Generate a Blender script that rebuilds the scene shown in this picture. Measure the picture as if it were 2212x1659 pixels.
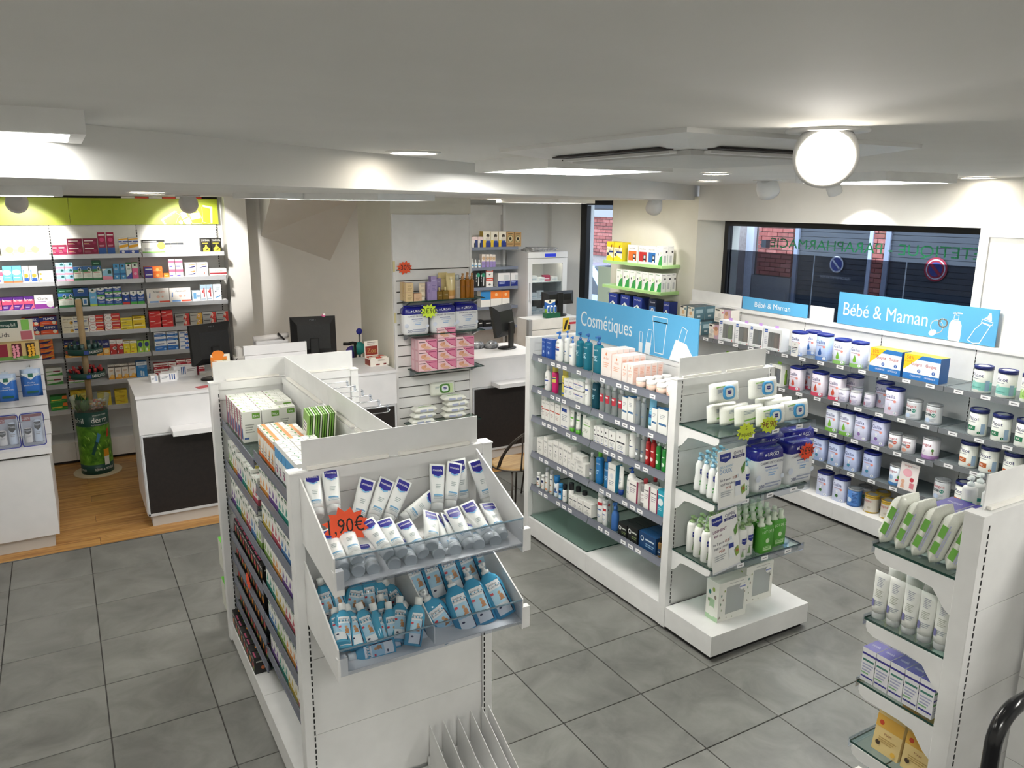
import bpy, math, random
from mathutils import Vector, Matrix, Quaternion
for _o in list(bpy.data.objects): bpy.data.objects.remove(_o)
SC = bpy.context.scene
COL = SC.collection
PI = math.pi
random.seed(7)
# ------------------------------------------------------------------ camera, world, exposure
def setup_camera():
    f, yaw, pitch, roll = 1680.95, math.radians(30.0844), math.radians(-12.9596), math.radians(0.4051)
    cd = bpy.data.cameras.new('camera'); co = bpy.data.objects.new('camera', cd); COL.objects.link(co)
    fw = Vector((math.sin(yaw)*math.cos(pitch), math.cos(yaw)*math.cos(pitch), math.sin(pitch)))
    rt = Vector((math.cos(yaw), -math.sin(yaw), 0)); up = rt.cross(fw)
    c, s = math.cos(roll), math.sin(roll)
    r2 = c*rt + s*up; u2 = -s*rt + c*up
    m = Matrix((r2, u2, -fw)).transposed().to_4x4(); m.translation = Vector((-2.2307, -2.5792, 2.3104))
    co.matrix_world = m
    cd.sensor_fit = 'HORIZONTAL'; cd.sensor_width = 36.0; cd.lens = f/2212*36.0; cd.clip_start = 0.02; cd.clip_end = 200
    SC.camera = co
setup_camera()
W = bpy.data.worlds.new('overcast_sky'); SC.world = W; W.use_nodes = True
_n = W.node_tree; _bg = _n.nodes['Background']
_bg.inputs['Color'].default_value = (0.70, 0.82, 1.0, 1); _bg.inputs['Strength'].default_value = 3.2
vs = SC.view_settings; vs.view_transform = 'Standard'; vs.look = 'None'; vs.gamma = 1.0; vs.exposure = 0.42; vs.use_curve_mapping = False
SC.cycles.max_bounces = 7; SC.cycles.diffuse_bounces = 4; SC.cycles.glossy_bounces = 3; SC.cycles.transparent_max_bounces = 24
SC.cycles.transmission_bounces = 4; SC.cycles.caustics_reflective = False; SC.cycles.caustics_refractive = False
SC.cycles.sample_clamp_indirect = 6.0
SC.cycles.use_denoising = True
PANEL_EMIT = 26.0
SPOT_W = 26.0          # directional downlights
# ------------------------------------------------------------------ materials
MATS = {}
def lin(h):
    h = h.lstrip('#'); out = []
    for i in (0, 2, 4):
        c = int(h[i:i+2], 16)/255
        out.append(c/12.92 if c <= .04045 else ((c+.055)/1.055)**2.4)
    return (*out, 1)
def newmat(name):
    m = bpy.data.materials.new(name); m.use_nodes = True
    return m, m.node_tree, m.node_tree.nodes['Principled BSDF']
def P(hx, rough=.42, metal=0.0):
    """printed card / painted / moulded surface: flat colour with a faint noise in colour and gloss"""
    k = ('p', hx, rough, metal)
    if k in MATS: return MATS[k]
    m, t, b = newmat('paint_'+hx+('' if metal == 0 else '_metal'))
    nz = t.nodes.new('ShaderNodeTexNoise'); nz.inputs['Scale'].default_value = 35; nz.inputs['Detail'].default_value = 1
    mp = t.nodes.new('ShaderNodeMapRange'); mp.inputs['To Min'].default_value = rough-.06; mp.inputs['To Max'].default_value = rough+.06
    t.links.new(nz.outputs['Fac'], mp.inputs['Value']); t.links.new(mp.outputs['Result'], b.inputs['Roughness'])
    b.inputs['Base Color'].default_value = lin(hx); b.inputs['Metallic'].default_value = metal
    MATS[k] = m; return m
def CLEAR(hx='eef6f6', body=.12, rough=.05):
    """clear or tinted see-through plastic or glass: straight-through light tinted by its colour, plus a glossy surface"""
    k = ('c', hx, body, rough)
    if k in MATS: return MATS[k]
    m, t, b = newmat('clear_'+hx+'_%d' % int(body*100))
    out = t.nodes['Material Output']
    tr = t.nodes.new('ShaderNodeBsdfTransparent'); tr.inputs['Color'].default_value = lin(hx)
    b.inputs['Base Color'].default_value = lin(hx); b.inputs['Roughness'].default_value = rough
    lw = t.nodes.new('ShaderNodeLayerWeight'); lw.inputs['Blend'].default_value = .25
    mp = t.nodes.new('ShaderNodeMapRange'); mp.inputs['To Min'].default_value = body; mp.inputs['To Max'].default_value = min(1, body+.55)
    t.links.new(lw.outputs['Fresnel'], mp.inputs['Value'])
    mx = t.nodes.new('ShaderNodeMixShader')
    t.links.new(mp.outputs['Result'], mx.inputs['Fac']); t.links.new(tr.outputs[0], mx.inputs[1]); t.links.new(b.outputs[0], mx.inputs[2])
    t.links.new(mx.outputs[0], out.inputs['Surface'])
    MATS[k] = m; return m
def GLAZE(hx='f0f6f4', k0=.03, k1=.45, rough=.03):
    """clear glass: straight-through light with its tint, mirror reflection that grows at grazing angles"""
    k = ('g', hx, k0, k1, rough)
    if k in MATS: return MATS[k]
    m, t, b = newmat('glass_'+hx+'_%d' % int(k0*100)); t.nodes.remove(b)
    tr = t.nodes.new('ShaderNodeBsdfTransparent'); tr.inputs['Color'].default_value = lin(hx)
    gl = t.nodes.new('ShaderNodeBsdfGlossy'); gl.inputs['Roughness'].default_value = rough; gl.inputs['Color'].default_value = (.9, .93, .95, 1)
    lw = t.nodes.new('ShaderNodeLayerWeight'); lw.inputs['Blend'].default_value = .12
    mp = t.nodes.new('ShaderNodeMapRange'); mp.inputs['To Min'].default_value = k0; mp.inputs['To Max'].default_value = k1
    t.links.new(lw.outputs['Fresnel'], mp.inputs['Value']); mx = t.nodes.new('ShaderNodeMixShader')
    t.links.new(mp.outputs['Result'], mx.inputs['Fac']); t.links.new(tr.outputs[0], mx.inputs[1]); t.links.new(gl.outputs[0], mx.inputs[2]); t.links.new(mx.outputs[0], t.nodes['Material Output'].inputs['Surface'])
    MATS[k] = m; return m
def EMIT(hx, s):
    k = ('e', hx, s)
    if k in MATS: return MATS[k]
    m, t, b = newmat('lamp_glow_%s' % hx)
    b.inputs['Base Color'].default_value = lin(hx); b.inputs['Emission Color'].default_value = lin(hx); b.inputs['Emission Strength'].default_value = s
    MATS[k] = m; return m
def surface(key, c1, c2, scale=4, rough=.5, detail=4, bump=0.0, bscale=60, stretch=(1, 1, 1), coord='Object', r2=None):
    if key in MATS: return MATS[key]
    m, t, b = newmat(key)
    tc = t.nodes.new('ShaderNodeTexCoord'); mp = t.nodes.new('ShaderNodeMapping'); mp.inputs['Scale'].default_value = stretch
    if coord == 'World':
        g = t.nodes.new('ShaderNodeNewGeometry'); t.links.new(g.outputs['Position'], mp.inputs['Vector'])
    else: t.links.new(tc.outputs[coord], mp.inputs['Vector'])
    nz = t.nodes.new('ShaderNodeTexNoise'); nz.inputs['Scale'].default_value = scale; nz.inputs['Detail'].default_value = detail; nz.inputs['Roughness'].default_value = .6
    t.links.new(mp.outputs[0], nz.inputs['Vector'])
    cr = t.nodes.new('ShaderNodeValToRGB'); cr.color_ramp.elements[0].color = lin(c1); cr.color_ramp.elements[1].color = lin(c2)
    cr.color_ramp.elements[0].position = .32; cr.color_ramp.elements[1].position = .7
    t.links.new(nz.outputs['Fac'], cr.inputs['Fac']); t.links.new(cr.outputs['Color'], b.inputs['Base Color'])
    b.inputs['Roughness'].default_value = rough
    if r2 is not None:
        mr = t.nodes.new('ShaderNodeMapRange'); mr.inputs['To Min'].default_value = rough; mr.inputs['To Max'].default_value = r2
        t.links.new(nz.outputs['Fac'], mr.inputs['Value']); t.links.new(mr.outputs['Result'], b.inputs['Roughness'])
    if bump:
        n2 = t.nodes.new('ShaderNodeTexNoise'); n2.inputs['Scale'].default_value = bscale; t.links.new(mp.outputs[0], n2.inputs['Vector'])
        bp = t.nodes.new('ShaderNodeBump'); bp.inputs['Strength'].default_value = bump; bp.inputs['Distance'].default_value = .004
        t.links.new(n2.outputs['Fac'], bp.inputs['Height']); t.links.new(bp.outputs[0], b.inputs['Normal'])
    MATS[key] = m; return m
def wood_material():
    m, t, b = newmat('oak_plank')
    g = t.nodes.new('ShaderNodeNewGeometry'); oi = t.nodes.new('ShaderNodeObjectInfo')
    ad = t.nodes.new('ShaderNodeVectorMath'); ad.operation = 'ADD'
    sc = t.nodes.new('ShaderNodeVectorMath'); sc.operation = 'SCALE'; sc.inputs['Scale'].default_value = 9.0
    cx = t.nodes.new('ShaderNodeCombineXYZ'); t.links.new(oi.outputs['Random'], cx.inputs['X']); t.links.new(oi.outputs['Random'], cx.inputs['Y'])
    t.links.new(cx.outputs[0], sc.inputs[0]); t.links.new(g.outputs['Position'], ad.inputs[0]); t.links.new(sc.outputs[0], ad.inputs[1])
    mp = t.nodes.new('ShaderNodeMapping'); mp.inputs['Scale'].default_value = (1.6, 22, 1); t.links.new(ad.outputs[0], mp.inputs['Vector'])
    nz = t.nodes.new('ShaderNodeTexNoise'); nz.inputs['Scale'].default_value = 1.6; nz.inputs['Detail'].default_value = 5; t.links.new(mp.outputs[0], nz.inputs['Vector'])
    cr = t.nodes.new('ShaderNodeValToRGB'); e = cr.color_ramp.elements; e[0].color = lin('7a4c22'); e[0].position = .25; e[1].color = lin('c79a5c'); e[1].position = .62
    x = cr.color_ramp.elements.new(.43); x.color = lin('b07f44')
    t.links.new(nz.outputs['Fac'], cr.inputs['Fac'])
    hs = t.nodes.new('ShaderNodeHueSaturation'); mr = t.nodes.new('ShaderNodeMapRange'); mr.inputs['To Min'].default_value = .85; mr.inputs['To Max'].default_value = 1.12
    t.links.new(oi.outputs['Random'], mr.inputs['Value']); t.links.new(mr.outputs['Result'], hs.inputs['Value']); t.links.new(cr.outputs['Color'], hs.inputs['Color'])
    t.links.new(hs.outputs[0], b.inputs['Base Color']); b.inputs['Roughness'].default_value = .38
    return m
WOOD = wood_material()
def tile_material():
    m, t, b = newmat('grey_stone_tile')
    g = t.nodes.new('ShaderNodeNewGeometry'); oi = t.nodes.new('ShaderNodeObjectInfo')
    cx = t.nodes.new('ShaderNodeCombineXYZ'); sc = t.nodes.new('ShaderNodeVectorMath'); sc.operation = 'SCALE'; sc.inputs['Scale'].default_value = 31.0
    t.links.new(oi.outputs['Random'], cx.inputs['X']); t.links.new(oi.outputs['Random'], cx.inputs['Z']); t.links.new(cx.outputs[0], sc.inputs[0])
    ad = t.nodes.new('ShaderNodeVectorMath'); t.links.new(g.outputs['Position'], ad.inputs[0]); t.links.new(sc.outputs[0], ad.inputs[1])
    nz = t.nodes.new('ShaderNodeTexNoise'); nz.inputs['Scale'].default_value = 4.2; nz.inputs['Detail'].default_value = 6; nz.inputs['Roughness'].default_value = .62; nz.inputs['Distortion'].default_value = .6
    t.links.new(ad.outputs[0], nz.inputs['Vector'])
    cr = t.nodes.new('ShaderNodeValToRGB'); e = cr.color_ramp.elements; e[0].color = lin('666663'); e[0].position = .28; e[1].color = lin('888884'); e[1].position = .72
    t.links.new(nz.outputs['Fac'], cr.inputs['Fac'])
    hs = t.nodes.new('ShaderNodeHueSaturation'); mr = t.nodes.new('ShaderNodeMapRange'); mr.inputs['To Min'].default_value = .94; mr.inputs['To Max'].default_value = 1.06
    t.links.new(oi.outputs['Random'], mr.inputs['Value']); t.links.new(mr.outputs['Result'], hs.inputs['Value']); t.links.new(cr.outputs['Color'], hs.inputs['Color'])
    t.links.new(hs.outputs[0], b.inputs['Base Color'])
    r = t.nodes.new('ShaderNodeMapRange'); r.inputs['To Min'].default_value = .30; r.inputs['To Max'].default_value = .48
    t.links.new(nz.outputs['Fac'], r.inputs['Value']); t.links.new(r.outputs['Result'], b.inputs['Roughness'])
    return m
TILE = tile_material()
WALLM = surface('white_wall_paint', 'e3e2de', 'e9e8e4', 3, .75, 3, .05, 180)
CEILM = surface('white_ceiling_paint', 'dddcd9', 'e3e2df', 2, .85, 3)
WHITE = surface('white_lacquer', 'e6e6e8', 'ecebed', 6, .35, 2)
METALW = surface('white_powder_coat', 'e4e4e3', 'ebebea', 9, .4, 2)
CREAM = surface('cream_wall_paint', 'e2dfd2', 'e8e5d9', 3, .75, 3)
DARK = surface('dark_brown_laminate', '191413', '231c1a', 40, .55, 2)
GREENH = surface('lime_green_panel', 'a9ba1e', 'b1c224', 3, .4, 2)
BLUES = surface('sky_blue_panel', '58a9da', '5eaede', 3, .38, 2)
BLACK = P('0c0c0d', .4)
BLACKP = surface('black_ribbed_plastic', '0e0e0f', '151516', 120, .5, 1)
CHROME = P('b9bcc0', .22, 1.0)
GREYM = P('8d9298', .35, .9)
GLASS = GLAZE('e3eeea', .05, .5)
GLASSEDGE = P('1d4038', .1)
ACRYL = GLAZE('edf0f5', .05, .5, .06)
LIPM = CLEAR('a6aab8', .40, .18)
# ------------------------------------------------------------------ mesh builder
class MB:
    def __init__(s): s.v = []; s.f = []; s.m = []; s.sm = []; s.mats = []
    def mi(s, m):
        if m not in s.mats: s.mats.append(m)
        return s.mats.index(m)
    def add(s, vs, fs, m, smooth=False):
        o = len(s.v); s.v.extend([tuple(v) for v in vs]); k = s.mi(m)
        for f in fs: s.f.append([i+o for i in f]); s.m.append(k); s.sm.append(smooth)
    def box(s, x0, y0, z0, x1, y1, z1, m, top=None, front=None):
        v = [(x0,y0,z0),(x1,y0,z0),(x1,y1,z0),(x0,y1,z0),(x0,y0,z1),(x1,y0,z1),(x1,y1,z1),(x0,y1,z1)]
        fs = [(0,3,2,1),(4,5,6,7),(0,1,5,4),(1,2,6,5),(2,3,7,6),(3,0,4,7)]
        if top is None and front is None: s.add(v, fs, m)
        else:
            o = len(s.v); s.v.extend(v)
            for i, f in enumerate(fs):
                s.f.append([q+o for q in f]); s.m.append(s.mi(top if (i == 1 and top) else front if (i == 2 and front) else m)); s.sm.append(False)
        return s
    def bbox(s, x0, y0, z0, x1, y1, z1, m, b=.004):
        """box with its vertical and top edges chamfered"""
        def ring(i, z): return [(x0+b-i,y0+0-i+i,z)] if 0 else [(x0+b,y0,z),(x1-b,y0,z),(x1,y0+b,z),(x1,y1-b,z),(x1-b,y1,z),(x0+b,y1,z),(x0,y1-b,z),(x0,y0+b,z)]
        a = ring(0, z0); c = ring(0, z1-b)
        cx, cy = (x0+x1)/2, (y0+y1)/2
        t = [(x+(b if x < cx else -b), y+(b if y < cy else -b), z1) for x, y, _ in c]
        s.loft([a, c, t], m, True, True, smooth=False); return s
    def loft(s, rings, m, cap0=True, cap1=True, smooth=True, mats=None, closed=True):
        n = len(rings[0]); o = len(s.v)
        for r in rings: s.v.extend([tuple(p) for p in r])
        for i in range(len(rings)-1):
            k = s.mi(mats[i] if mats else m)
            for j in range(n if closed else n-1):
                a = o+i*n+j; b = o+i*n+(j+1) % n
                s.f.append([a, b, b+n, a+n]); s.m.append(k); s.sm.append(smooth)
        if cap0: s.f.append([o+j for j in range(n)][::-1]); s.m.append(s.mi(mats[0] if mats else m)); s.sm.append(False)
        if cap1: s.f.append([o+(len(rings)-1)*n+j for j in range(n)]); s.m.append(s.mi(mats[-1] if mats else m)); s.sm.append(False)
        return s
    def lathe(s, prof, m, n=16, cx=0, cy=0, sy=1.0, mats=None, cap0=True, cap1=True, pw=2.0, smooth=True):
        """prof: (radius, z) list; pw>2 squares the section off"""
        rings = []
        for r, z in prof:
            ring = []
            for j in range(n):
                a = 2*PI*j/n; c, q = math.cos(a), math.sin(a)
                if pw != 2.0:
                    c = math.copysign(abs(c)**(2/pw), c); q = math.copysign(abs(q)**(2/pw), q)
                ring.append((cx+r*c, cy+r*q*sy, z))
            rings.append(ring)
        return s.loft(rings, m, cap0, cap1, smooth, mats)
    def tube(s, pts, r, m, n=8, closed=False):
        P3 = [Vector(p) for p in pts]; rings = []; N = len(P3); ref = None
        for i, p in enumerate(P3):
            if closed: d = P3[(i+1) % N]-P3[i-1]
            else: d = P3[min(i+1, N-1)]-P3[max(i-1, 0)]
            d.normalize()
            if ref is None: ref = Vector((0, 0, 1)) if abs(d.z) < .9 else Vector((1, 0, 0))
            a = d.cross(ref); a = a.normalized() if a.length > 1e-5 else d.orthogonal().normalized()
            b = d.cross(a).normalized(); ref = -b if False else ref
            rings.append([tuple(p+a*r*math.cos(2*PI*j/n)+b*r*math.sin(2*PI*j/n)) for j in range(n)])
        if closed:
            rings.append(rings[0]); return s.loft(rings, m, False, False)
        return s.loft(rings, m, True, True)
    def prism(s, poly, z0, z1, m, axis='z'):
        """polygon (2-D) extruded along an axis: z -> (a,b,z); y -> (a,z,b); x -> (z,a,b)"""
        def mp(a, b, z): return (a, b, z) if axis == 'z' else ((a, z, b) if axis == 'y' else (z, a, b))
        n = len(poly); v = [mp(a, b, z0) for a, b in poly]+[mp(a, b, z1) for a, b in poly]
        s.add(v, [list(range(n))[::-1], list(range(n, 2*n))]+[[i, (i+1) % n, (i+1) % n+n, i+n] for i in range(n)], m); return s
    def mesh(s, name):
        me = bpy.data.meshes.new(name); me.from_pydata(s.v, [], s.f)
        for m in s.mats: me.materials.append(m)
        me.polygons.foreach_set('material_index', s.m); me.polygons.foreach_set('use_smooth', s.sm)
        me.update(); return me
# ------------------------------------------------------------------ text and print
TXT = {}
def text2d(s, res=2):
    k = (s, res)
    if k in TXT: return TXT[k]
    cu = bpy.data.curves.new('t', 'FONT'); cu.body = s; cu.resolution_u = res
    ob = bpy.data.objects.new('t', cu); me = bpy.data.meshes.new_from_object(ob)
    v = [(p.co.x, p.co.y) for p in me.vertices]; f = [list(p.vertices) for p in me.polygons]
    bpy.data.objects.remove(ob); bpy.data.curves.remove(cu); bpy.data.meshes.remove(me)
    if v:
        x0 = min(p[0] for p in v); x1 = max(p[0] for p in v); v = [((x-x0)/.7, y/.7) for x, y in v]; w = (x1-x0)/.7
    else: w = 0
    TXT[k] = (v, f, w); return TXT[k]
def clip_u(poly, a, lo):
    out = []
    for i in range(len(poly)):
        p, q = poly[i-1], poly[i]; ip = (p[0] >= a) if lo else (p[0] <= a); iq = (q[0] >= a) if lo else (q[0] <= a)
        if ip != iq: t = (a-p[0])/(q[0]-p[0]); out.append((a, p[1]+(q[1]-p[1])*t))
        if iq: out.append(q)
    return out
def patch(mb, poly, fm, o, m):
    """flat print polygon (metres); cut into narrow strips where the surface is curved"""
    if not fm.curved: mb.add([fm(u, v, o) for u, v in poly], [list(range(len(poly)))], m); return
    u0 = min(p[0] for p in poly); u1 = max(p[0] for p in poly); n = max(1, int((u1-u0)/.007)+1)
    v0 = min(p[1] for p in poly); v1 = max(p[1] for p in poly); nv = max(1, int((v1-v0)/.03)) if fm.curved == 2 else 1
    for i in range(n):
        s = clip_u(clip_u(poly, u0+(u1-u0)*i/n, True), u0+(u1-u0)*(i+1)/n, False)
        for k in range(nv):
            z = s
            if nv > 1: z = [(b, a) for a, b in clip_u(clip_u([(b, a) for a, b in s], v0+(v1-v0)*k/nv, True), v0+(v1-v0)*(k+1)/nv, False)]
            if len(z) > 2: mb.add([fm(u, v, o) for u, v in z], [list(range(len(z)))], m)
def decal(mb, els, w, h, fm, off=.0004):
    """els: print elements in 0..1 of the face (w x h metres); fm(u, v, offset) places them on the surface"""
    if fm.curved: off += .0002
    for i, e in enumerate(els):
        o = off+.00018*i; t = e[0]
        if t == 'r':
            _, u0, v0, u1, v1, c = e; patch(mb, [(u0*w, v0*h), (u1*w, v0*h), (u1*w, v1*h), (u0*w, v1*h)], fm, o, P(c))
        elif t == 'l':
            _, u0, v0, u1, n, dv, c = e
            for q in range(n):
                v = (v0-q*dv)*h; ue = (u1-(.12*(u1-u0))*((q*7) % 3))*w; patch(mb, [(u0*w, v), (ue, v), (ue, v+dv*h*.45), (u0*w, v+dv*h*.45)], fm, o, P(c))
        elif t == 'c':
            _, u, v, r, c = e[:5]; asp = e[5] if len(e) > 5 else 1
            patch(mb, [(u*w+r*h*asp*math.cos(2*PI*j/14), v*h+r*h*math.sin(2*PI*j/14)) for j in range(14)], fm, o, P(c))
        elif t == 'p': patch(mb, [(u*w, v*h) for u, v in e[1]], fm, o, P(e[2]))
        elif t == 't':
            _, s, u, v, th, c = e[:6]; mw = e[6] if len(e) > 6 else 1.0
            vv, ff, tw = text2d(s)
            if not vv: continue
            k = th*h; kx = min(k, mw*w/tw); x0 = u*w-tw*kx/2
            mb.add([fm(x0+x*kx, v*h+y*k, o+(.0004 if fm.curved else 0)) for x, y in vv], ff, P(c))
        elif t == 'tv':   # lettering that runs upwards
            _, s, u, v, th, c = e[:6]; vv, ff, tw = text2d(s); k = th*w; kx = min(k, .9*h/tw)
            mb.add([fm(u*w-y*k, v*h+x*kx, o) for x, y in vv], ff, P(c))
class Flat:
    curved = False
    def __init__(s, w, d): s.w = w; s.d = d
    def __call__(s, u, v, o): return (u-s.w/2, -s.d-o, v)
class Cyl:
    """round body; prof = (radius, z) list lets the print follow a waisted shape, pw > 2 a squared-off section"""
    curved = True
    def __init__(s, w, rx, ry=None, prof=None, pw=2.0):
        s.w = w; s.rx = rx; s.ry = ry or rx; s.prof = prof; s.pw = pw
        if prof: s.curved = 2
    def __call__(s, u, v, o):
        k = 1.0
        if s.prof:
            for (r0, z0), (r1, z1) in zip(s.prof, s.prof[1:]):
                if z0 <= v <= z1: k = (r0+(r1-r0)*(v-z0)/max(1e-6, z1-z0))/s.rx; break
        rx, ry = s.rx*k, s.ry*k
        if s.pw != 2.0:
            x = max(-.985, min(.985, (u-s.w/2)/s.rx)); return (x*rx, -ry*(1-abs(x)**s.pw)**(1/s.pw)-o, v)
        a = (u-s.w/2)/s.rx; return ((rx+o)*math.sin(a), -(ry+o)*math.cos(a), v)
class Side:      # the face to the viewer's right of a carton (+X) or its left (-X)
    curved = False
    def __init__(s, w, d, sg=1): s.w = w; s.d = d; s.sg = sg
    def __call__(s, u, v, o): return (s.sg*(s.w/2+o), (-s.d/2+u) if s.sg > 0 else (s.d/2-u), v)
class Top:
    curved = False
    def __init__(s, w, d, h): s.w = w; s.d = d; s.h = h
    def __call__(s, u, v, o): return (u-s.w/2, -s.d/2+v, s.h+o)
# ------------------------------------------------------------------ objects
def ob(name, me, parent=None, loc=None, rz=None, **props):
    o = bpy.data.objects.new(name, me); COL.objects.link(o)
    if parent is not None: o.parent = parent
    if loc is not None: o.location = loc
    if rz is not None: o.rotation_euler = (0, 0, rz)
    for k, v in props.items(): o[k] = v
    return o
def tag(o, label, cat, group=None):
    o['label'] = label; o['category'] = cat
    if group: o['group'] = group
    return o
def thing(name, label, cat, loc=(0, 0, 0), rz=0, group=None):
    return tag(ob(name, None, None, loc, rz), label, cat, group)
def boxob(name, b, m, parent=None, bevel=0, **props):
    mb = MB()
    if bevel: mb.bbox(*b, m, bevel)
    else: mb.box(*b, m)
    return ob(name, mb.mesh(name), parent, **props)
def struct(name, mb):
    return ob(name, mb.mesh(name) if mb else None, kind='structure')
def copy_tree(o, parent=None):
    c = o.copy(); COL.objects.link(c); c.parent = parent
    for ch in list(o.children): copy_tree(ch, c)
    return c
ORD = 'first second third fourth fifth sixth seventh eighth ninth tenth eleventh twelfth thirteenth fourteenth fifteenth sixteenth seventeenth eighteenth nineteenth twentieth'.split()
def star_poly(n=12, r0=.74, r1=1.0, asp=1.25, seed=1):
    rnd = random.Random(seed); out = []
    for i in range(2*n):
        a = 2*PI*i/(2*n); r = (r1*(.9+.2*rnd.random())) if i % 2 else r0
        out.append((asp*r*math.cos(a), r*math.sin(a)))
    return out
def price_flag(label, loc, rot, size, col, lines, ink='141414', group='handwritten price stars'):
    mb = MB(); mb.prism([(x*size, z*size) for x, z in star_poly(seed=int(size*1e4)+len(lines))], -.0006, .0006, P(col, .6), 'y')
    k = .42*size if len(lines) > 1 else .75*size
    for i, s in enumerate(lines):
        vv, ff, tw = text2d(s); kx = min(k, 1.9*size/tw)
        mb.add([(x*kx-tw*kx/2, -.001, y*k-(.25 if len(lines) == 1 else .1)*size*1.3-(i-(len(lines)-1)/2)*k*1.5) for x, y in vv], ff, P(ink))
    o = ob('price_star', mb.mesh('price_star')); o.location = loc; o.rotation_euler = rot
    return tag(o, label, 'price tag', group)

# ================================================================== the setting
def build_floor():
    fl = struct('floor', MB().box(-4.5, -4.5, -.06, 3.4, 5.65, -.006, P('4a4946', .8)))
    b = MB().bbox(-.2225, -.2225, -.006, .2225, .2225, 0, TILE, .0015).mesh('tile')
    for i in range(-8, 7):
        for j in range(-4, 7):
            cx, cy = i*.45+.225, j*.45+.225
            ob('tile', b, fl, (cx, cy, random.uniform(-.0004, .0004)))
    pw, L = .155, 1.22
    full = MB().bbox(0, 0, -.006, L-.002, pw-.0018, 0, WOOD, .001).mesh('plank')
    y = 3.157; r = 0
    while y < 5.58:
        x = -3.4-(r*.41 % L)
        while x < 3.3:
            ob('plank', full, fl, (x, y, 0)); x += L
        y += pw; r += 1
    boxob('trim_strip', (-3.4, 3.146, -.005, 3.0, 3.158, .002), GREYM, fl)
build_floor()
def sline(x): return -.40+(x+2.33)*.650      # plan line of the lowered ceiling's edge
struct('ceiling', MB().box(-4.5, -4.5, 2.5, 3.4, 5.65, 2.56, CEILM))
struct('ceiling_lowered', MB().prism([(-3.85, sline(-3.85)), (3.05, sline(3.05)), (3.4, 3.4), (3.4, 5.62), (-3.85, 5.62)], 2.365, 2.5, CEILM))
struct('wall_back', MB().box(-4.5, 5.6, 0, 3.4, 5.7, 2.5, WALLM))
struct('wall_left', MB().box(-3.9, -4.0, 0, -3.8, 5.6, 2.5, WALLM))
struct('wall_rear', MB().box(-3.9, -4.1, 0, 3.4, -4.0, 2.5, WALLM))
w = MB()
w.box(3.0, -4.5, 0, 3.4, .33, 2.5, WALLM)                 # beside the shop window
w.box(3.0, .33, 2.185, 3.4, 3.0, 2.5, WALLM)              # lintel
w.box(3.1, .33, 0, 3.4, 3.0, 1.10, WALLM)                 # below the window
struct('wall_right', w)
struct('wall_pier', MB().prism([(3.0, 3.0), (3.25, 2.85), (3.4, 2.85), (3.4, 4.24), (3.25, 4.24), (3.0, 4.31)], 0, 2.4, CREAM))
w = MB().prism([(3.25, 5.2), (3.4, 5.2), (3.4, 5.6), (3.0, 5.6), (3.0, 5.52)], 0, 2.4, WALLM); w.box(3.15, 4.24, 0, 3.4, 5.2, .12, WALLM)
struct('wall_corner', w)
struct('trim_1', MB().box(2.985, -.6, 2.13, 3.0, .36, 2.2, METALW).box(2.985, .30, 1.43, 3.0, .36, 2.13, METALW))
struct('wall_centre', MB().box(.14, 3.5, 0, .87, 4.3, 2.38, CREAM))
struct('wall_pilaster', MB().box(-.80, 5.40, 0, -.60, 5.6, 2.38, WALLM))
def bulkhead():
    A, B, C, D = (-.43, 5.6, 1.985), (.27, 5.6, 1.722), (-.455, 4.95, 2.38), (.40, 4.95, 2.38)
    A2, B2 = (-.43, 5.6, 2.38), (.46, 5.6, 2.38)
    mb = MB(); mb.add([A, B, C, D, A2, B2], [(0, 1, 3, 2), (0, 2, 4), (1, 5, 3), (2, 3, 5, 4), (0, 4, 5, 1)], WALLM)
    struct('ceiling_stair_underside', mb)
bulkhead()
# ------------------------------------------------------------------ windows
def window(n, y0, y1, z0, z1, seams, film_top, x=3.25):
    wn = ob('window_%d' % n, None, None, kind='structure')
    f = .05
    for nm, b in (('frame_head', (x-.03, y0, z1-f, x+.03, y1, z1)), ('frame_sill', (x-.03, y0, z0, x+.03, y1, z0+f)),
                  ('frame_jamb', (x-.03, y0, z0+f, x+.03, y0+f, z1-f)), ('frame_jamb', (x-.03, y1-f, z0+f, x+.03, y1, z1-f))):
        boxob(nm, b, BLACK, wn)
    boxob('pane', (x+.004, y0+f, z0+f, x+.010, y1-f, z1-f), GLAZE('f2f6f8', .02, .35), wn)
    if film_top:
        ys = [y0+f]+seams+[y1-f]
        for a, b in zip(ys, ys[1:]):
            boxob('tinted_film', (x-.002, a+.006, z0+f, x, b-.006, film_top), GLAZE('a4a6ac', .02, .2, .1), wn)
    return wn
win1 = window(1, .36, 2.87, 1.08, 2.185, [1.02, 1.85], 1.915)
win2 = window(2, 4.24, 5.22, .12, 2.365, [], None)
boxob('frame_mullion', (3.22, 5.10, .17, 3.28, 5.17, 2.31), BLACK, win2)
def window_lettering():
    vv, ff, tw = text2d('DIETETIQUE - PARAPHARMACIE', 3)
    k = .082; L = 2.0; kx = L/tw
    mb = MB(); mb.add([(3.262, .345+x*kx, 1.962+y*k) for x, y in vv], ff, P('0f7a4a', .6))
    ob('shop_lettering', mb.mesh('shop_lettering'), win1)
window_lettering()
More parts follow.
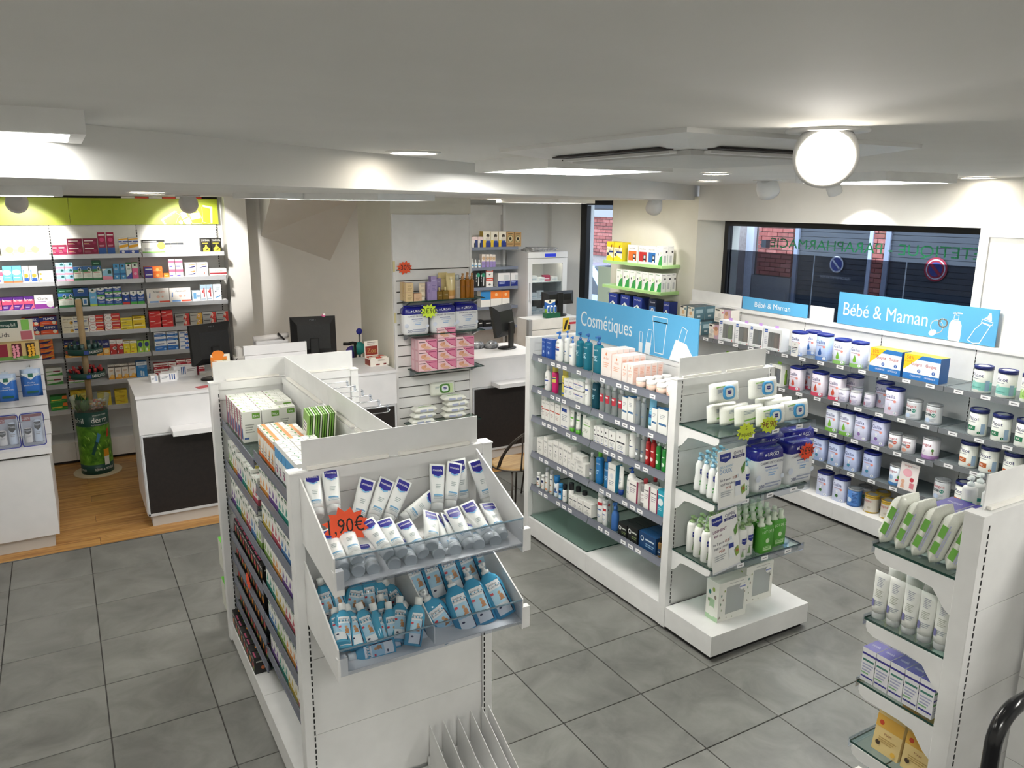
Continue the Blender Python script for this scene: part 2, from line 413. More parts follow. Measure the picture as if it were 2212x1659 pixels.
# pale advert poster stuck to the second window
def poster():
    mb = MB().box(3.235, 4.28, 1.05, 3.245, 4.86, 1.62, P('cfe3d2', .6))
    class F:
        curved = False
        def __call__(s, u, v, o): return (3.235-o, 4.86-u, 1.05+v)
    decal(mb, [('t', 'contient', .6, .66, .08, '8fa4a0', .6), ('t', 'et décidé', .55, .46, .08, '8fa4a0', .7), ('t', 'à fumer.', .6, .27, .08, '8fa4a0', .6), ('c', .62, .05, .14, 'b3b5bf')], .58, .57, F())
    tag(ob('advert_poster', mb.mesh('advert_poster')), 'pale green advert poster on the second window behind the pier', 'poster')
poster()
# ------------------------------------------------------------------ street outside
def street():
    struct('street', MB().box(3.4, -8, -.3, 40, 30, -.16, surface('asphalt', '55565a', '66676b', 8, .9, 4)))
    fx = 8.5
    fac = ob('wall_street_facade', MB().box(fx+.06, -6, -.2, fx+.5, 26, 4.2, surface('brick_mortar', 'b0a29b', 'c3b7b0', 20, .9)).mesh('wall_street_facade'), kind='structure')
    bm = [MB().box(0, 0, 0, .06, .215, .062, surface('red_brick_%d' % k, a, b, 14, .85, 3, coord='World')).mesh('brick') for k, (a, b) in enumerate((('a85a52', 'c4766b'), ('b7665c', 'cf8a80'), ('95504a', 'b26a60')))]
    def bricks(y0, y1, z0, z1):
        r = 0; z = z0
        while z < z1:
            y = y0-(.115 if r % 2 else 0)
            while y < y1-.03:
                a = max(y, y0); b = min(y+.215, y1)
                if b-a > .05:
                    o = ob('brick', bm[random.randrange(3)], fac, (fx+random.uniform(0, .006), a, z)); o.scale = (1, (b-a)/.215, 1)
                y += .228
            z += .074; r += 1
    bricks(6.57, 7.32, 1.15, 2.3); bricks(4.76, 5.07, .9, 2.3); bricks(2.35, 3.32, 1.2, 2.2); bricks(11.0, 12.9, 1.2, 2.02)
    boxob('stone_plinth', (fx-.06, 6.5, -.16, fx+.05, 7.35, 1.13), P('8f8d8b', .8), fac)
    boxob('stone_lintel', (fx-.08, 10.4, 2.06, fx+.05, 13.2, 2.22), P('a9a6a4', .8), fac)
    boxob('dark_opening', (fx-.02, 10.4, 2.24, fx+.05, 13.2, 2.6), P('2c2f38', .5), fac)
    boxob('door_frame', (fx-.05, 7.38, -.16, fx+.02, 7.55, 2.5), P('d9dce3', .5), fac)
    boxob('iron_rosette', (fx-.1, 7.05, 1.62, fx+.0, 7.15, 1.75), P('3a3d42', .4), fac)
    sl = MB().box(0, 0, 0, .03, 1.0, .074, P('474b52', .55)).mesh('shutter_slat')
    for nm, y0, y1 in (('a', 5.11, 6.43), ('b', 3.39, 4.76)):
        boxob('door_recess', (fx+.04, y0, -.16, fx+.058, y1, 2.5), P('1d1f23', .7), fac)
        boxob('door_jamb', (fx-.02, y0-.06, -.16, fx+.05, y0, 2.5), P('c3cadb', .5), fac); boxob('door_jamb', (fx-.02, y1, -.16, fx+.05, y1+.08, 2.5), P('9aa1b2', .5), fac)
        z = .0
        while z < 2.3:
            o = ob('shutter_slat', sl, fac, (fx+.02, y0, z)); o.scale = (1, y1-y0, 1); z += .08
    def roundel(y, z, r, cols, lines, label):
        mb = MB()
        for i, (rr, c) in enumerate(cols):
            n = 24; mb.add([(fx-.002*i, y+r*rr*math.cos(2*PI*j/n), z+r*rr*math.sin(2*PI*j/n)) for j in range(n)], [list(range(n))[::-1]], P(c, .5))
        s = .12; d = Vector((math.cos(.78), math.sin(.78))); e = Vector((-d.y, d.x))
        q = [d*(-r*.72)+e*(-r*s), d*(r*.72)+e*(-r*s), d*(r*.72)+e*(r*s), d*(-r*.72)+e*(r*s)]
        mb.add([(fx-.012, y+a.x, z+a.y) for a in q], [(0, 3, 2, 1)], P(cols[-2][1], .5))
        for i, (s_, k) in enumerate(lines):
            vv, ff, tw = text2d(s_); mb.add([(fx-.004, y+tw*k/2-x*k, z-r-.1-i*.06+b*k) for x, b in vv], ff, P('e8e8ea'))
        o = ob('no_parking_sign', mb.mesh('no_parking_sign'), fac)
    roundel(5.663, 1.424, .13, [(1, 'e9e9ef'), (.8, '3d4fa0')], [('SORTIE DE VEHICULES', .04)], '')
    roundel(4.023, 1.463, .17, [(1, 'b8243c'), (.84, 'e8dfe6'), (.74, 'b8243c'), (.6, '35408a')], [], '')
    # roadside utility box with a torn election poster
    ub = thing('utility_cabinet', 'white street cabinet with pasted poster outside the shop window', 'cabinet', (7.9, 7.75, -.16))
    boxob('cabinet_body', (-.2, -.32, 0, .2, .36, 2.3), P('d9e2ee', .5), ub, .01)
    mb = MB(); 
    class F2:
        curved = False
        def __call__(s, u, v, o): return (-.2-o, .30-u, 1.35+v)
    decal(mb, [('r', 0, 0, 1, 1, 'e9eef2'), ('t', 'été', .3, .86, .1, 'd3475a', .5), ('t', 'utte', .3, .6, .1, 'd3475a', .5), ('t', 'uvriere', .45, .34, .1, 'd3475a', .8), ('r', .35, .05, .9, .25, 'c9d2da')], .55, .72, F2())
    ob('pasted_poster', mb.mesh('pasted_poster'), ub)
    for k in range(9): boxob('vent_slat', (-.215, -.22, .55+.055*k, -.2, .26, .575+.055*k), P('5a6472', .5), ub)
street()
def car(label, loc, rz, col):
    c = thing('parked_car', label, 'car', loc, rz)
    body = [(-2.0, .32), (-2.02, .62), (-1.9, .80), (-1.35, .90), (-.62, 1.40), (.55, 1.44), (1.45, 1.02), (1.98, .88), (2.02, .40), (1.9, .28), (-1.9, .28)]
    mb = MB(); pm = P(col, .25, .35)
    rings = []
    for y, k in ((-.80, .93), (-.74, 1.0), (.74, 1.0), (.80, .93)):
        rings.append([(x*(1 if k == 1 else .985), y*(.78 if z > 1.2 else 1), .28+(z-.28)*(1 if k == 1 else .97)) for x, z in body])
    mb.loft(rings, pm, True, True, False); ob('car_body', mb.mesh('car_body'), c)
    gl = P('20262e', .1)
    for s in (-1, 1):
        mb = MB(); y = s*.805
        mb.add([(-1.22, y, .93), (-.58, s*.64, 1.34), (.5, s*.64, 1.37), (1.2, y, 1.0)], [(0, 1, 2, 3) if s > 0 else (3, 2, 1, 0)], gl); ob('side_window', mb.mesh('side_window'), c)
        mb = MB().box(-1.0, y-.02 if s < 0 else y, .93, -.85, y+.15*s if s > 0 else y, 1.04, pm); 
        o = MB().bbox(-.98, min(y, y+.16*s), .95, -.86, max(y, y+.16*s), 1.06, pm, .02); ob('mirror', o.mesh('mirror'), c)
        for x in (-1.28, 1.28):
            wv = MB(); wv.lathe([(.33, -.1), (.33, .1)], P('1b1b1d', .8), 20); rim = MB(); rim.lathe([(.21, -.105), (.21, .105)], P('b9bec6', .3, .7), 14)
            wo = ob('wheel', wv.mesh('wheel'), c, (x, s*.74, .30)); wo.rotation_euler = (PI/2, 0, 0); ob('wheel_rim', rim.mesh('wheel_rim'), wo)
    mb = MB(); mb.add([(-1.36, -.66, .93), (-1.36, .66, .93), (-.64, .58, 1.385), (-.64, -.58, 1.385)], [(0, 1, 2, 3)], gl); mb2 = MB(); mb2.add([(1.46, -.66, 1.03), (1.46, .66, 1.03), (.57, .58, 1.43), (.57, -.58, 1.43)], [(3, 2, 1, 0)], gl)
    ob('windscreen', mb.mesh('windscreen'), c, (-.012, 0, .012)); ob('rear_window', mb2.mesh('rear_window'), c, (.012, 0, .012))
car('silver car parked outside the second window', (6.5, 9.15, -.16), -PI/2-.05, 'b4c0d2')
car('dark grey car parked below the tinted shop window', (6.0, 1.55, -.16), PI/2, '7e848f')
# ------------------------------------------------------------------ ceiling fixtures
LAMP_N = [0]
def light_panel(label, cx, cy, z, sx=.6, sy=.6, h=.05, rz=0.0, lens=PANEL_EMIT):
    t = thing('ceiling_light_panel', label, 'ceiling light', (cx, cy, z), rz, 'square ceiling light panels')
    a, b = sx/2, sy/2; fr = MB()
    for q in ((-a, -b, a, -b+.03), (-a, b-.03, a, b), (-a, -b+.03, -a+.03, b-.03), (a-.03, -b+.03, a, b-.03)): fr.box(q[0], q[1], -h, q[2], q[3], 0, METALW)
    ob('frame', fr.mesh('frame'), t)
    boxob('diffuser', (-a+.03, -b+.03, -h+.006, a-.03, b-.03, -h+.012), EMIT('fffdf6', lens), t)
    boxob('back_plate', (-a+.03, -b+.03, -.02, a-.03, b-.03, -.002), METALW, t)
LOW = PANEL_EMIT*.42
light_panel('square ceiling light panel in front of the air-conditioning cassette', -.27, .31, 2.5, .62, .6)
light_panel('square ceiling light panel over the stairs behind the camera', -1.9, -3.1, 2.5)  # added lamp, never in view: brightens the faces turned to the camera
light_panel('square ceiling light panel over the right gondola', .9, -2.6, 2.5)  # second added lamp outside the view, lifts the dark gondola ends
light_panel('square ceiling light panel before the shop window', 1.98, .45, 2.5, .65, .6)
light_panel('long ceiling light panel above the camera-side aisle, left edge of picture', -2.75, -.47, 2.5, 1.2, .32, .05)
light_panel('square lowered-ceiling light panel above the low counter', -2.55, .95, 2.365, .72, .6, .035, 0, LOW)
light_panel('square lowered-ceiling light panel before the slanting stair underside', -1.12, 1.98, 2.365, .34, .34, .03, .5, LOW)
light_panel('square lowered-ceiling light panel before the slat wall', -.66, 1.86, 2.365, .6, .6, .035, .62, LOW)
light_panel('square lowered-ceiling light panel before the second window', 1.95, 4.0, 2.365, .7, .7, .035, .45, LOW)
def spot(loc, target, power, size, blend=.35, col=(1, .955, .90), rad=.03):
    l = bpy.data.lights.new('spot_beam', 'SPOT'); l.energy = power; l.spot_size = math.radians(size); l.spot_blend = blend; l.color = col; l.shadow_soft_size = rad
    o = bpy.data.objects.new('spot_beam', l); COL.objects.link(o); o.location = loc
    d = Vector(target)-Vector(loc); o.rotation_euler = d.to_track_quat('-Z', 'Y').to_euler(); return o
def downlight(label, x, y, z, r=.085, power=SPOT_W, target=None, size=100):
    t = thing('recessed_downlight', label, 'downlight', (x, y, z), 0, 'round recessed downlights')
    mb = MB(); mb.lathe([(r*1.22, -.001), (r*1.22, -.006), (r, -.008), (r, -.001)], METALW, 24, cap0=False, cap1=False); ob('trim_ring', mb.mesh('trim_ring'), t)
    mb = MB(); mb.lathe([(r, -.003), (r*.98, -.004)], EMIT('fff4e0', 22), 24); ob('lens', mb.mesh('lens'), t)
    if power:
        s = spot((x, y, z-.012), target or (x, y, 0), power, size); s.parent = t; s.location = (0, 0, -.012)
        s.name = 'beam'
def eyeball(label, x, y, z, target, r=.075, power=SPOT_W*1.6, size=58):
    """directional lamp that hangs below its ceiling ring"""
    t = thing('directional_downlight', label, 'spotlight', (x, y, z), 0, 'directional ceiling spotlights')
    mb = MB(); mb.lathe([(r*1.3, 0), (r*1.3, -.006), (r*.9, -.008)], METALW, 24, cap0=False); ob('ceiling_ring', mb.mesh('ceiling_ring'), t)
    d = (Vector(target)-Vector((x, y, z-.06))).normalized(); q = d.to_track_quat('-Z', 'Y')
    hs = MB(); hs.lathe([(r*.45, .075), (r*.85, .055), (r, .0), (r, -.045), (r*.88, -.045), (r*.86, -.03)], METALW, 24, cap1=False)
    h = ob('lamp_housing', hs.mesh('lamp_housing'), t, (0, 0, -.055)); h.rotation_mode = 'QUATERNION'; h.rotation_quaternion = q
    ln = MB(); ln.lathe([(r*.86, -.031), (r*.84, -.034)], EMIT('fff6e6', 26), 24); ob('lamp_lens', ln.mesh('lamp_lens'), h)
    boxob('tilt_tab', (-.009, r*.95, -.05, .009, r*1.22, -.035), METALW, h)
    s = spot((0, 0, 0), (0, 0, -1), power, size, .3); s.parent = t; s.location = Vector((0, 0, -.055))+d*.06; s.rotation_euler = q.to_euler(); s.name = 'beam'
downlight('round recessed downlight close to the lowered ceiling edge', -1.05, .2, 2.5, .085, 8, size=120)
downlight('nearer of two recessed downlights beside the lowered ceiling corner', 1.17, .92, 2.5, .075, 14, size=110)
downlight('farther of two recessed downlights beside the lowered ceiling corner', 2.1, 1.95, 2.5, .075, 14, size=110)
downlight('recessed downlight beyond the window-side light panel', 2.85, .35, 2.5, .09, 22, size=120)
downlight('recessed downlight in the lowered ceiling over the wooden floor', -1.75, 2.4, 2.365, .09, 18, size=120)
downlight('recessed downlight in the lowered ceiling above the middle counter', -.65, 2.6, 2.365, .09, 14, size=120)
downlight('recessed downlight in the lowered ceiling before the corner shelving', 1.5, 4.2, 2.365, .09, 18, size=120)
eyeball('large lit directional spotlight facing out beside the air-conditioning cassette', -.52, -1.2, 2.5, (-1.9, -2.4, 1.75), .078, 6, 70)
eyeball('directional spotlight aimed at the right end of the green header', -1.25, 4.45, 2.365, (-1.05, 5.5, 1.80), .075, 62)
eyeball('directional spotlight aimed at the left end of the green header', -2.45, 4.45, 2.365, (-2.55, 5.5, 1.78), .075, 62)
eyeball('directional spotlight by the pier with green shelves', 2.35, 2.86, 2.365, (2.95, 3.9, 1.5), .07, 20)
eyeball('directional spotlight beside the window-side light panel', 2.30, 1.55, 2.5, (3.05, 1.9, 1.6), .08, 24)
eyeball('directional spotlight washing the wall above the shop window', 2.60, 1.22, 2.5, (3.0, 1.20, 1.85), .05, 26, 78)
def cassette():
    t = thing('air_conditioner_cassette', 'square white ceiling air-conditioning cassette with four vent slots', 'air conditioner', (-.385, -.585, 2.5))
    a = .475
    mb = MB(); mb.loft([[(-a, -a, 0), (a, -a, 0), (a, a, 0), (-a, a, 0)], [(-a, -a, -.012), (a, -a, -.012), (a, a, -.012), (-a, a, -.012)], [(-.36, -.36, -.035), (.36, -.36, -.035), (.36, .36, -.035), (-.36, .36, -.035)]], METALW, False, True, False)
    ob('cover_panel', mb.mesh('cover_panel'), t)
    for k in range(4):
        rz = k*PI/2
        ob('vent_slot', MB().box(-.27, -.385, -.034, .27, -.335, -.0345-.004, P('2a2422', .6)).mesh('vent_slot'), t, (0, 0, 0), rz)
        o = ob('louver', MB().box(-.265, -.345, -.0475, .265, -.318, -.040, METALW).mesh('louver'), t, (0, 0, 0), rz)
    mb = MB(); c = .29
    mb.loft([[(-c, -c, -.036), (c, -c, -.036), (c, c, -.036), (-c, c, -.036)], [(-c, -c, -.05), (c, -c, -.05), (c, c, -.05), (-c, c, -.05)], [(-c+.05, -c+.05, -.056), (c-.05, -c+.05, -.056), (c-.05, c-.05, -.056), (-c+.05, c-.05, -.056)]], P('c9c9c7', .5), True, True, False)
    ob('intake_grille', mb.mesh('intake_grille'), t)
    boxob('ceiling_gap', (-a+.01, -a+.01, -.001, a-.01, a-.01, .0), BLACK, t)
cassette()

# ================================================================== shop fittings
def slots(parent, p0, dz, z0, z1, along, w=.005, depth=.0015):
    """column of dark punched slots on a post; along = outward normal axis"""
    mb = MB(); z = z0
    while z < z1:
        x, y = p0
        if along == '-y': mb.box(x-w/2, y-depth, z, x+w/2, y+.001, z+dz*.66, BLACK)
        elif along == '-x': mb.box(x-depth, y-w/2, z, x+.001, y+w/2, z+dz*.66, BLACK)
        z += dz
    return ob('punched_slots', mb.mesh('punched_slots'), parent, kind='stuff')
def glass_shelf(parent, b, name='glass_shelf'):
    x0, y0, z0, x1, y1, z1 = b; mb = MB()
    v = [(x0,y0,z0),(x1,y0,z0),(x1,y1,z0),(x0,y1,z0),(x0,y0,z1),(x1,y0,z1),(x1,y1,z1),(x0,y1,z1)]
    mb.add(v, [(0,3,2,1),(4,5,6,7)], GLASS); mb.add(v, [(0,1,5,4),(1,2,6,5),(2,3,7,6),(3,0,4,7)], GLASSEDGE)
    return ob(name, mb.mesh(name), parent)
def tags_on(rail, pts, nrm, w=.052, h=.026):
    """small white price labels in a price rail; nrm '-x' or '-y'"""
    mb = MB(); t = .0012
    if nrm == '-x': mb.box(-t, -w/2, -h/2, 0, w/2, h/2, P('f4f4f6', .5)); mb.box(-t*1.3, -w*.25, -h*.12, -t, w*.3, h*.12, P('77787c'))
    else: mb.box(-w/2, -t, -h/2, w/2, 0, h/2, P('f4f4f6', .5)); mb.box(-w*.3, -t*1.3, -h*.12, w*.25, -t, h*.12, P('77787c'))
    me = mb.mesh('price_label')
    for p in pts: ob('price_label', me, rail, p)
def riser(parent, b, clips, axis):
    """white header board in a rail on top of a gondola, with the bright rail pieces at its foot"""
    boxob('header_board', b, METALW, parent)
    for c in clips: boxob('board_rail', c, P('f7f5ee', .4), parent)
def gondola_end(parent, x0, x1, y0, y1, zt, zs, zb=.14):
    """end frame: two posts with a stack of back panels between; panel seams at zs"""
    for a, b in ((x0, x0+.04), (x1-.04, x1)):
        boxob('post', (a, y0, 0.02, b, y1, zt), METALW, parent, .002)
        boxob('post_cap', (a-.002, y0-.002, zt, b+.002, y1+.002, zt+.006), METALW, parent)
    ym = (y0+y1)/2
    for a, b in zip(zs, zs[1:]):
        boxob('back_panel', (x0+.042, y0+.012, a+.001, x1-.042, y1-.012, b-.001), METALW, parent)
    boxob('top_rail', (x0+.04, y0+.006, zt-.035, x1-.04, y1-.006, zt+.004), METALW, parent)
# ---- gondola 1 : nearest island, with the two tilted bins on its end
g1 = thing('shelving_gondola', 'white double-sided gondola with tilted bins on its near end', 'shelving unit', (0, 0, 0))
SEAM = [.14, .425, .73, 1.035, 1.34, 1.40]
gondola_end(g1, -1.643, -.879, -.10, -.045, 1.43, SEAM)
gondola_end(g1, -1.643, -.879, 1.43, 1.485, 1.43, SEAM)
slots(g1, (-1.6075, -.1), .025, .16, 1.10, '-y'); slots(g1, (-.9145, -.1), .025, .16, 1.10, '-y')
slots(g1, (-1.605, 1.43), .025, .16, 1.38, '-y')
for a, b in zip(SEAM, SEAM[1:]):
    boxob('spine_panel', (-1.285, -.044, a+.001, -1.245, .69, b-.001), METALW, g1); boxob('spine_panel', (-1.285, .692, a+.001, -1.245, 1.429, b-.001), METALW, g1)
boxob('spine_rail', (-1.29, -.044, 1.40, -1.24, 1.43, 1.432), METALW, g1)
riser(g1, (-1.593, -.076, 1.436, -.931, -.072, 1.538), [(-1.58, -.09, 1.436, -1.29, -.077, 1.448), (-1.25, -.09, 1.436, -.97, -.077, 1.448)], 'x')
riser(g1, (-1.62, 1.455, 1.436, -.90, 1.459, 1.535), [(-1.56, 1.442, 1.436, -1.30, 1.454, 1.446), (-1.22, 1.442, 1.436, -.93, 1.454, 1.446)], 'x')
riser(g1, (-1.266, .70, 1.436, -1.262, 1.45, 1.535), [(-1.285, .78, 1.436, -1.268, 1.36, 1.444)], 'y')
boxob('header_board', (-1.266, -.07, 1.436, -1.262, .695, 1.535), METALW, g1)
boxob('board_rail', (-1.285, .02, 1.436, -1.268, .30, 1.444), P('f7f5ee', .4), g1); boxob('board_rail', (-1.285, .34, 1.436, -1.268, .62, 1.444), P('f7f5ee', .4), g1)
for a, b in ((-.044, .691), (.693, 1.43)):
    boxob('base_plinth', (-1.632, a, .02, -1.29, b, .125), METALW, g1); boxob('base_plinth', (-1.24, a, .02, -.89, b, .125), METALW, g1)
boxob('base_plinth', (-1.60, -.43, .02, -.92, -.102, .135), METALW, g1)
boxob('base_plinth', (-1.60, 1.487, .02, -.92, 1.82, .135), METALW, g1)
boxob('kick_strip', (-1.60, -.40, 0, -.90, 1.79, .02), BLACK, g1)
NEARZ = [1.275, 1.125, .965, .825, .675, .515, .355]; FARZ = [1.228, 1.018, .82, .64, .515, .385, .25]
def g1shelves(zs, y0, y1):
    for z in zs:
        glass_shelf(g1, (-1.588, y0, z-.006, -1.29, y1, z))
        r = MB(); r.box(-1.600, y0, z-.022, -1.5965, y1, z+.018, LIPM); r.box(-1.5965, y0, z-.008, -1.589, y1, z-.0065, LIPM); r.box(-1.6035, y0, z-.022, -1.600, y1, z-.017, LIPM)
        ob('price_rail', r.mesh('price_rail'), g1)
g1shelves(NEARZ, -.04, .688); g1shelves(FARZ, .70, 1.425)
for z in (1.16, .86, .56): glass_shelf(g1, (-1.24, -.04, z-.006, -.93, .42, z))
def bin_tray(zb, zf, zft, zbt, nm):
    """tilted display bin: white floor, two side cheeks, clear front"""
    t = g1; y0, y1 = -.45, -.102
    mb = MB(); mb.add([(-1.607, y0, zf), (-.95, y0, zf), (-.95, y1, zb), (-1.607, y1, zb), (-1.607, y0, zf-.004), (-.95, y0, zf-.004), (-.95, y1, zb-.004), (-1.607, y1, zb-.004)], [(0,1,2,3),(7,6,5,4),(0,4,5,1),(2,6,7,3)], METALW); fo = ob('bin_floor', mb.mesh('bin_floor'), t)
    for x in (-1.612, -.95):
        ob('bin_side', MB().prism([(y0, zf-.035), (y0, zft), (y1, zbt), (y1, zb-.02)], x, x+.005, METALW, 'x').mesh('bin_side'), t)
        ob('bin_corner', MB().prism([(y0-.003, zf-.03), (y0-.003, zf+.05), (y0+.02, zf+.05), (y0+.02, zf-.03)], x-.002, x+.03, METALW, 'x').mesh('bin_corner'), t)
    lip = MB(); lip.box(-1.606, y0-.004, zf-.01, -.951, y0, zft, ACRYL); lip.box(-1.606, y0-.0045, zft-.004, -.951, y0+.0005, zft, P('7d93a0', .15)); ob('clear_front', lip.mesh('clear_front'), t)
bin_tray(1.205, 1.178, 1.272, 1.42, 'a'); bin_tray(.905, .885, .967, 1.12, 'b')
ob('bin_divider', MB().prism([(-.445, .89), (-.445, .95), (-.105, 1.10), (-.105, .91)], -1.285, -1.281, METALW, 'x').mesh('bin_divider'), g1)
def fin_rack():
    t = thing('divider_rack', 'empty white metal rack with upright sloping divider fins', 'rack', (0, 0, 0))
    boxob('rack_base', (-1.17, -.42, .136, -.90, -.11, .142), METALW, t); boxob('rack_back', (-1.17, -.112, .142, -.90, -.106, .18), METALW, t)
    for x in (-1.165, -1.107, -1.045, -.985, -.935, -.905):
        ob('divider_fin', MB().prism([(-.115, .142), (-.115, .325), (-.36, .20), (-.415, .142)], x, x+.0022, METALW, 'x').mesh('divider_fin'), t)
    return t
fin_rack()
def hook_wire(x, y, z, L, label):
    t = thing('display_hook', label, 'hook', (x, y, z), 0, 'empty wire display hooks on the gondola side')
    mb = MB(); mb.tube([(0, 0, 0), (L, 0, .0), (L+.012, 0, .012)], .0025, CHROME, 6); ob('prong', mb.mesh('prong'), t)
    mb = MB(); mb.tube([(0, 0, .025), (L*.96, 0, .03), (L+.004, 0, .022)], .002, CHROME, 6); ob('label_arm', mb.mesh('label_arm'), t)
    boxob('label_holder', (L, -.014, .004, L+.003, .014, .034), ACRYL, t); boxob('back_clip', (-.004, -.01, -.012, 0, .01, .034), CHROME, t)
for r, z in enumerate((1.36, 1.21, 1.06)):
    for k in range(6):
        hook_wire(-1.238, .76+.118*k, z, .27, '%s empty wire hook, %s row on the gondola side' % (ORD[k], ('top', 'middle', 'bottom')[r]))
# ---- gondola 2 : cosmetics island
g2 = thing('shelving_gondola', 'white gondola of cosmetics under a blue sign, with an end cap', 'shelving unit', (0, 0, 0))
SEAM2 = [.14, .425, .73, 1.035, 1.34, 1.40]
gondola_end(g2, .478, 1.20, .39, .445, 1.43, SEAM2); gondola_end(g2, .478, 1.20, 1.86, 1.915, 1.43, SEAM2)
slots(g2, (.5135, .39), .025, .16, 1.42, '-y'); slots(g2, (1.1645, .39), .025, .16, 1.42, '-y')
for y0, y1 in ((.447, 1.15), (1.152, 1.858)):
    for a, b in zip(SEAM2, SEAM2[1:]): boxob('spine_panel', (.82, y0, a+.001, .86, y1, b-.001), METALW, g2)
    boxob('base_plinth', (.482, y0, .02, .818, y1, .145), METALW, g2); boxob('base_plinth', (.862, y0, .02, 1.195, y1, .145), METALW, g2)
boxob('spine_rail', (.815, .445, 1.40, .865, 1.86, 1.432), METALW, g2)
boxob('base_plinth', (.480, .03, .03, 1.215, .388, .145), METALW, g2); boxob('kick_strip', (.50, .05, 0, 1.19, 1.90, .03), BLACK, g2)
riser(g2, (.51, .415, 1.436, 1.145, .419, 1.542), [(.53, .403, 1.436, .80, .414, 1.446), (.84, .403, 1.436, 1.12, .414, 1.446)], 'x')
G2Z = [1.318, 1.098, .89, .632, .388]
for z in G2Z:
    for y0, y1 in ((.455, 1.148), (1.154, 1.84)):
        glass_shelf(g2, (.495, y0, z-.007, .815, y1, z))
        r = MB(); r.add([(.480, y0, z-.03), (.494, y0, z+.010), (.494, y1, z+.010), (.480, y1, z-.03)], [(0, 1, 2, 3)], LIPM); r.box(.492, y0, z-.007, .4955, y1, z+.012, LIPM)
        pr = ob('price_rail', r.mesh('price_rail'), g2)
        n = 6; tags_on(pr, [(.483, y0+.06+(y1-y0-.1)*(k+.3*((k*5+int(z*10)) % 3-1))/n, z-.014) for k in range(1, n)], '-x', .045, .022)
glass_shelf(g2, (.50, 1.17, .147, .81, 1.90, .153), 'glass_sheet')
def bracket(x, y0, y1, z, parent, t=.004):
    """white shelf arm seen from the side: straight along the top, rounded below towards the front"""
    s = 1 if y0 < y1 else -1
    L = abs(y1-y0); pts = [(0, 0), (L, 0), (L, -.12), (L-.03, -.10), (L-.07, -.052), (L-.12, -.045), (.03, -.045), (.008, -.035), (0, -.02)]
    ob('shelf_arm', MB().prism([(y0+s*a, z+b) for a, b in pts], x, x+t, METALW, 'x').mesh('shelf_arm'), parent)
for z in (1.198, .848, .49):
    bracket(.508, .10, .39, z-.008, g2); bracket(1.17, .10, .39, z-.008, g2)
    glass_shelf(g2, (.505, .09, z-.007, 1.18, .388, z))
    r = MB(); r.box(.50, .078, z-.035, 1.19, .082, z+.008, ACRYL); r.box(.50, .082, z-.008, 1.19, .0895, z-.006, ACRYL); pr = ob('price_rail', r.mesh('price_rail'), g2)
    tags_on(pr, [(x, .077, z-.014) for x in (.70, .88, 1.06)], '-y', .05, .022)
def sign_board(name, label, b, m, text, tx, th, axis, glyph, mw=9, tcol='eef4f8'):
    """printed header board facing -X; text starts tx metres from its far end"""
    x, y0, z0, y1, z1 = b; t = thing(name, label, 'sign', (x, y1, z0))
    L, H = y1-y0, z1-z0
    boxob('board', (0, -L, 0, .008, 0, H), m, t)
    class F:
        curved = False
        def __call__(s, u, v, o): return (-o, -u, v)
    mb = MB(); vv, ff, tw = text2d(text, 5); kx = min(th, mw/tw); mb.add([F()(tx+x_*kx, (H-th)*.5+y_*th if glyph != 'low' else y_*th+H*.3, .0006) for x_, y_ in vv], ff, P(tcol)); ob('lettering', mb.mesh('lettering'), t)
    return t, F(), L, H
def outline(mb, pts, w, fm, c, closed=True):
    n = len(pts)
    for i in range(n if closed else n-1):
        a = Vector(pts[i]); b = Vector(pts[(i+1) % n]); d = (b-a); 
        if d.length < 1e-6: continue
        d.normalize(); e = Vector((-d.y, d.x))*w/2; a2 = a-d*w/2; b2 = b+d*w/2
        mb.add([fm(*(a2-e), .0007), fm(*(b2-e), .0007), fm(*(b2+e), .0007), fm(*(a2+e), .0007)], [(0, 1, 2, 3)], P(c))
def ell(cx, cy, rx, ry, n=20, a0=0, a1=2*PI, rot=0):
    out = []
    for j in range(n):
        a = a0+(a1-a0)*j/(n if a1-a0 >= 2*PI-.01 else n-1); x, y = rx*math.cos(a), ry*math.sin(a)
        out.append((cx+x*math.cos(rot)-y*math.sin(rot), cy+x*math.sin(rot)+y*math.cos(rot)))
    return out
WHT = 'eef4f8'
s1, F, L, H = sign_board('header_sign', 'blue cosmetics sign with white lettering and tube outlines', (.805, .60, 1.436, 1.79, 1.70), BLUES, 'Cosmétiques', .06, .098, '-x', '', .55)
mb = MB()
outline(mb, [(.80, .235), (.93, .235), (.93, .205), (.80, .205)], .005, F, WHT); outline(mb, [(.805, .205), (.83, .02), (.905, .02), (.925, .205)], .005, F, WHT)
mb.add([F(u, v, .0008) for u, v in ((.68, .0), (.715, .0), (.715, .06), (.68, .06))], [(0, 1, 2, 3)], P(WHT)); outline(mb, [(.685, .06), (.71, .06), (.71, .125), (.685, .125)], .004, F, WHT)
mb.add([F(u, v, .0008) for u, v in ((.735, .0), (.785, .0), (.795, .07), (.745, .07))], [(0, 1, 2, 3)], P(WHT)); outline(mb, [(.748, .07), (.79, .07), (.80, .15), (.765, .15)], .004, F, WHT)
mb.add([F(u, v, .0008) for u, v in ((.96, .0), (1.16, .0), (1.16, .04), (1.10, .11), (1.01, .125))], [(0, 1, 2, 3, 4)], P(WHT)); outline(mb, [(1.03, .12), (1.075, .105), (1.10, .19), (1.06, .205)], .004, F, WHT)
ob('tube_drawings', mb.mesh('tube_drawings'), s1)
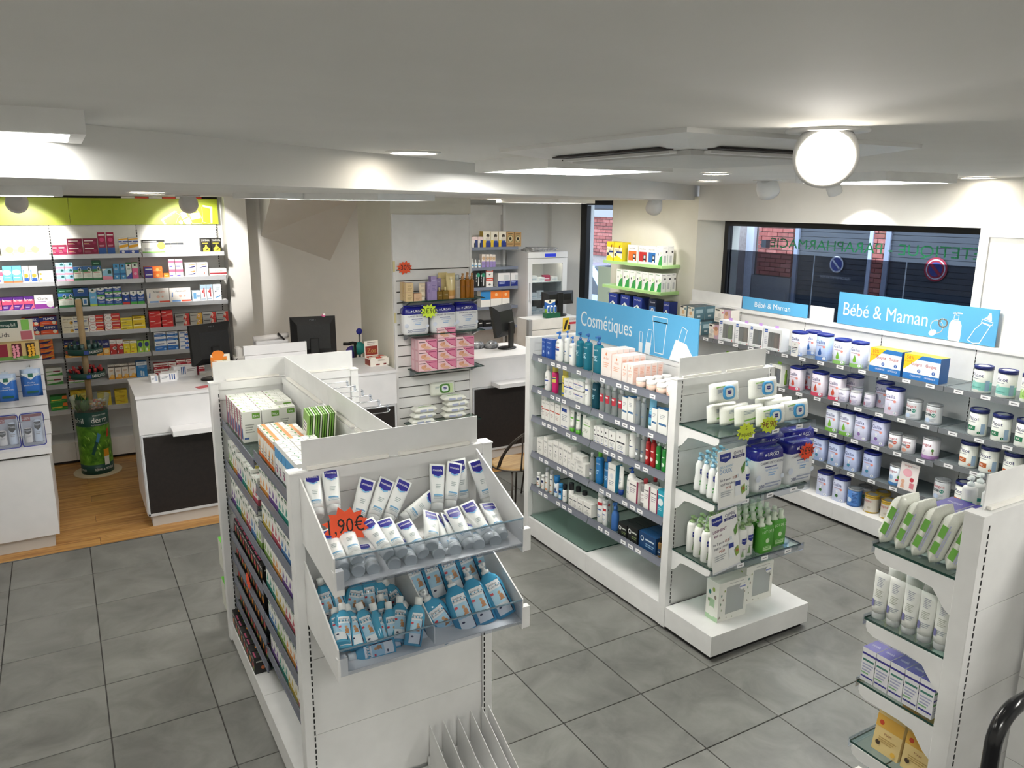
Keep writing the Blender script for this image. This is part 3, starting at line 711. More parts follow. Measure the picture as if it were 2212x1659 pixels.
# ---- gondola 3 : at the right edge, seen from its side
g3 = thing('shelving_gondola', 'white gondola end at the right edge with brackets in profile', 'shelving unit', (0, 0, 0))
gondola_end(g3, .022, .78, -1.435, -1.377, 1.43, [.14, .495, .802, 1.108, 1.40])
slots(g3, (.0575, -1.435), .025, .16, 1.40, '-y')
riser(g3, (.075, -1.402, 1.436, .74, -1.398, 1.545), [(.09, -1.416, 1.436, .40, -1.403, 1.446), (.44, -1.416, 1.436, .72, -1.403, 1.446)], 'x')
boxob('base_plinth', (.03, -1.375, .02, .77, -1.05, .145), METALW, g3)
for a, b in zip([.14, .495, .802, 1.108, 1.40], [.495, .802, 1.108, 1.40]): boxob('spine_panel', (.38, -2.6, a+.001, .42, -1.437, b-.001), METALW, g3)
boxob('spine_rail', (.375, -2.6, 1.40, .425, -1.437, 1.432), METALW, g3)
for z in (1.212, .942, .700, .458):
    bracket(.034, -1.10, -1.377, z-.010, g3); bracket(.75, -1.10, -1.377, z-.010, g3)
    glass_shelf(g3, (.036, -1.376, z-.008, .76, -1.09, z))
    boxob('price_rail', (.036, -1.089, z-.03, .76, -1.086, z+.008), ACRYL, g3)
# ---- baby wall : four bays along the shop window
bw = thing('wall_shelving', 'white wall shelving with glass shelves of baby products under the window', 'shelving unit', (0, 0, 0))
BY = [-.43, .269, .963, 1.656, 2.35, 3.0]
BWZ = [1.182, .905, .664, .41]
for a, b in zip(BY, BY[1:]):
    boxob('back_panel', (3.0-.03, a+.002, .145, 3.0, b-.002, 1.40), METALW, bw); boxob('top_ledge', (2.955, a+.001, 1.40, 3.0, b-.001, 1.43), METALW, bw)
    boxob('base_plinth', (2.615, a+.001, .025, 2.968, b-.001, .145), METALW, bw)
for y in BY[1:-1]: slots(bw, (2.97, y), .025, .16, 1.39, '-x')
boxob('kick_strip', (2.65, -.43, 0, 2.96, 3.0, .025), BLACK, bw)
for i, (a, b) in enumerate(zip(BY, BY[1:])):
    for z in (BWZ if i else [1.182, .905, .686, .41]):
        boxob('shelf', (2.66, a+.004, z-.008, 2.97, b-.004, z), CLEAR('b4bdc0', .22, .05), bw)
        r = MB(); r.box(2.652, a+.004, z-.032, 2.657, b-.004, z+.004, P('878b90', .3, .6)); r.box(2.657, a+.004, z-.010, 2.662, b-.004, z, P('878b90', .3, .6)); pr = ob('price_rail', r.mesh('price_rail'), bw)
        tags_on(pr, [(2.651, a+.09+k*.17, z-.014) for k in range(4)], '-x', .06, .024)
for y0, y1 in ((2.36, 2.99), (1.40, 1.62)): boxob('header_board', (2.972, y0, 1.432, 2.98, y1, 1.54), METALW, bw)
boxob('header_board', (2.972, -.43, 1.432, 2.98, .13, 1.54), METALW, bw)
s2, F, L, H = sign_board('header_sign', 'large blue baby sign with bottle drawings before the window', (2.962, .155, 1.434, 1.355, 1.675), BLUES, 'Bébé & Maman', .05, .098, '-x', 'low', .68)
mb = MB()
q = [(.89, .0), (.965, .0), (.97, .02), (.97, .11), (.955, .14), (.90, .14), (.885, .11), (.885, .02)]; mb.add([F(u, v, .0008) for u, v in q], [list(range(8))], P(WHT))
outline(mb, [(.912, .145), (.943, .145), (.943, .175), (.912, .175)], .004, F, WHT); outline(mb, [(.905, .185), (.927, .19), (.962, .19)], .008, F, WHT, False); outline(mb, [(.927, .175), (.927, .19)], .008, F, WHT, False)
outline(mb, ell(.80, .08, .045, .045, 18), .006, F, WHT); mb.add([F(u, v, .0008) for u, v in ell(.775, .035, .03, .02, 12, rot=.5)], [list(range(12))], P(WHT)); outline(mb, ell(.84, .11, .03, .028, 14), .010, F, WHT)
outline(mb, [(1.02, .02), (1.06, .005), (1.10, .012), (1.155, .13), (1.10, .145), (1.06, .10)], .005, F, WHT); outline(mb, [(1.095, .15), (1.165, .135), (1.17, .155), (1.10, .17)], .005, F, WHT)
mb.add([F(u, v, .0008) for u, v in ((1.11, .175), (1.16, .163), (1.158, .185), (1.152, .215), (1.14, .215), (1.13, .19))], [list(range(6))], P(WHT))
ob('bottle_drawings', mb.mesh('bottle_drawings'), s2)
sign_board('header_sign', 'small blue baby sign on the far shelving bay', (2.962, 1.64, 1.434, 2.335, 1.54), BLUES, 'Bébé & Maman', .14, .045, '-x', '', .40)
# ---- medicine wall at the back left
lw = thing('wall_shelving', 'white medicine wall shelving under a lime green header', 'shelving unit', (0, 0, 0))
LX = [-2.97, -2.27, -1.57, -.86]
LWZ = [1.865, 1.64, 1.41, 1.185, .965, .735, .50]
for a, b in zip(LX, LX[1:]):
    boxob('back_panel', (a+.002, 5.55, .12, b-.002, 5.575, 2.06), METALW, lw)
    boxob('base_plinth', (a+.001, 5.20, .03, b-.001, 5.55, .20), METALW, lw)
    boxob('panel_strip', (a+.002, 5.545, 2.06, b-.002, 5.575, 2.115), METALW, lw)
    for z in LWZ:
        boxob('shelf', (a+.006, 5.215, z-.012, b-.006, 5.55, z), P('d9dadc', .35), lw)
        r = MB(); r.box(a+.006, 5.200, z-.036, b-.006, 5.204, z+.002, P('c3c6cb', .3, .4)); r.box(a+.006, 5.204, z-.012, b-.006, 5.216, z-.002, P('c3c6cb', .3, .4)); ob('price_rail', r.mesh('price_rail'), lw)
for x in LX[1:]: slots(lw, (x, 5.55), .025, .22, 2.10, '-y', .009)
boxob('kick_strip', (-2.97, 5.24, 0, -.87, 5.55, .03), BLACK, lw)
gh = thing('header_sign', 'lime green header panel with white pill and bottle drawings', 'sign', (0, 0, 0))
for a, b in ((-2.97, -2.10), (-2.098, -.845)): boxob('header_panel', (a, 5.505, 2.11, b, 5.52, 2.345), GREENH, gh)
mb = MB(); 
class FG:
    curved = False
    def __call__(s, u, v, o): return (-.845-u, 5.505-o, 2.11+v)
F = FG(); G = 'd9dcc9'
def gp(*pts): mb.add([F(u, v, .0008) for u, v in pts][::-1], [list(range(len(pts)))], P(G))
q = lambda x, y: ((1955-x)/1133*.97, (355-y)/1133*.97)
for poly in ([(1355,305),(1500,210),(1530,215),(1385,310),(1410,352),(1390,355)], [(1560,235),(1585,215),(1615,225),(1640,270),(1575,300)], [(1580,310),(1645,280),(1672,320),(1660,355),(1610,355)], [(1535,330),(1560,308),(1580,325),(1575,355),(1545,350)], [(1655,150),(1680,130),(1705,140),(1705,175),(1655,180)], [(1655,240),(1755,225),(1770,290),(1670,310)], [(1800,145),(1900,165),(1890,345),(1870,350),(1875,185),(1800,165)]):
    gp(*[q(x, y) for x, y in poly])
outline(mb, [q(x, y) for x, y in [(1660,185),(1645,215),(1655,300),(1680,350),(1770,350),(1790,320),(1760,230),(1720,185)]], .004, F, G); outline(mb, [q(x, y) for x, y in [(1790,170),(1790,330),(1860,350)]], .003, F, G, False); outline(mb, [q(x, y) for x, y in [(1520,230),(1560,260),(1530,290),(1510,345)]], .003, F, G, False)
ob('pill_drawings', mb.mesh('pill_drawings'), gh)
def overstock():
    dk = thing('storage_recess', 'dark recess above the green header holding boxes', 'shelf', (0, 0, 0)); boxob('recess_back', (-2.2, 5.52, 2.346, -.84, 5.599, 2.364), P('15110f', .8), dk)
    for k in range(6):
        o = boxob('stock_box', (-.055, 0, 0, .055, .05, .016), P(('d9d4d0', 'c8402c')[k % 2], .6)); o.location = (-1.62+.115*k, 5.455, 2.346); tag(o, '%s boxed item peeping above the green header' % ORD[k], 'box', 'stock above the green header')
overstock()
# ---- counters
def counter(label, x0, x1, y0, y1, h, panel_x, tray):
    t = thing('service_counter', label, 'counter', (0, 0, 0))
    boxob('worktop', (x0-.004, y0-.008, h-.022, x1+.004, y1, h), WHITE, t)
    boxob('carcass', (x0, y0+.012, .09, x1, y1-.01, h-.022), WHITE, t)
    boxob('front_panel', (x0, y0, .70, x1, y0+.012, h-.024), WHITE, t)
    boxob('dark_panel', (panel_x[0]+.012, y0-.002, .105, panel_x[1]-.012, y0+.012, .675), DARK, t)
    for b in ((panel_x[0], y0-.003, .685, panel_x[1], y0+.01, .697), (panel_x[0], y0-.004, .09, panel_x[0]+.012, y0+.01, .685), (panel_x[0], y0-.004, .085, panel_x[1], y0+.01, .105)): boxob('panel_trim', b, P('cfd2d6', .3), t)
    boxob('toe_kick', (x0+.03, y0+.02, 0, x1-.03, y1-.02, .09), P('cbc8c4', .5), t)
    if tray: boxob('bag_shelf', (tray[0], y0-.16, .705, tray[1], y0-.004, .742), WHITE, t, .002)
    return t
counter('long white service counter with dark front panel behind the near gondola', -1.862, .08, 3.31, 3.96, .985, (-1.855, .07), (-1.66, -1.05))
counter('white service counter with dark front panel beside the slat wall', .876, 1.62, 3.50, 4.12, .965, (.885, 1.61), (1.07, 1.50))
def kiosk():
    t = thing('display_counter', 'low white counter with slatted back board at the left edge', 'counter', (0, 0, 0))
    boxob('cabinet', (-3.3, 3.275, .09, -2.418, 3.95, .655), WHITE, t); boxob('worktop', (-3.3, 3.255, .672, -2.402, 3.97, .715), WHITE, t); boxob('shadow_gap', (-3.3, 3.285, .655, -2.43, 3.94, .672), P('55524f', .6), t)
    boxob('toe_kick', (-3.3, 3.30, 0, -2.45, 3.9, .09), P('cbc8c4', .5), t)
    for k in range(5):
        boxob('slat', (-3.3, 3.60, .72+k*.107, -2.398, 3.618, .72+k*.107+.100), WHITE, t)
    boxob('board_core', (-3.3, 3.618, .716, -2.398, 3.635, 1.262), WHITE, t); boxob('board_top', (-3.3, 3.595, 1.255, -2.396, 3.64, 1.272), WHITE, t)
kiosk()
# ---- slat wall on the centre wall
sw = thing('slat_wall', 'pale slatted display board on the end of the centre wall', 'display board', (0, 0, 0))
boxob('plain_panel', (.155, 3.478, 1.785, .845, 3.498, 2.228), METALW, sw)
z = 1.785-.0905
for k in range(19):
    boxob('slat', (.165, 3.478, max(.06, z), .84, 3.496, z+.0805), METALW, sw); z -= .0905
boxob('groove_back', (.165, 3.492, .06, .84, 3.498, 1.79), P('4d4b47', .6), sw)
for x in (.142, .842): boxob('edge_trim', (x, 3.474, .04, x+.024, 3.5, 2.235), METALW, sw)
for x, zz in ((.142, 1.77), (.142, 1.345)): boxob('tape_strip', (x-.002, 3.470, zz, x+.016, 3.474, zz+.085), P('d8cf9f', .6), sw)
SWZ = [1.538, 1.262, .945]
for z, x0, x1 in ((1.538, .20, .90), (1.262, .20, .90), (.945, .25, .89)):
    glass_shelf(sw, (x0, 3.29, z-.007, x1, 3.477, z))
    for x in (x0+.02, x1-.04): ob('shelf_arm', MB().prism([(3.477, z-.008), (3.33, z-.008), (3.40, z-.035), (3.477, z-.07)], x, x+.02, GREYM, 'x').mesh('shelf_arm'), sw)
# ---- corner shelving, fridge and slatted cabinet at the back right
cs = thing('wall_shelving', 'narrow white corner shelving with glass shelves beside the fridge', 'shelving unit', (0, 0, 0))
boxob('back_panel', (1.70, 5.56, .2, 2.35, 5.59, 2.31), METALW, cs); boxob('side_post', (1.70, 5.5, 0, 1.735, 5.56, 2.31), METALW, cs); boxob('side_post', (2.315, 5.5, 0, 2.35, 5.56, 2.31), METALW, cs)
boxob('top_panel', (1.70, 5.53, 2.20, 2.35, 5.56, 2.31), METALW, cs)
for z in (1.845, 1.622, 1.397, 1.174, .945): boxob('shelf', (1.72, 5.21, z-.009, 2.345, 5.555, z), CLEAR('d5dbe2', .25, .05), cs); boxob('shelf_lip', (1.72, 5.2, z-.03, 2.345, 5.206, z+.004), CLEAR('b9c2d4', .35, .1), cs)
def fridge():
    t = thing('medical_fridge', 'small white glass-door fridge holding boxes with blue display on top', 'fridge', (2.36, 5.0, 1.03))
    w_, d_, h_ = .53, .50, .76
    for b in ((0, 0.03, 0, .03, d_, h_), (w_-.03, .03, 0, w_, d_, h_), (.03, .03, 0, w_-.03, d_, .05), (.03, .03, h_-.09, w_-.03, d_, h_), (.03, d_-.03, .05, w_-.03, d_, h_-.09)): boxob('cabinet_wall', b, P('d7d8da', .4), t)
    boxob('control_head', (0, -.002, h_-.065, w_, .028, h_), P('e4e5e8', .35), t); boxob('display', (.22, -.004, h_-.055, .37, -.001, h_-.018), EMIT('1f2fa8', .6), t)
    for b in ((.0, 0, 0, .055, .028, h_-.07), (w_-.06, 0, 0, w_, .028, h_-.07), (.055, 0, 0, w_-.06, .028, .05), (.055, 0, h_-.13, w_-.06, .028, h_-.07)): boxob('door_frame', b, P('e2e3e6', .35), t)
    boxob('door_glass', (.055, .01, .05, w_-.06, .016, h_-.13), GLAZE('eef2f4', .03, .3), t); boxob('door_handle', (.008, -.03, .22, .026, -.012, .42), P('d0d2d6', .3), t)
    for z in (.21, .41): boxob('wire_shelf', (.035, .05, z, w_-.035, d_-.04, z+.008), P('e9eaec', .4), t)
    boxob('lamp_strip', (.06, .06, h_-.10, w_-.06, .10, h_-.092), EMIT('fff3d8', 9), t)
fridge()
fc = thing('slatted_cabinet', 'white horizontally slatted cabinet front below the fridge', 'cabinet', (0, 0, 0))
for k in range(9): boxob('slat', (2.14, 4.55, .01+k*.122, 2.80, 4.57, .01+k*.122+.113), METALW, fc)
boxob('carcass', (2.14, 4.57, .03, 2.80, 4.86, 1.09), METALW, fc); boxob('edge_post', (2.10, 4.54, 0, 2.14, 4.59, 1.10), P('9a9da1', .4), fc); boxob('fridge_plinth', (2.37, 5.0, 0, 2.88, 5.5, 1.028), METALW, fc)
# ---- green shelves on the window pier
for z, lab in ((1.752, 'upper'), (1.497, 'middle'), (1.245, 'lower')):
    o = boxob('wall_shelf', (2.765, 3.20, z-.03, 2.998, 4.14, z), P('a8d08a', .45), None, .002); tag(o, '%s pale green wall shelf on the cream pier' % lab, 'shelf', 'green shelves on the pier')

def handrail2():
    t = thing('stair_handrail', 'black glossy tubular handrail bending down at the lower right corner', 'handrail', (0, 0, 0))
    y = -1.70; x0, zt = (-.295, 1.062)
    pts = [(x0, y, .0), (x0, y, zt-.09)]; 
    for k in range(1, 8):
        a = PI-k*(PI/2)/8; pts.append((x0+.09+.09*math.cos(a), y, zt-.09+.09*math.sin(a)))
    pts += [(x0+.09, y, zt), (x0+.7, y, zt)]
    mb = MB(); mb.tube(pts, .02, P('16171a', .2), 14); ob('rail_tube', mb.mesh('rail_tube'), t)
    mb = MB(); mb.lathe([(.045, 0), (.045, .006), (.03, .012)], P('16171a', .3), 20); ob('floor_flange', mb.mesh('floor_flange'), t, (x0, y, 0))
# ================================================================== products
S = {}
def st(key, sh, n, d, cat, b, e=(), **k):
    S[key] = dict(sh=sh, n=n, d=d, c=cat, b=b, e=list(e), **k)
def sh_carton(s, w, d, h):
    mb = MB(); B = P(s['b'], s.get('r', .42))
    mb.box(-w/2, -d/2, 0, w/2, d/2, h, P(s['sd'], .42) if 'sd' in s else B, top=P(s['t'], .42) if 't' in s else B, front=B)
    decal(mb, s['e'], w, h, Flat(w, d/2))
    if 'se' in s: decal(mb, s['se'], d, h, Side(w, d, 1)); decal(mb, s['se'], d, h, Side(w, d, -1))
    if 'te' in s: decal(mb, s['te'], w, d, Top(w, d, h))
    out = [(s['n'], mb.mesh(s['n']))]
    if 'win' in s:      # clear window with the toy or bottle behind it
        u0, v0, u1, v1, c = s['win']
    return out
def prof_body(kind, r, h):
    if kind == 'cyl': return [(r*.90, 0), (r*.98, h*.015), (r, h*.05), (r, h*.90), (r*.97, h*.94), (r*.80, h*.975), (r*.45, h)]
    if kind == 'slope': return [(r*.92, 0), (r, h*.04), (r, h*.70), (r*.93, h*.80), (r*.75, h*.90), (r*.45, h*.97), (r*.42, h)]
    if kind == 'waist': return [(r*.92, 0), (r, h*.05), (r*.97, h*.25), (r*.80, h*.55), (r*.84, h*.72), (r*.80, h*.85), (r*.55, h*.95), (r*.40, h)]
    if kind == 'can': return [(r*.93, 0), (r, h*.02), (r, h*.88), (r*.92, h*.93), (r*.80, h)]
    return [(r, 0), (r, h)]
def sh_bottle(s, w, d, h):
    r = w/2; sy = d/w; bf = s.get('bf', .80); hb = h*bf; n = s['n']; pw = s.get('pw', 2.0)
    M = CLEAR(s['b'], s.get('op', .45), .08) if s.get('clear') else P(s['b'], s.get('r', .3))
    mb = MB(); mb.lathe(prof_body(s.get('pf', 'cyl'), r, hb), M, 18, sy=sy, pw=pw)
    lab = s.get('lab')
    pf = prof_body(s.get('pf', 'cyl'), r, hb); cy = Cyl(w, r, r*sy, pf, pw)
    if s['e'] and not lab: decal(mb, s['e'], w, hb, cy)
    out = [(n, mb.mesh(n))]
    if lab:
        v0, v1, c = lab; lb = MB(); m_ = 12; a = 1.15
        lb.add([q for j in range(m_+1) for q in ((((r+.0006)*math.sin(-a+2*a*j/m_)), -(r*sy+.0006)*math.cos(-a+2*a*j/m_), v0*hb), (((r+.0006)*math.sin(-a+2*a*j/m_)), -(r*sy+.0006)*math.cos(-a+2*a*j/m_), v1*hb))], [(2*j, 2*j+2, 2*j+3, 2*j+1) for j in range(m_)], P(c, .4))
        decal(lb, s['e'], w, hb, Cyl(w, r, r*sy), .001); out.append(('label', lb.mesh('label')))
    cm = MB(); C = P(s.get('cap', 'f2f2f2'), .35) if s.get('cap') != 'clear' else CLEAR('e8eef0', .3)
    k = s.get('ck', 'flip'); cr = r*s.get('cr', .5); rem = h-hb
    if k == 'pump':
        cm.lathe([(cr, hb), (cr, hb+rem*.28), (cr*.45, hb+rem*.32), (cr*.4, hb+rem*.62)], C, 12); cm.lathe([(cr*.75, hb+rem*.62), (cr*.8, hb+rem*.95), (cr*.5, h)], C, 12)
        cm.box(-cr*.28, -cr*2.1, hb+rem*.72, cr*.28, 0, hb+rem*.92, C)
    elif k == 'spray':
        cm.lathe([(cr, hb), (cr, hb+rem*.45), (cr*.55, hb+rem*.5), (cr*.55, h)], C, 12); cm.box(-cr*.4, -cr*1.6, hb+rem*.65, cr*.4, cr*.6, h, C)
    else: cm.lathe([(cr, hb), (cr, hb+rem*.92), (cr*.92, h)], C, 14, sy=sy if s.get('csq') else 1.0)
    out.append(('pump_head' if k in ('pump', 'spray') else 'cap', cm.mesh('cap'))); return out
def sh_can(s, w, d, h):
    r = w/2; pw = s.get('pw', 2.0); sy = d/w; n = s['n']; lf = s.get('lf', .13); hb = h*(1-lf)
    mb = MB(); mats = None; prof = [(r*.97, 0), (r, h*.015)]; ml = [P('b9bcc2', .3, .8)]
    bands = s.get('bands') or [(1.0, s['b'])]; z0 = h*.015
    for z1, c in bands: prof.append((r, hb*z1)); ml.append(P(c, .32))
    mb.lathe(prof, None, 24, sy=sy, pw=pw, mats=ml)
    decal(mb, s['e'], w, hb, Cyl(w, r, r*sy, None, pw))
    lm = MB(); L = P(s['lid'], .3); lr = r*s.get('lr', 1.03)
    lm.lathe([(lr, hb), (lr, h*.985), (lr*.95, h), (lr*.84, h), (lr*.82, h*.985), (.001, h*.985)], L, 24, sy=sy, pw=pw, cap0=True, cap1=False)
    if 'lt' in s: lm.lathe([(lr*.62, h*.986), (lr*.6, h*.9875)], P(s['lt'], .4), 20, sy=sy)
    return [(n, mb.mesh(n)), ('lid', lm.mesh('lid'))]
def sh_tube(s, w, d, h):
    """squeeze tube standing on its cap; crimped flat at the top"""
    n = 16; hc = h*s.get('hc', .15); cr = w*.40; rings = []; B = P(s['b'], s.get('r', .3))
    for k in range(7):
        f = k/6; z = hc+(h-hc)*f; rx = cr*1.02+(w/2-cr*1.02)*min(1, f*1.3); ry = max(.0012, (cr*1.02)*(1-f)**.8 if f > .15 else cr*1.02)
        rings.append([(rx*math.cos(2*PI*j/n), ry*math.sin(2*PI*j/n), z) for j in range(n)])
    mb = MB(); mb.loft(rings, B, True, True)
    class TF:
        curved = 2
        def __call__(q, u, v, o):
            f = max(0, min(1, v/(h-hc))); ry = max(.0012, (cr*1.02)*(1-f)**.8 if f > .15 else cr*1.02); rx = cr*1.02+(w/2-cr*1.02)*min(1, f*1.3)
            x = (u-w/2); t = max(-.98, min(.98, x/rx)); return (x, -ry*math.sqrt(1-t*t)-o-.0004, hc+v)
    decal(mb, s['e'], w, h-hc, TF())
    cm = MB(); cm.lathe([(cr*.86, 0), (cr*.92, h*.01), (cr, hc*.98), (cr*.9, hc)], P(s.get('cap', 'e6e8e8'), .3) if not s.get('ccl') else CLEAR(s['ccl'], .55, .2), 16)
    return [(s['n'], mb.mesh(s['n'])), ('cap', cm.mesh('cap'))]
def sh_pack(s, w, d, h):
    """soft film pack lying flat, crimped at both ends"""
    nx, ny = 12, 8; mb = MB(); rnd = random.Random(int(w*1e5)); B = P(s['b'], .28)
    def zz(u, v, top):
        e = min(1, min(u, 1-u)/.14); f = min(1, min(v, 1-v)/.12); t = (max(0, e)**.5)*(max(0, f)**.45)
        return h/2+(1 if top else -1)*max(.0015, t*h/2)+(rnd.uniform(-.002, .002) if top else 0)
    vt = []
    for top in (True, False):
        for i in range(nx+1):
            for j in range(ny+1):
                u, v = i/nx, j/ny; vt.append(((u-.5)*w, (v-.5)*d*(1-.10*(1-min(1, min(u, 1-u)/.1))), zz(u, v, top)))
    k = (nx+1)*(ny+1); fs = []
    for i in range(nx):
        for j in range(ny):
            a = i*(ny+1)+j; b = a+ny+1; fs += [[a, b, b+1, a+1], [k+a, k+a+1, k+b+1, k+b]]
    for i in range(nx):
        for j in (0, ny): a = i*(ny+1)+j; b = a+ny+1; fs.append([a, b, b+k, a+k][::(1 if j else -1)])
    for j in range(ny):
        for i in (0, nx): a = i*(ny+1)+j; fs.append([a, a+1, a+1+k, a+k][::(-1 if i else 1)])
    mb.add(vt, fs, B, True)
    decal(mb, s['e'], w*.74, d*.8, type('T', (), {'curved': False, '__call__': lambda q, u, v, o: (u-w*.37, v-d*.4, h+.0022+o)})())
    if 'fe' in s: decal(mb, s['fe'], w*.7, h, type('T', (), {'curved': False, '__call__': lambda q, u, v, o: (u-w*.35, -d*.5-.001-o, v)})())
    out = [(s['n'], mb.mesh(s['n']))]
    if 'lid' in s:
        lm = MB(); fm = lambda rx, ry, z: [(.05*w+rx*math.copysign(abs(math.cos(2*PI*j/20))**.6, math.cos(2*PI*j/20)), ry*math.copysign(abs(math.sin(2*PI*j/20))**.6, math.sin(2*PI*j/20)), z) for j in range(20)]
        lm.loft([fm(w*.20, d*.34, h), fm(w*.20, d*.34, h+.006), fm(w*.15, d*.24, h+.007)], P(s['lid'], .35)); lm.add(fm(w*.135, d*.22, h+.0075), [list(range(20))], P('e8eef0'))
        decal(lm, [('p', [(.3, .75), (.7, .75), (.7, .4), (.5, .3), (.3, .4)], '1b1b7c'), ('t', 'mustela', .5, .52, .1, 'ffffff', .36)], w*.3, d*.44, type('T', (), {'curved': False, '__call__': lambda q, u, v, o: (.05*w+u-w*.15, v-d*.22, h+.0078+o)})())
        out.append(('reseal_lid', lm.mesh('reseal_lid')))
    return out
def sh_cotton(s, w, d, h):
    """soft plastic bag of cotton squares, coloured top"""
    mb = MB(); n = 8; rs = []; z = [0, .01, .10, .5, .74, .741, .93, 1.0]; k = [.90, .97, 1, 1.015, 1, 1, .96, .80]
    for q, t in zip(z, k):
        a, b = w/2*t, d/2*t; c = .018
        rs.append([(-a+c, -b, q*h), (a-c, -b, q*h), (a, -b+c, q*h), (a, b-c, q*h), (a-c, b, q*h), (-a+c, b, q*h), (-a, b-c, q*h), (-a, -b+c, q*h)])
    A, Bm = P(s['b'], .25), P(s['t'], .25)
    mb.loft(rs, A, True, True, True, [A, A, A, A, Bm, Bm, Bm])
    decal(mb, s['e'], w*.94, h, Flat(w*.94, d/2*1.016), .001)
    tp = MB(); tp.add([(-w*.4, -.004, h*.99), (w*.4, -.004, h*.99), (w*.43, .0, h*1.05), (-w*.43, .003, h*1.05)], [(0, 1, 2, 3)], Bm); tp.add([(-w*.4, .004, h*.99), (w*.4, .004, h*.99), (w*.43, .003, h*1.05), (-w*.43, .004, h*1.05)], [(3, 2, 1, 0)], Bm)
    return [(s['n'], mb.mesh(s['n'])), ('sealed_seam', tp.mesh('sealed_seam'))]
def sh_jar(s, w, d, h):
    r = w/2; mb = MB(); mb.lathe([(r*.9, 0), (r*.97, h*.05), (r, h*.15), (r, h*.62), (r*.92, h*.66)], P(s['b'], .3), 18); decal(mb, s['e'], w, h*.66, Cyl(w, r))
    lm = MB(); lm.lathe([(r, h*.66), (r*1.02, h*.68), (r*1.02, h*.95), (r*.94, h)], P(s['lid'], .3), 18); return [(s['n'], mb.mesh(s['n'])), ('lid', lm.mesh('lid'))]
def sh_window_box(s, w, d, h):
    """carton with a clear window and what is packed inside"""
    mb = MB(); B = P(s['b'], .42); u0, v0, u1, v1 = s['win']; t = .0015
    fr = [(-w/2, 0, w/2, v0*h), (-w/2, v1*h, w/2, h), (-w/2, v0*h, -w/2+u0*w, v1*h), (-w/2+u1*w, v0*h, w/2, v1*h)]
    for a, b, c, e in fr: mb.box(a, -d/2, b, c, -d/2+t, e, B)
    mb.box(-w/2, -d/2+t, 0, -w/2+t, d/2, h, P(s.get('sd', s['b']), .42)); mb.box(w/2-t, -d/2+t, 0, w/2, d/2, h, P(s.get('sd', s['b']), .42)); mb.box(-w/2+t, d/2-t, 0, w/2-t, d/2, h, P(s.get('in', '8d8a86'), .5)); mb.box(-w/2+t, -d/2+t, 0, w/2-t, d/2-t, t, B); mb.box(-w/2+t, -d/2+t, h-t, w/2-t, d/2-t, h, B)
    decal(mb, s['e'], w, h, Flat(w, d/2)); 
    if 'se' in s: decal(mb, s['se'], d, h, Side(w, d, -1)); decal(mb, s['se'], d, h, Side(w, d, 1))
    out = [(s['n'], mb.mesh(s['n']))]
    pn = MB(); pn.box(-w/2+u0*w, -d/2+t, v0*h, -w/2+u1*w, -d/2+t*1.5, v1*h, CLEAR('f2f4f4', .10, .05)); out.append(('clear_window', pn.mesh('clear_window')))
    k = s.get('ins')
    if k == 'owl':
        o = MB(); c = P('9a9087', .9); g = P('b9c4b6', .95); x = (u0+u1)/2*w-w/2-.012
        def prof(cz, rz, r, m): o.lathe([(r*math.cos(a), cz+rz*math.sin(a)) for a in [(-.5+q/8)*PI for q in range(9)]], m, 14, cx=x, sy=.7)
        prof(v0*h+.055, .058, .044, g); prof(v0*h+.128, .034, .038, c)
        for sx in (-1, 1):
            o.add([(x+sx*.016+.010*math.cos(2*PI*j/12), -.0285, v0*h+.134+.010*math.sin(2*PI*j/12)) for j in range(12)], [list(range(12))], P('ece8e0', .7)); o.add([(x+sx*.016+.004*math.cos(2*PI*j/10), -.029, v0*h+.134+.004*math.sin(2*PI*j/10)) for j in range(10)], [list(range(10))], P('20201e', .5))
            o.loft([[(x+sx*.028, -.005, v0*h+.15), (x+sx*.040, 0, v0*h+.145), (x+sx*.034, .006, v0*h+.15)], [(x+sx*.036, 0, v0*h+.172)]*3], c, True, False)
        out.append(('plush_toy', o.mesh('plush_toy')))
        q = MB(); q.box(x+.052, -.01, v0*h+.002, x+.082, .02, v0*h+.10, P('dfe4ea', .4)); out.append(('small_carton', q.mesh('small_carton')))
    elif k == 'bottle':
        o = MB(); r = .024; x = (u0+u1)/2*w-w/2+.008
        for dx, c in ((-.018, s['ic']), (.026, s['ic2'])):
            o.lathe([(r*.8, .012), (r, .02), (r*.92, h*.35), (r, h*.55), (r*.85, h*.62), (r*.8, h*.78), (r*.3, h*.86)], P(c, .4), 12, cx=x+dx, cy=.0+.01*(dx > 0))
        out.append(('baby_bottle', o.mesh('baby_bottle')))
    if 'tab' in s:
        tb = MB(); tb.box(-.018, -.001, h, .018, .001, h+.022, P(s['tab'], .5)); out.append(('hanging_tab', tb.mesh('hanging_tab')))
    return out
def sh_trio(s, w, d, h):
    """three bottles shrink-wrapped together"""
    mb = MB(); r = w/4
    mb.loft([[(x*k, y*k, z) for x, y in ((-w/2+.01, -d/2), (w/2-.01, -d/2), (w/2, 0), (w/2-.01, d/2), (-w/2+.01, d/2), (-w/2, 0))] for z, k in ((0, .96), (.01, 1), (h*.70, 1), (h*.76, .9))], P(s['b'], .25), True, True, True)
    decal(mb, s['e'], w, h*.76, Flat(w, d/2)); out = [(s['n'], mb.mesh(s['n']))]
    for x in (-w/4, w/4):
        c = MB(); c.lathe([(r*.85, h*.74), (r*.8, h*.80), (r*.5, h*.84), (r*.5, h)], P('dfe9d6', .4), 12, cx=x); out.append(('bottle_cap', c.mesh('bottle_cap')))
    return out
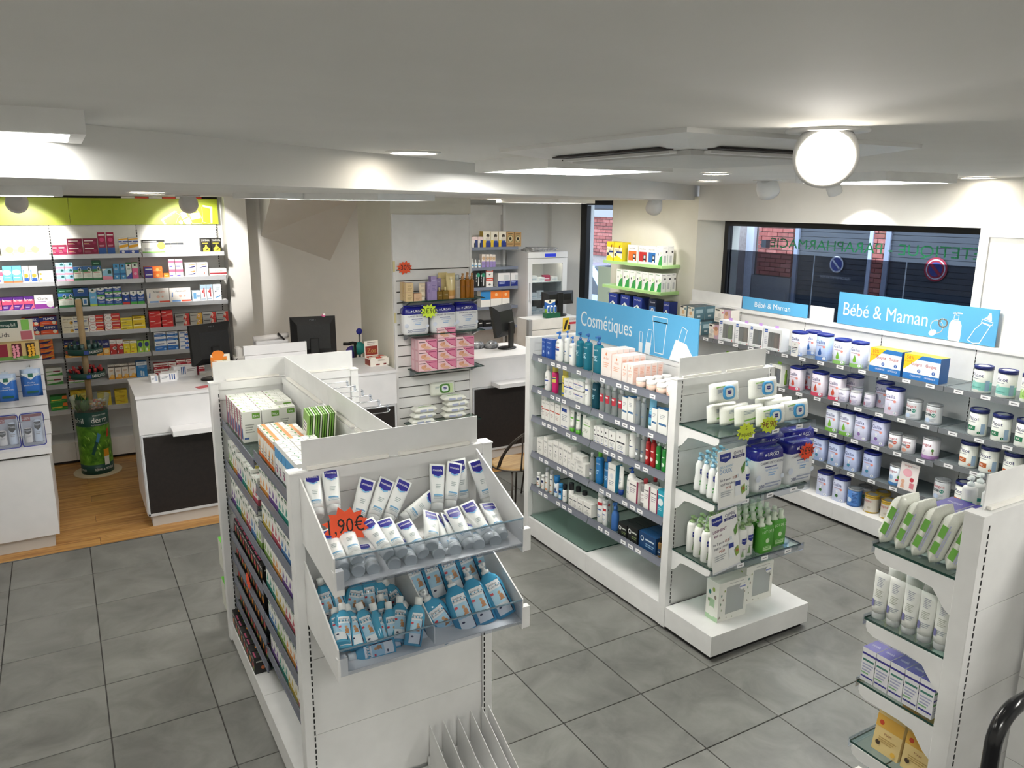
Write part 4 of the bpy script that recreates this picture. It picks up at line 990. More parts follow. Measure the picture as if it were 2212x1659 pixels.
def sh_prism_pack(s, w, d, h):
    """triangular card pack with a hanging top edge"""
    mb = MB(); mb.prism([(-d/2, 0), (d/2, 0), (.004, h), (-.004, h)], -w/2, w/2, P(s['b'], .4), 'x')
    decal(mb, s['e'], w, h, type('T', (), {'curved': False, '__call__': lambda q, u, v, o: (u-w/2, -d/2+(d/2-.004)*(v/h)-.001-o, v)})()); return [(s['n'], mb.mesh(s['n']))]
SHAPE = dict(carton=sh_carton, bottle=sh_bottle, can=sh_can, tube=sh_tube, pack=sh_pack, cotton=sh_cotton, jar=sh_jar, wbox=sh_window_box, trio=sh_trio, prism=sh_prism_pack)
PROTO = {}
def product(key, w, d, h):
    k = (key, round(w, 3), round(d, 3), round(h, 3))
    if k not in PROTO: PROTO[k] = SHAPE[S[key]['sh']](S[key], w, d, h)
    return PROTO[k]
PENDING = []
def put(key, w, d, h, loc, rot, where, group=None, side='left'):
    parts = product(key, w, d, h); s = S[key]
    r = ob(s['n'], parts[0][1], None, loc)
    if isinstance(rot, (int, float)): r.rotation_euler = (0, 0, rot)
    elif len(rot) == 3: r.rotation_euler = rot
    else: r.rotation_mode = 'QUATERNION'; r.rotation_quaternion = rot
    for nm, me in parts[1:]: ob(nm, me, r)
    r['category'] = s['c']; PENDING.append((r, s['d'], where, side)); return r
def finish_labels():
    by = {}
    for r, d, where, side in PENDING: by.setdefault((d, where), []).append((r, side))
    for (d, where), rs in by.items():
        for i, (r, side) in enumerate(rs):
            if len(rs) == 1: r['label'] = '%s %s' % (d, where)
            else:
                o = ORD[i] if i < 20 else 'last'
                r['label'] = '%s %s from %s %s' % (o, d, side, where)
                r['group'] = '%s %s' % (d, where)
def row(where, rot, items, side='left'):
    for key, w, d, h, x, y, z in items: put(key, w, d, h, (x, y, z), rot, where, None, side)
handrail2()

def mc(key, d, b, e=(), **k): st(key, 'carton', k.pop('n', 'medicine_carton'), d, k.pop('c', 'box'), b, e, **k)
LN = lambda c='8a8f96', u0=.1, v=.3, u1=.75, n=2, dv=.1: ('l', u0, v, u1, n, dv, c)
mc('herb', 'cream herbal carton', 'eef0dc', [('r', 0, 0, 1, .16, 'cfe09a'), ('c', .75, .35, .2, 'b7d27a'), LN('9fb07a')])
mc('mint', 'mint-striped carton', 'e9f0e6', [('r', 0, .35, 1, .6, 'a8d8c4'), ('c', .6, .2, .15, 'c7dca0'), LN()])
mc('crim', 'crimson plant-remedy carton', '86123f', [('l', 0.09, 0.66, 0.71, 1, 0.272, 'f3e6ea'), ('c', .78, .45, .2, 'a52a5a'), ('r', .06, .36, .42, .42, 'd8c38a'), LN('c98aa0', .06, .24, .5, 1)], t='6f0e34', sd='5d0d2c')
mc('crimtall', 'tall crimson and blue carton', '9c0f43', [('r', 0, 0, 1, .30, '2457a0'),  ('l', 0.1, 0.86, 0.9, 1, 0.096, 'ffffff'), ('c', .5, .66, .10, 'd0497c'), LN('e8b8c8', .15, .40, .8, 2, .05)], sd='5d0d2c')
mc('sunw', 'white yellow-wave carton', 'eef0f4', [('p', [(0, .45), (1, .62), (1, .85), (0, .72)], 'f2b530'), ('r', 0, 0, 1, .28, '3c56a8'), ('c', .4, .14, .12, 'e8e8f0'), LN('6f86b8', .15, .9, .8, 1)])
mc('stim', 'wide white and black carton', 'f3f3ee', [('r', 0, .80, 1, 1, '141814'), ('l', 0.05, 0.84, 0.65, 1, 0.192, 'ffffff'), ('c', .84, .55, .3, 'e8a24c'), ('r', 0, 0, 1, .1, '7ab05a'), LN()])
mc('wdot', 'small white dark-topped carton', 'f2f2f0', [('r', 0, .8, 1, 1, '3a3f44'), LN('a2a6aa', .15, .5, .85, 2, .15)])
mc('synt', 'black and yellow carton', '15140f', [('t', 'SYNTHOL', .5, .78, .13, 'f0efe6', .84), ('p', [(.2, 0), (.2, .25), (.42, .38), (.42, .5), (.6, .5), (.6, .38), (.85, .25), (.85, 0)], 'e2c93c'), ('p', [(.4, .05), (.6, .22), (.62, .1), (.85, .2)], '20201c'), ('r', .15, .6, .75, .66, 'c9b23c')])
mc('skyb', 'pale blue carton', '6cc0e8', [('r', 0, 0, 1, .12, 'e8774c'), ('c', .45, .62, .16, 'd6eef8', 1.4), LN('e2f3fa', .15, .3, .8, 1)])
mc('vital', 'white orange-swirl carton', 'f3f3f1', [('c', .55, .42, .13, 'f2a33a'), ('r', .2, .05, .9, .28, '3159a8'), ('r', 0.12, 0.15, 0.3, .8, '7a9ad0')])
mc('maxi', 'flat white orange-dot carton', 'f2f2ee', [('c', .14, .5, .22, 'f0a040'), ('t', 'Maxilase', .58, .5, .28, '5a9a5c', .7), LN('e0a070', .3, .28, .9, 1)])
mc('ferv', 'purple effervescent carton', '5a2a86', [('r', 0, .42, 1, .78, 'e3557a'), ('t', 'fervex', .45, .66, .22, 'ffffff', .8), ('p', [(.55, 0), (1, .1), (1, .5)], 'e86a8a'), LN('cbb4e0', .1, .25, .55, 2, .1)], t='48206e')
mc('clar', 'white and purple cough carton', 'eae8e6', [('r', 0, 0, 1, .36, '8a3a96'), ('t', 'Clarix', .45, .66, .2, '4a4a52', .55), ('c', .82, .32, .24, 'd4d4d8'), LN('9a70b0', .08, .5, .6, 1)], t='dcd8d4')
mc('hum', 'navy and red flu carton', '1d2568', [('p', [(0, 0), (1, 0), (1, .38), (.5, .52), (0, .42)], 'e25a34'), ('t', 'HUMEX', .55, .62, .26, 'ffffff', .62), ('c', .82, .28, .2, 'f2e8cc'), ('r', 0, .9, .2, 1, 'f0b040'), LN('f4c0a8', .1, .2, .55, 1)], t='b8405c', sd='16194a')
mc('hum2', 'tall navy and amber carton', '1d2568', [('r', 0, 0, 1, .48, 'eaa848'), ('t', 'HUMEX', .5, .68, .15, 'ffffff', .7), ('c', .5, .25, .15, 'f4dca0')])
mc('orst', 'orange striped carton', 'f07a34', [('p', [(0, 0), (.6, 0), (.9, .5), (0, .2)], '2a2560'), ('t', 'HUMEX', .2, .68, .18, '3a2a58', .34), ('p', [(.3, .45), (1, .6), (1, .75), (.4, .6)], 'e8c04c')], sd='8a3018')
mc('mecn', 'white green-wave carton', 'eef2ea', [('p', [(0, 0), (1, 0), (1, .34), (.6, .22), (0, .12)], '4ea04c'), ('l', 0.02, 0.46, 0.42, 1, 0.272, '7ab86a'), ('l', 0.44, 0.46, 0.88, 1, 0.32, '8a2a40')], t='e3e8dd')
mc('form', 'green and orange carton', '2f8a3c', [('p', [(.7, .55), (1, .5), (1, 1), (.75, 1)], 'ec7a2c'), ('l', 0.08, 0.36, 0.68, 1, 0.32, 'f2d24a'), ('p', [(0, .1), (1, .3), (1, .36), (0, .2)], '68b850')])
mc('vpb', 'pink and blue inhaler carton', '9ad0ea', [('p', [(0, 0), (1, 0), (1, .26), (0, .36)], 'ee9ab0'), ('p', [(.55, .55), (.9, .55), (.9, .8), (.72, .92), (.55, .8)], '1d5a58'), ('p', [(0, 1), (0, .75), (.45, 1)], 'f2f6f8')])
mc('vgr', 'green and white lozenge carton', 'eef4ea', [('r', 0, .72, 1, 1, '3c6fb0'), ('p', [(0, .58), (1, .64), (1, .76), (0, .76)], '3a8a4c'), ('p', [(.52, .66), (.86, .66), (.86, .84), (.69, .94), (.52, .84)], 'f2f4f0'), ('p', [(.57, .70), (.81, .70), (.81, .82), (.69, .89), (.57, .82)], '184a3c'), ('r', 0, 0, 1, .16, '2a7a4c'), ('c', .6, .34, .13, 'dfe8dc'), LN('c0504a', .1, .52, .8, 1, .08)])
mc('vgrt', 'dark green topped carton', '14523a', [('l', 0.2, 0.4, 0.8, 1, 0.4, '9ad0b0')])
mc('vbl', 'blue menthol rub carton', '2554a8', [('r', 0, 0, 1, .2, '54b04c'), ('p', [(0, 1), (1, 1), (1, .78), (.5, .62), (0, .78)], 'f0f3f2'), ('p', [(.38, .82), (.62, .82), (.62, .92), (.5, .98), (.38, .92)], '184a3c'), ('t', 'Vaporub', .5, .42, .14, 'ffffff', .8), LN('9ab8e8', .2, .32, .8, 1)])
mc('vlb', 'light blue nasal spray carton', '6cb6e4', [('p', [(0, 1), (1, 1), (1, .84), (.5, .74), (0, .84)], 'f0f3f2'), ('p', [(.35, .86), (.65, .86), (.65, .94), (.5, .98), (.35, .94)], '184a3c'), ('r', 0, 0, 1, .12, 'c8e060'), LN('ffffff', .2, .5, .8, 2, .06)])
mc('vred', 'blue and red flu carton', '1f4aa0', [('r', 0, 0, 1, .2, 'd23c34'), ('p', [(0, 1), (1, 1), (1, .84), (.5, .72), (0, .84)], 'f0f3f2'), ('c', .5, .42, .1, 'f2f2f2'), ('p', [(.38, .84), (.62, .84), (.62, .92), (.5, .98), (.38, .92)], '184a3c')])
mc('vdisp', 'dark green menthol display', '124a40', [('r', 0, .55, 1, 1, '2456a0'), ('p', [(.3, .78), (.7, .78), (.7, .9), (.5, .98), (.3, .9)], 'eef2ee'), ('l', 0.33, 0.8, 0.67, 1, 0.128, '124a40'), ('r', .1, .08, .42, .45, 'dfe8ec'), ('r', .55, .08, .88, .45, 'dfe8ec'), ('r', .16, .16, .36, .38, '3c7ac0'), ('r', .62, .16, .82, .38, '3c7ac0')])
mc('bspray', 'slim blue spray carton', '4a9ad0', [('c', .5, .86, .06, '2a3038'), ('r', 0, .28, 1, .40, '2a6aa8'), LN('e2f0f8', .2, .7, .8, 2, .06), ('c', .5, .16, .06, 'bfe0f0')])
mc('gspray', 'slim green-topped spray carton', 'e9f0ec', [('r', 0, .9, 1, 1, '2f7a44'), ('c', .5, .82, .06, '2a3038'), ('p', [(0, .1), (1, .4), (1, 0), (0, 0)], '4a52a8'), LN('7aa08a', .2, .6, .8, 2, .06)])
mc('pspray', 'slim pink spray carton', 'e86a9a', [('r', 0, .62, 1, 1, 'e4f0e4'), ('r', 0, .92, 1, 1, '2f7a44'), ('c', .5, .82, .06, '2a3038'), ('c', .5, .3, .09, 'f4b8d0')])
mc('prun', 'flat violet and orange carton', 'e8722c', [('r', 0, 0, .45, 1, '4a3a9a'), ('l', 0.06, 0.5, 0.42, 1, 0.352, 'ffffff'), ('c', .72, .45, .28, 'f2b060'), LN('f2d0a0', .5, .25, .9, 1)])
mc('osm', 'little orange carton', 'ec8a2c', [LN('f8d8a8', .2, .5, .8, 2, .15)])
mc('pnk', 'pink and white carton', 'f4eef0', [('r', 0, .55, 1, .85, 'e86a8a'), ('r', .1, .1, .6, .24, '6a5ab0'), LN('c090a8', .15, .42, .85, 1)])
mc('navt', 'white orange-triangle carton', 'f3f2ee', [('p', [(.08, .2), (.9, .3), (.9, .52)], '2a2a6a'), ('p', [(.08, .6), (.9, .66), (.9, .85)], 'e8904c'), LN('9aa0a8', .1, .9, .7, 1)])
mc('wbox', 'plain white marked carton', 'f0f0ec', [('r', .35, .2, .6, .7, 'd8d8d6'), ('r', .62, .3, .7, .6, 'c85a4c'), LN()])
mc('plas', 'flat white red-striped carton', 'eeebe6', [('r', 0, .22, 1, .42, '9c2430'), ('t', 'Plasflex', .55, .58, .24, '6a6a6a', .5), ('r', .1, .02, .9, .06, '2a2a2a')])
mc('anta', 'large white heat-pad carton', 'f1eeea', [('t', 'Antal', .42, .72, .13, '2a3040', .3), ('t', 'calm', .68, .72, .13, 'e07a5a', .26), ('r', .1, .02, .5, .13, '7aa8e0'), ('r', .55, .02, 1, .13, 'e0563c'), ('c', .5, .42, .1, 'f0c0b0'), ('c', .7, .42, .07, 'f0c0b0'), ('p', [(.08, .35), (.12, .7), (.16, .7), (.14, .35)], '5a86c8')], t='e3dfda')
mc('nodp', 'tall white red-lettered carton', 'e9edf0', [('r', 0, .72, 1, 1, 'a8c4d8'), ('r', 0.52, 0.22, 0.7, .8, 'b03038'), ('p', [(.2, .55), (.5, .72), (.5, .45)], 'c84a4a'), ('r', .1, .06, .8, .12, '9ab0c0')])
mc('wsplash', 'tall white blue-splash carton', 'eef2f4', [('p', [(.1, .1), (.8, .2), (.9, .3), (.4, .22)], '5a9ad0'), ('c', .3, .55, .05, '3a4a6a'), LN('9ab0c0', .3, .75, .85, 3, .06)])
mc('sblu', 'small pale blue carton', 'd5e4f0', [('r', .15, .2, .5, .8, '6aa4d4'), LN('7a9ac0', .55, .5, .95, 2, .15)])
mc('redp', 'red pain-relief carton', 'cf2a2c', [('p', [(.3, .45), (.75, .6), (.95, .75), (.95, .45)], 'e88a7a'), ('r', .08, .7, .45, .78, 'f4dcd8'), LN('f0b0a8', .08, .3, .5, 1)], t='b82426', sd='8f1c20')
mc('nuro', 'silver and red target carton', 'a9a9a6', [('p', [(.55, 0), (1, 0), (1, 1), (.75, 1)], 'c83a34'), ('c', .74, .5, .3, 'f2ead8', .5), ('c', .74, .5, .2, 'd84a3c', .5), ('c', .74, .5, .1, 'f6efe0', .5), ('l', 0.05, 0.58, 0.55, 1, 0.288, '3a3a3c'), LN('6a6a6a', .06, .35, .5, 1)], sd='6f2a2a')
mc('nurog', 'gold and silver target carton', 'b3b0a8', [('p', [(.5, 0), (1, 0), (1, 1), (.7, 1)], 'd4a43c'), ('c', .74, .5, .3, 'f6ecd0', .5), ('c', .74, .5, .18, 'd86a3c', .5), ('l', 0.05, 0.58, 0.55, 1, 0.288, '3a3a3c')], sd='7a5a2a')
mc('strep', 'cream lozenge carton', 'ebe4cc', [('t', 'Strepsils', .5, .64, .2, '3a3a34', .86), ('c', .76, .25, .2, 'e0b04c'), ('p', [(.72, .3), (.86, .42), (.9, .25)], '3a3a30'), LN('c8b880', .1, .35, .5, 1)], t='d8d0b4')
mc('strpb', 'cream and blue lozenge carton', 'ebe8dc', [('t', 'Strepsils', .5, .66, .2, '3a3a34', .86), ('r', .1, .3, .7, .46, '3a5aa0'), LN('a0a8b8', .1, .15, .6, 1)], t='d8d0b4')
mc('drill', 'white and red lozenge carton', 'cf3630', [('r', 0, 0, .45, 1, 'f2ece8'), ('c', .25, .5, .42, 'c0282c'), ('c', .25, .5, .38, 'f6f2ee'), ('t', 'Drill', .25, .42, .18, '2a2a2a', .26), ('r', .5, .62, .96, .74, 'f0c0b8'), ('r', .5, .2, .9, .34, 'f0a04c'), ('r', .46, 0, 1, .12, 'efe8e4')], t='e9dcd8')
mc('lyso', 'yellow lozenge carton', 'ecd62c', [('t', 'Lysopaïne', .52, .62, .24, '2a5aa8', .9), ('r', .1, .1, .5, .2, '3a3a2a'), ('p', [(0, .4), (1, .55), (1, .5), (0, .32)], 'f8f2b0')], t='f0ecd0')
mc('yelw', 'yellow banded carton', 'efd02c', [('r', .05, .42, .95, .6, 'f6eeb8'), ('l', 0.1, 0.68, 0.7, 1, 0.32, '8a6a1c'), LN('b89a1c', .1, .2, .7, 1)], t='e8ca3c')
mc('rdw', 'tall red and white drops carton', 'b8322c', [('r', 0, .72, 1, 1, 'eee9e4'), ('t', 'Drill', .4, .79, .07, '5a5a5a', .6), ('c', .7, .42, .12, 'e8e0dc'), ('c', .7, .42, .08, '8a7a78'), ('r', .12, .08, .2, .24, 'f4f0ee'), LN('e8b0a8', .15, .62, .7, 1)])
mc('ytall', 'tall yellow syrup carton', 'ecd834', [('r', 0, .80, 1, 1, 'eeeadc'), ('l', 0.15, 0.86, 0.85, 1, 0.096, '8a8a5a'), ('r', .1, .08, .5, .12, 'c03a2c'), ('c', .4, .5, .06, 'f6efa0'), LN('b0a030', .2, .35, .8, 1)])
mc('gtall', 'tall green throat carton', '9acb4c', [('p', [(.15, .55), (.5, .45), (.85, .55), (.85, .8), (.5, .92), (.15, .8)], '2a3a7c'), ('r', .35, .1, .6, .34, 'e9f4d8'), ('c', .72, .12, .07, 'f2d24a')])
mc('brn', 'tall white honey syrup carton', 'ece6dc', [('r', 0, .80, 1, .9, '5a5048'), ('t', 'Toplexil', .5, .92, .06, '4a4038', .84), ('p', [(0, .1), (1, .3), (1, 0), (0, 0)], 'e8a438'), ('c', .6, .22, .12, 'f2c878'), LN('c08a5a', .2, .6, .8, 2, .06)])
mc('resp', 'tall blue nasal-rinse carton', '3c8ed0', [('r', 0, .76, 1, 1, 'e4edf4'), ('t', 'RESPIMER', .5, .86, .07, '2a5a9a', .9), ('r', .35, .06, .5, .4, 'd0e6f6'), ('r', .55, .06, .7, .36, 'd0e6f6'), LN('a8d0f0', .2, .66, .85, 2, .06)])
mc('ystk', 'flat yellow cough carton', 'e2c93a', [('t', 'Clarix', .55, .38, .26, 'a8281c', .6), ('r', .08, .68, .8, .82, 'b89a24')], t='d4b82c')
mc('wrs', 'small white red-band carton', 'eeebe8', [('r', 0, .35, 1, .62, 'c03034'), ('t', 'Clarix', .5, .40, .17, 'ffffff', .7), ('r', 0, 0, 1, .12, '7ab85a')])
mc('wblu', 'white and blue tablet carton', 'eef1f5', [('r', 0, 0, 1, .5, '2e72c0'), ('l', 0.1, 0.66, 0.8, 1, 0.24, '3a5a9a'), ('c', .85, .16, .1, 'a8d0f0'), LN('bcd4ee', .1, .25, .6, 1)])
mc('wbl2', 'flat white blue-edged carton', 'f0f2f5', [('r', .55, 0, 1, .45, '3a6ac0'), ('r', .08, .55, .6, .75, '7a9ad0'), ('c', .8, .7, .12, 'e05a4c')], t='eceef2')
mc('rwh', 'red and white tablet carton', 'efe9e7', [('r', 0, 0, 1, .42, 'b82a38'), ('l', 0.1, 0.56, 0.9, 1, 0.32, 'a02a34'), ('r', .1, .12, .4, .22, 'f0c8cc')], t='b82a38', sd='9c2430')
# ---- nearest gondola
mc('bio', 'white organic supplement carton', 'eceee6', [('r', .0, 0, .42, 1, 'a8566a'), ('r', .5, .1, .9, .45, '3f62a0'), ('l', .5, .85, .9, 4, .08, '9aa098')], te=[('l', .15, .6, .7, 2, .12, 'c4c8bc'), ('r', .62, .08, .92, .2, '9cc070')], se=[('r', .52, .76, .93, .94, '6aa03a'), ('t', 'bio', .72, .80, .09, 'ffffff', .26), ('l', .12, .55, .6, 4, .08, 'a8aca4'), ('r', .05, .1, .3, .16, '4a6aa8')], n='supplement_carton')
mc('orm', 'white orange-banded carton', 'efece4', [('r', 0, .74, 1, .92, 'ee8a3c'), ('p', [(.3, .2), (.6, .6), (.8, .5), (.6, .12)], 'e8a84c'), ('r', 0, 0, 1, .14, 'e8722c'), LN()], te=[('r', 0, .3, 1, .6, 'ee9a54'), ('p', [(.2, .2), (.5, .3), (.8, .2), (.5, .1)], '4a9a4c')], se=[('r', 0, .7, 1, .9, 'ee8a3c'), ('p', [(.2, .1), (.5, .55), (.8, .3)], 'd8c04c'), LN('a0a49c', .15, .6, .85, 3, .09)], n='supplement_carton')
mc('grp', 'white green-leaf capsule carton', 'f0f1ee', [('r', 0, .55, 1, .85, '4a9ad0'), ('p', [(.3, .1), (.5, .4), (.7, .1)], 'b0487a'), LN()], te=[('p', [(.2, .35), (.5, .62), (.8, .4), (.5, .5)], '2f8a5a'), LN('b8bcb8', .2, .8, .7, 1)], se=[('r', 0, .55, 1, .85, '4a9ad0'), ('p', [(.3, .1), (.5, .4), (.7, .1)], 'c05a8a'), LN('8a8f96', .1, .4, .9, 3, .09)], n='supplement_carton')
COLS7 = ['c05a6a', '5a8ac0', '8ab05a', 'e09a4c', '7a5aa0', '3a9a8a', 'c8b04c']
for i, c in enumerate(COLS7):
    nm = ['rose', 'blue', 'leaf-green', 'orange', 'violet', 'teal', 'straw'][i]
    mc('sup%d' % i, 'slim white %s carton' % nm, 'efefe9', [('r', 0, 0, 1, .22, c), ('p', [(.2, .3), (.5, .62), (.8, .4), (.6, .28)], c), ('r', .1, .80, .7, .88, '3a6a4c'), LN('9aa098', .1, .74, .8, 1)], se=[('r', 0, 0, 1, .22, c), ('l', .1, .85, .9, 6, .09, 'a8aca8')], te=[('r', .1, .3, .9, .6, c)], n='supplement_carton')
mc('tea', 'black tea sachet carton', '141414', [('p', [(.1, .3), (.5, .7), (.9, .4), (.6, .2)], 'c8484c'), ('r', .1, .78, .9, .86, 'd0d0ca'), ('c', .7, .3, .12, '7ab04c', .8)], te=[('p', [(.2, .3), (.5, .7), (.8, .5)], '6aa84c'), ('r', .1, .05, .9, .14, 'b04a6a')], n='tea_carton', se=[('r', .1, .7, .9, .78, 'b8b8b0'), ('c', .5, .35, .12, 'c86a3c')])
mc('tea2', 'black orange tea carton', '161514', [('c', .5, .4, .2, 'e08a2c', .9), ('r', .1, .78, .9, .86, 'd0d0ca')], te=[('c', .5, .5, .2, 'e89a3c')], n='tea_carton', se=[('c', .5, .35, .12, 'e0a03c'), ('r', .1, .7, .9, .78, 'b8b8b0')])
mc('gant', 'green and brown glove pack', 'dfe0d4', [('r', 0, .80, 1, 1, '58b030'), ('r', .1, .70, .95, .8, 'f2f2ee'), ('t', 'Gant', .4, .72, .06, '3a3a38', .5), ('p', [(.2, .05), (.5, .25), (.8, .05)], '9a6a44'), ('l', .2, .6, .9, 5, .07, '8a8f86')], n='glove_pack', t='58b030')
mc('fixo', 'tall denture-cream carton', 'e2d9dc', [('r', 0, .62, 1, 1, 'b9bdc4'), ('p', [(.1, .66), (.5, .5), (1, .56), (1, .72)], '2a6ab8'), ('t', 'Fixodent', .52, .66, .09, '1c2a5a', .86), ('l', .15, .5, .85, 7, .07, 'c88a98')], te=[('r', .1, .2, .9, .8, '8ab0e0')], n='denture_carton', t='eef1f6')
mc('pkf', 'flat pink dental carton', 'ece9ee', [('r', .7, 0, 1, 1, 'c0a8d0')], te=[('r', 0, 0, 1, 1, 'e070a8'), ('r', .1, .5, .9, .9, 'f0a0c8'), ('r', 0, 0, 1, .25, 'e8d44c'), ('r', .2, .3, .8, .5, '5a5ab0')], n='dental_carton')
mc('wflat', 'flat white dental carton', 'eeedf0', [('r', .3, .2, .8, .6, '5a6ab0')], te=[LN('d0b8c8', .15, .8, .8, 2, .1), ('r', .1, .03, .9, .14, '8a9ac8')], n='dental_carton')
st('must', 'tube', 'body_lotion_tube', 'white and navy lotion tube', 'tube', 'e9eceb', [('p', [(.13, .95), (.87, .95), (.87, .73), (.5, .66), (.13, .73)], '22208a'), ('t', 'mustela', .5, .81, .062, 'ffffff', .6), ('p', [(.26, .67), (.5, .62), (.74, .67), (.74, .70), (.5, .655), (.26, .70)], '7ab8e2'), ('l', .34, .44, .68, 3, .045, 'a8b4b4'), ('p', [(.22, .16), (.78, .16), (.78, .20), (.22, .20)], '6fa6cc'), ('l', .2, .12, .8, 2, .035, 'a8b8c0')], ccl='e9eded', hc=.15)
st('gel', 'bottle', 'bath_gel_bottle', 'blue bath gel bottle', 'bottle', '58aed2', [('r', .16, .06, .84, .80, 'e6ebef'), ('r', .80, .04, .86, .82, '1c2248'), ('t', 'Sterillium', .44, .72, .040, '20203a', .5), ('t', 'Gel pure Mains', .46, .66, .032, '20203a', .56), ('r', .17, .30, .78, .62, 'a8d0e6'), ('c', .60, .44, .05, 'c08a60'), ('c', .56, .52, .035, 'c89a70'), ('p', [(.46, .36), (.7, .36), (.66, .5)], 'b8845c'), ('r', .18, .52, .32, .57, 'c8404c'), ('c', .34, .22, .022, '1c2248', 1.6)], pf='slope', bf=.84, cap='e9ebe9', ck='flip', cr=.42, clear=True, op=.86, r=.2)
st('gelp', 'bottle', 'bath_gel_bottle', 'large blue pump gel bottle', 'bottle', '4aa2cc', S['gel']['e'], pf='slope', bf=.80, cap='e6e9ea', ck='pump', cr=.36, clear=True, op=.86, r=.2)
# ---- cosmetics gondola
def bo(key, d, b, e=(), n='cosmetic_bottle', c='bottle', **k): st(key, 'bottle', n, d, c, b, e, **k)
TXT_AGE = [('t', 'URIAGE', .5, .70, .06, '5a6068', .7), LN('8a9096', .2, .5, .8, 2, .06)]
mc('ublu', 'royal blue skincare carton', '1f4fa6', [('t', 'URIAGE', .5, .8, .06, 'dfe8f6', .8), ('c', .5, .32, .07, 'b8d0f0'), LN('8ab0e0', .2, .6, .8, 2, .05)], n='skincare_carton')
bo('uwp', 'white blue-pump lotion bottle', 'eeefec', [('t', 'URIAGE', .5, .80, .06, '5a6068', .7), ('r', .15, .62, .85, .66, 'b04450'), ('r', .15, .5, .85, .59, '2a4aa0'), LN('9aa0a6', .2, .3, .7, 2, .05)], pf='slope', cap='3a78c8', ck='pump', cr=.34, bf=.76)
bo('uwp2', 'slim white pump bottle', 'efefec', [('t', 'URIAGE', .5, .80, .06, '5a6068', .7), ('r', .2, .42, .8, .47, '5a7ab0'), LN('9aa0a6', .2, .3, .7, 1, .05)], cap='3a78c8', ck='pump', cr=.4, bf=.78)
bo('uteal', 'large teal pump bottle', '2f8ea6', [('t', 'URIAGE', .5, .80, .05, 'd4eef4', .7), ('l', .25, .6, .75, 4, .05, 'bfe4ec')], cap='2a5f9c', ck='pump', cr=.34, bf=.76, clear=True, op=.55)
mc('bio_oil', 'tall blush skincare carton', 'f3ebe6', [('p', [(.42, .82), (.5, .92), (.58, .82), (.5, .77)], 'e08a5c'), ('t', 'Bi-Oil', .5, .64, .08, 'd87a4c', .7), LN('ecb8a0', .2, .5, .8, 3, .07)], se=[('r', .12, .1, .88, .9, 'f2cfc2'), ('l', .2, .8, .8, 4, .08, 'e6a890')], n='skincare_carton', sd='f4e3dc')
st('bjar', 'jar', 'cream_jar', 'blush cream jar', 'jar', 'f0d3c4', [('p', [(.44, .6), (.5, .75), (.56, .6)], 'c8684c'), ('t', 'Bi-Oil', .5, .30, .16, 'c8705a', .5)], lid='f4f3f1')
bo('wrb', 'white blue-banded bottle', 'efefec', [('t', 'URIAGE', .5, .62, .08, '5a6068', .7), ('r', 0, .48, 1, .54, '2a4aa0'), LN('b0b4b8', .2, .3, .8, 2, .06)], pf='slope', cap='efefec', cr=.5)
bo('ypk', 'yellow and pink shower bottle', 'c4246c', [('r', -.05, .52, 1.05, .98, 'd8c860'), ('r', -.05, .68, 1.05, .73, '2a3a8a')], cap='d8c860', cr=.8)
bo('ybl', 'yellow and blue shower bottle', 'd4c65c', [('r', -.05, .0, 1.05, .2, '2a58b8'), ('r', -.05, .62, 1.05, .67, '2a3a8a'), ('t', 'URIAGE', .5, .76, .05, '6a6a4a', .7)], cap='d8c860', cr=.8)
mc('uwb', 'white blue-banded carton', 'eeeeea', [('t', 'URIAGE', .5, .84, .05, '6a7078', .75), ('r', 0, .56, 1, .62, '2a4aa0'), ('r', 0, .66, .7, .68, 'b04450'), LN('b8bcc0', .15, .4, .8, 3, .07)], n='skincare_carton')
mc('uwr', 'white red-banded carton', 'efeee9', [('t', 'URIAGE', .5, .84, .05, '6a7078', .75), ('r', 0, .54, 1, .59, 'c0584c'), LN('c8b8b4', .15, .4, .8, 3, .07)], n='skincare_carton')
mc('uwn', 'white navy-squared carton', 'eeeeea', [('r', .12, .70, .75, .84, '22428e'), ('r', .1, .08, .9, .11, '22428e'), LN('a8adb4', .15, .55, .8, 4, .07)], n='skincare_carton')
bo('wcb', 'white bottle with blue cap', 'efefec', [('t', 'URIAGE', .5, .76, .06, '5a6068', .7), ('r', 0, .55, 1, .60, '2a4aa0'), LN('b0b4b8', .2, .4, .8, 2, .06)], cap='2f6fc0', cr=.6, bf=.88)
bo('dteal', 'dark teal micellar bottle', '23596b', [('t', 'URIAGE', .5, .72, .06, 'bcdde4', .7), ('l', .25, .5, .75, 3, .06, '8ac0cc')], cap='e4e8e8', cr=.5, clear=True, op=.6, bf=.88)
bo('crd', 'clear red-labelled micellar bottle', 'd5dadc', [('l', 0.2, 0.62, 0.8, 1, 0.144, 'f4e8e8')], lab=(.42, .74, 'b83444'), cap='e2e5e7', cr=.7, clear=True, op=.3, bf=.86)
bo('cbl', 'clear blue-lettered bottle', 'd0d7dc', [('l', 0.15, 0.4, 0.85, 1, 0.096, '4a6a90')], cap='d8dcde', cr=.7, clear=True, op=.35, bf=.86)
st('btube', 'tube', 'cream_tube', 'light blue cream tube', 'tube', '6fb4d2', [('r', .1, .3, .9, .42, '2a5a90'), LN('cfe6f0', .2, .6, .8, 2, .06)], cap='e9ecee')
mc('kbl', 'white blue-topped carton', 'eeefeb', [('r', .1, .36, .9, .44, '3a6a98'), LN('b0b4b8', .2, .75, .75, 3, .06)], t='2b73b0', n='skincare_carton')
bo('redc', 'white bottle with red cap', 'efeeea', [('t', 'URIAGE', .5, .76, .06, '5a6068', .7), ('r', 0, .48, 1, .53, 'c0484c'), LN('b0b4b8', .2, .35, .8, 2, .06)], cap='c0444a', cr=.5, bf=.84)
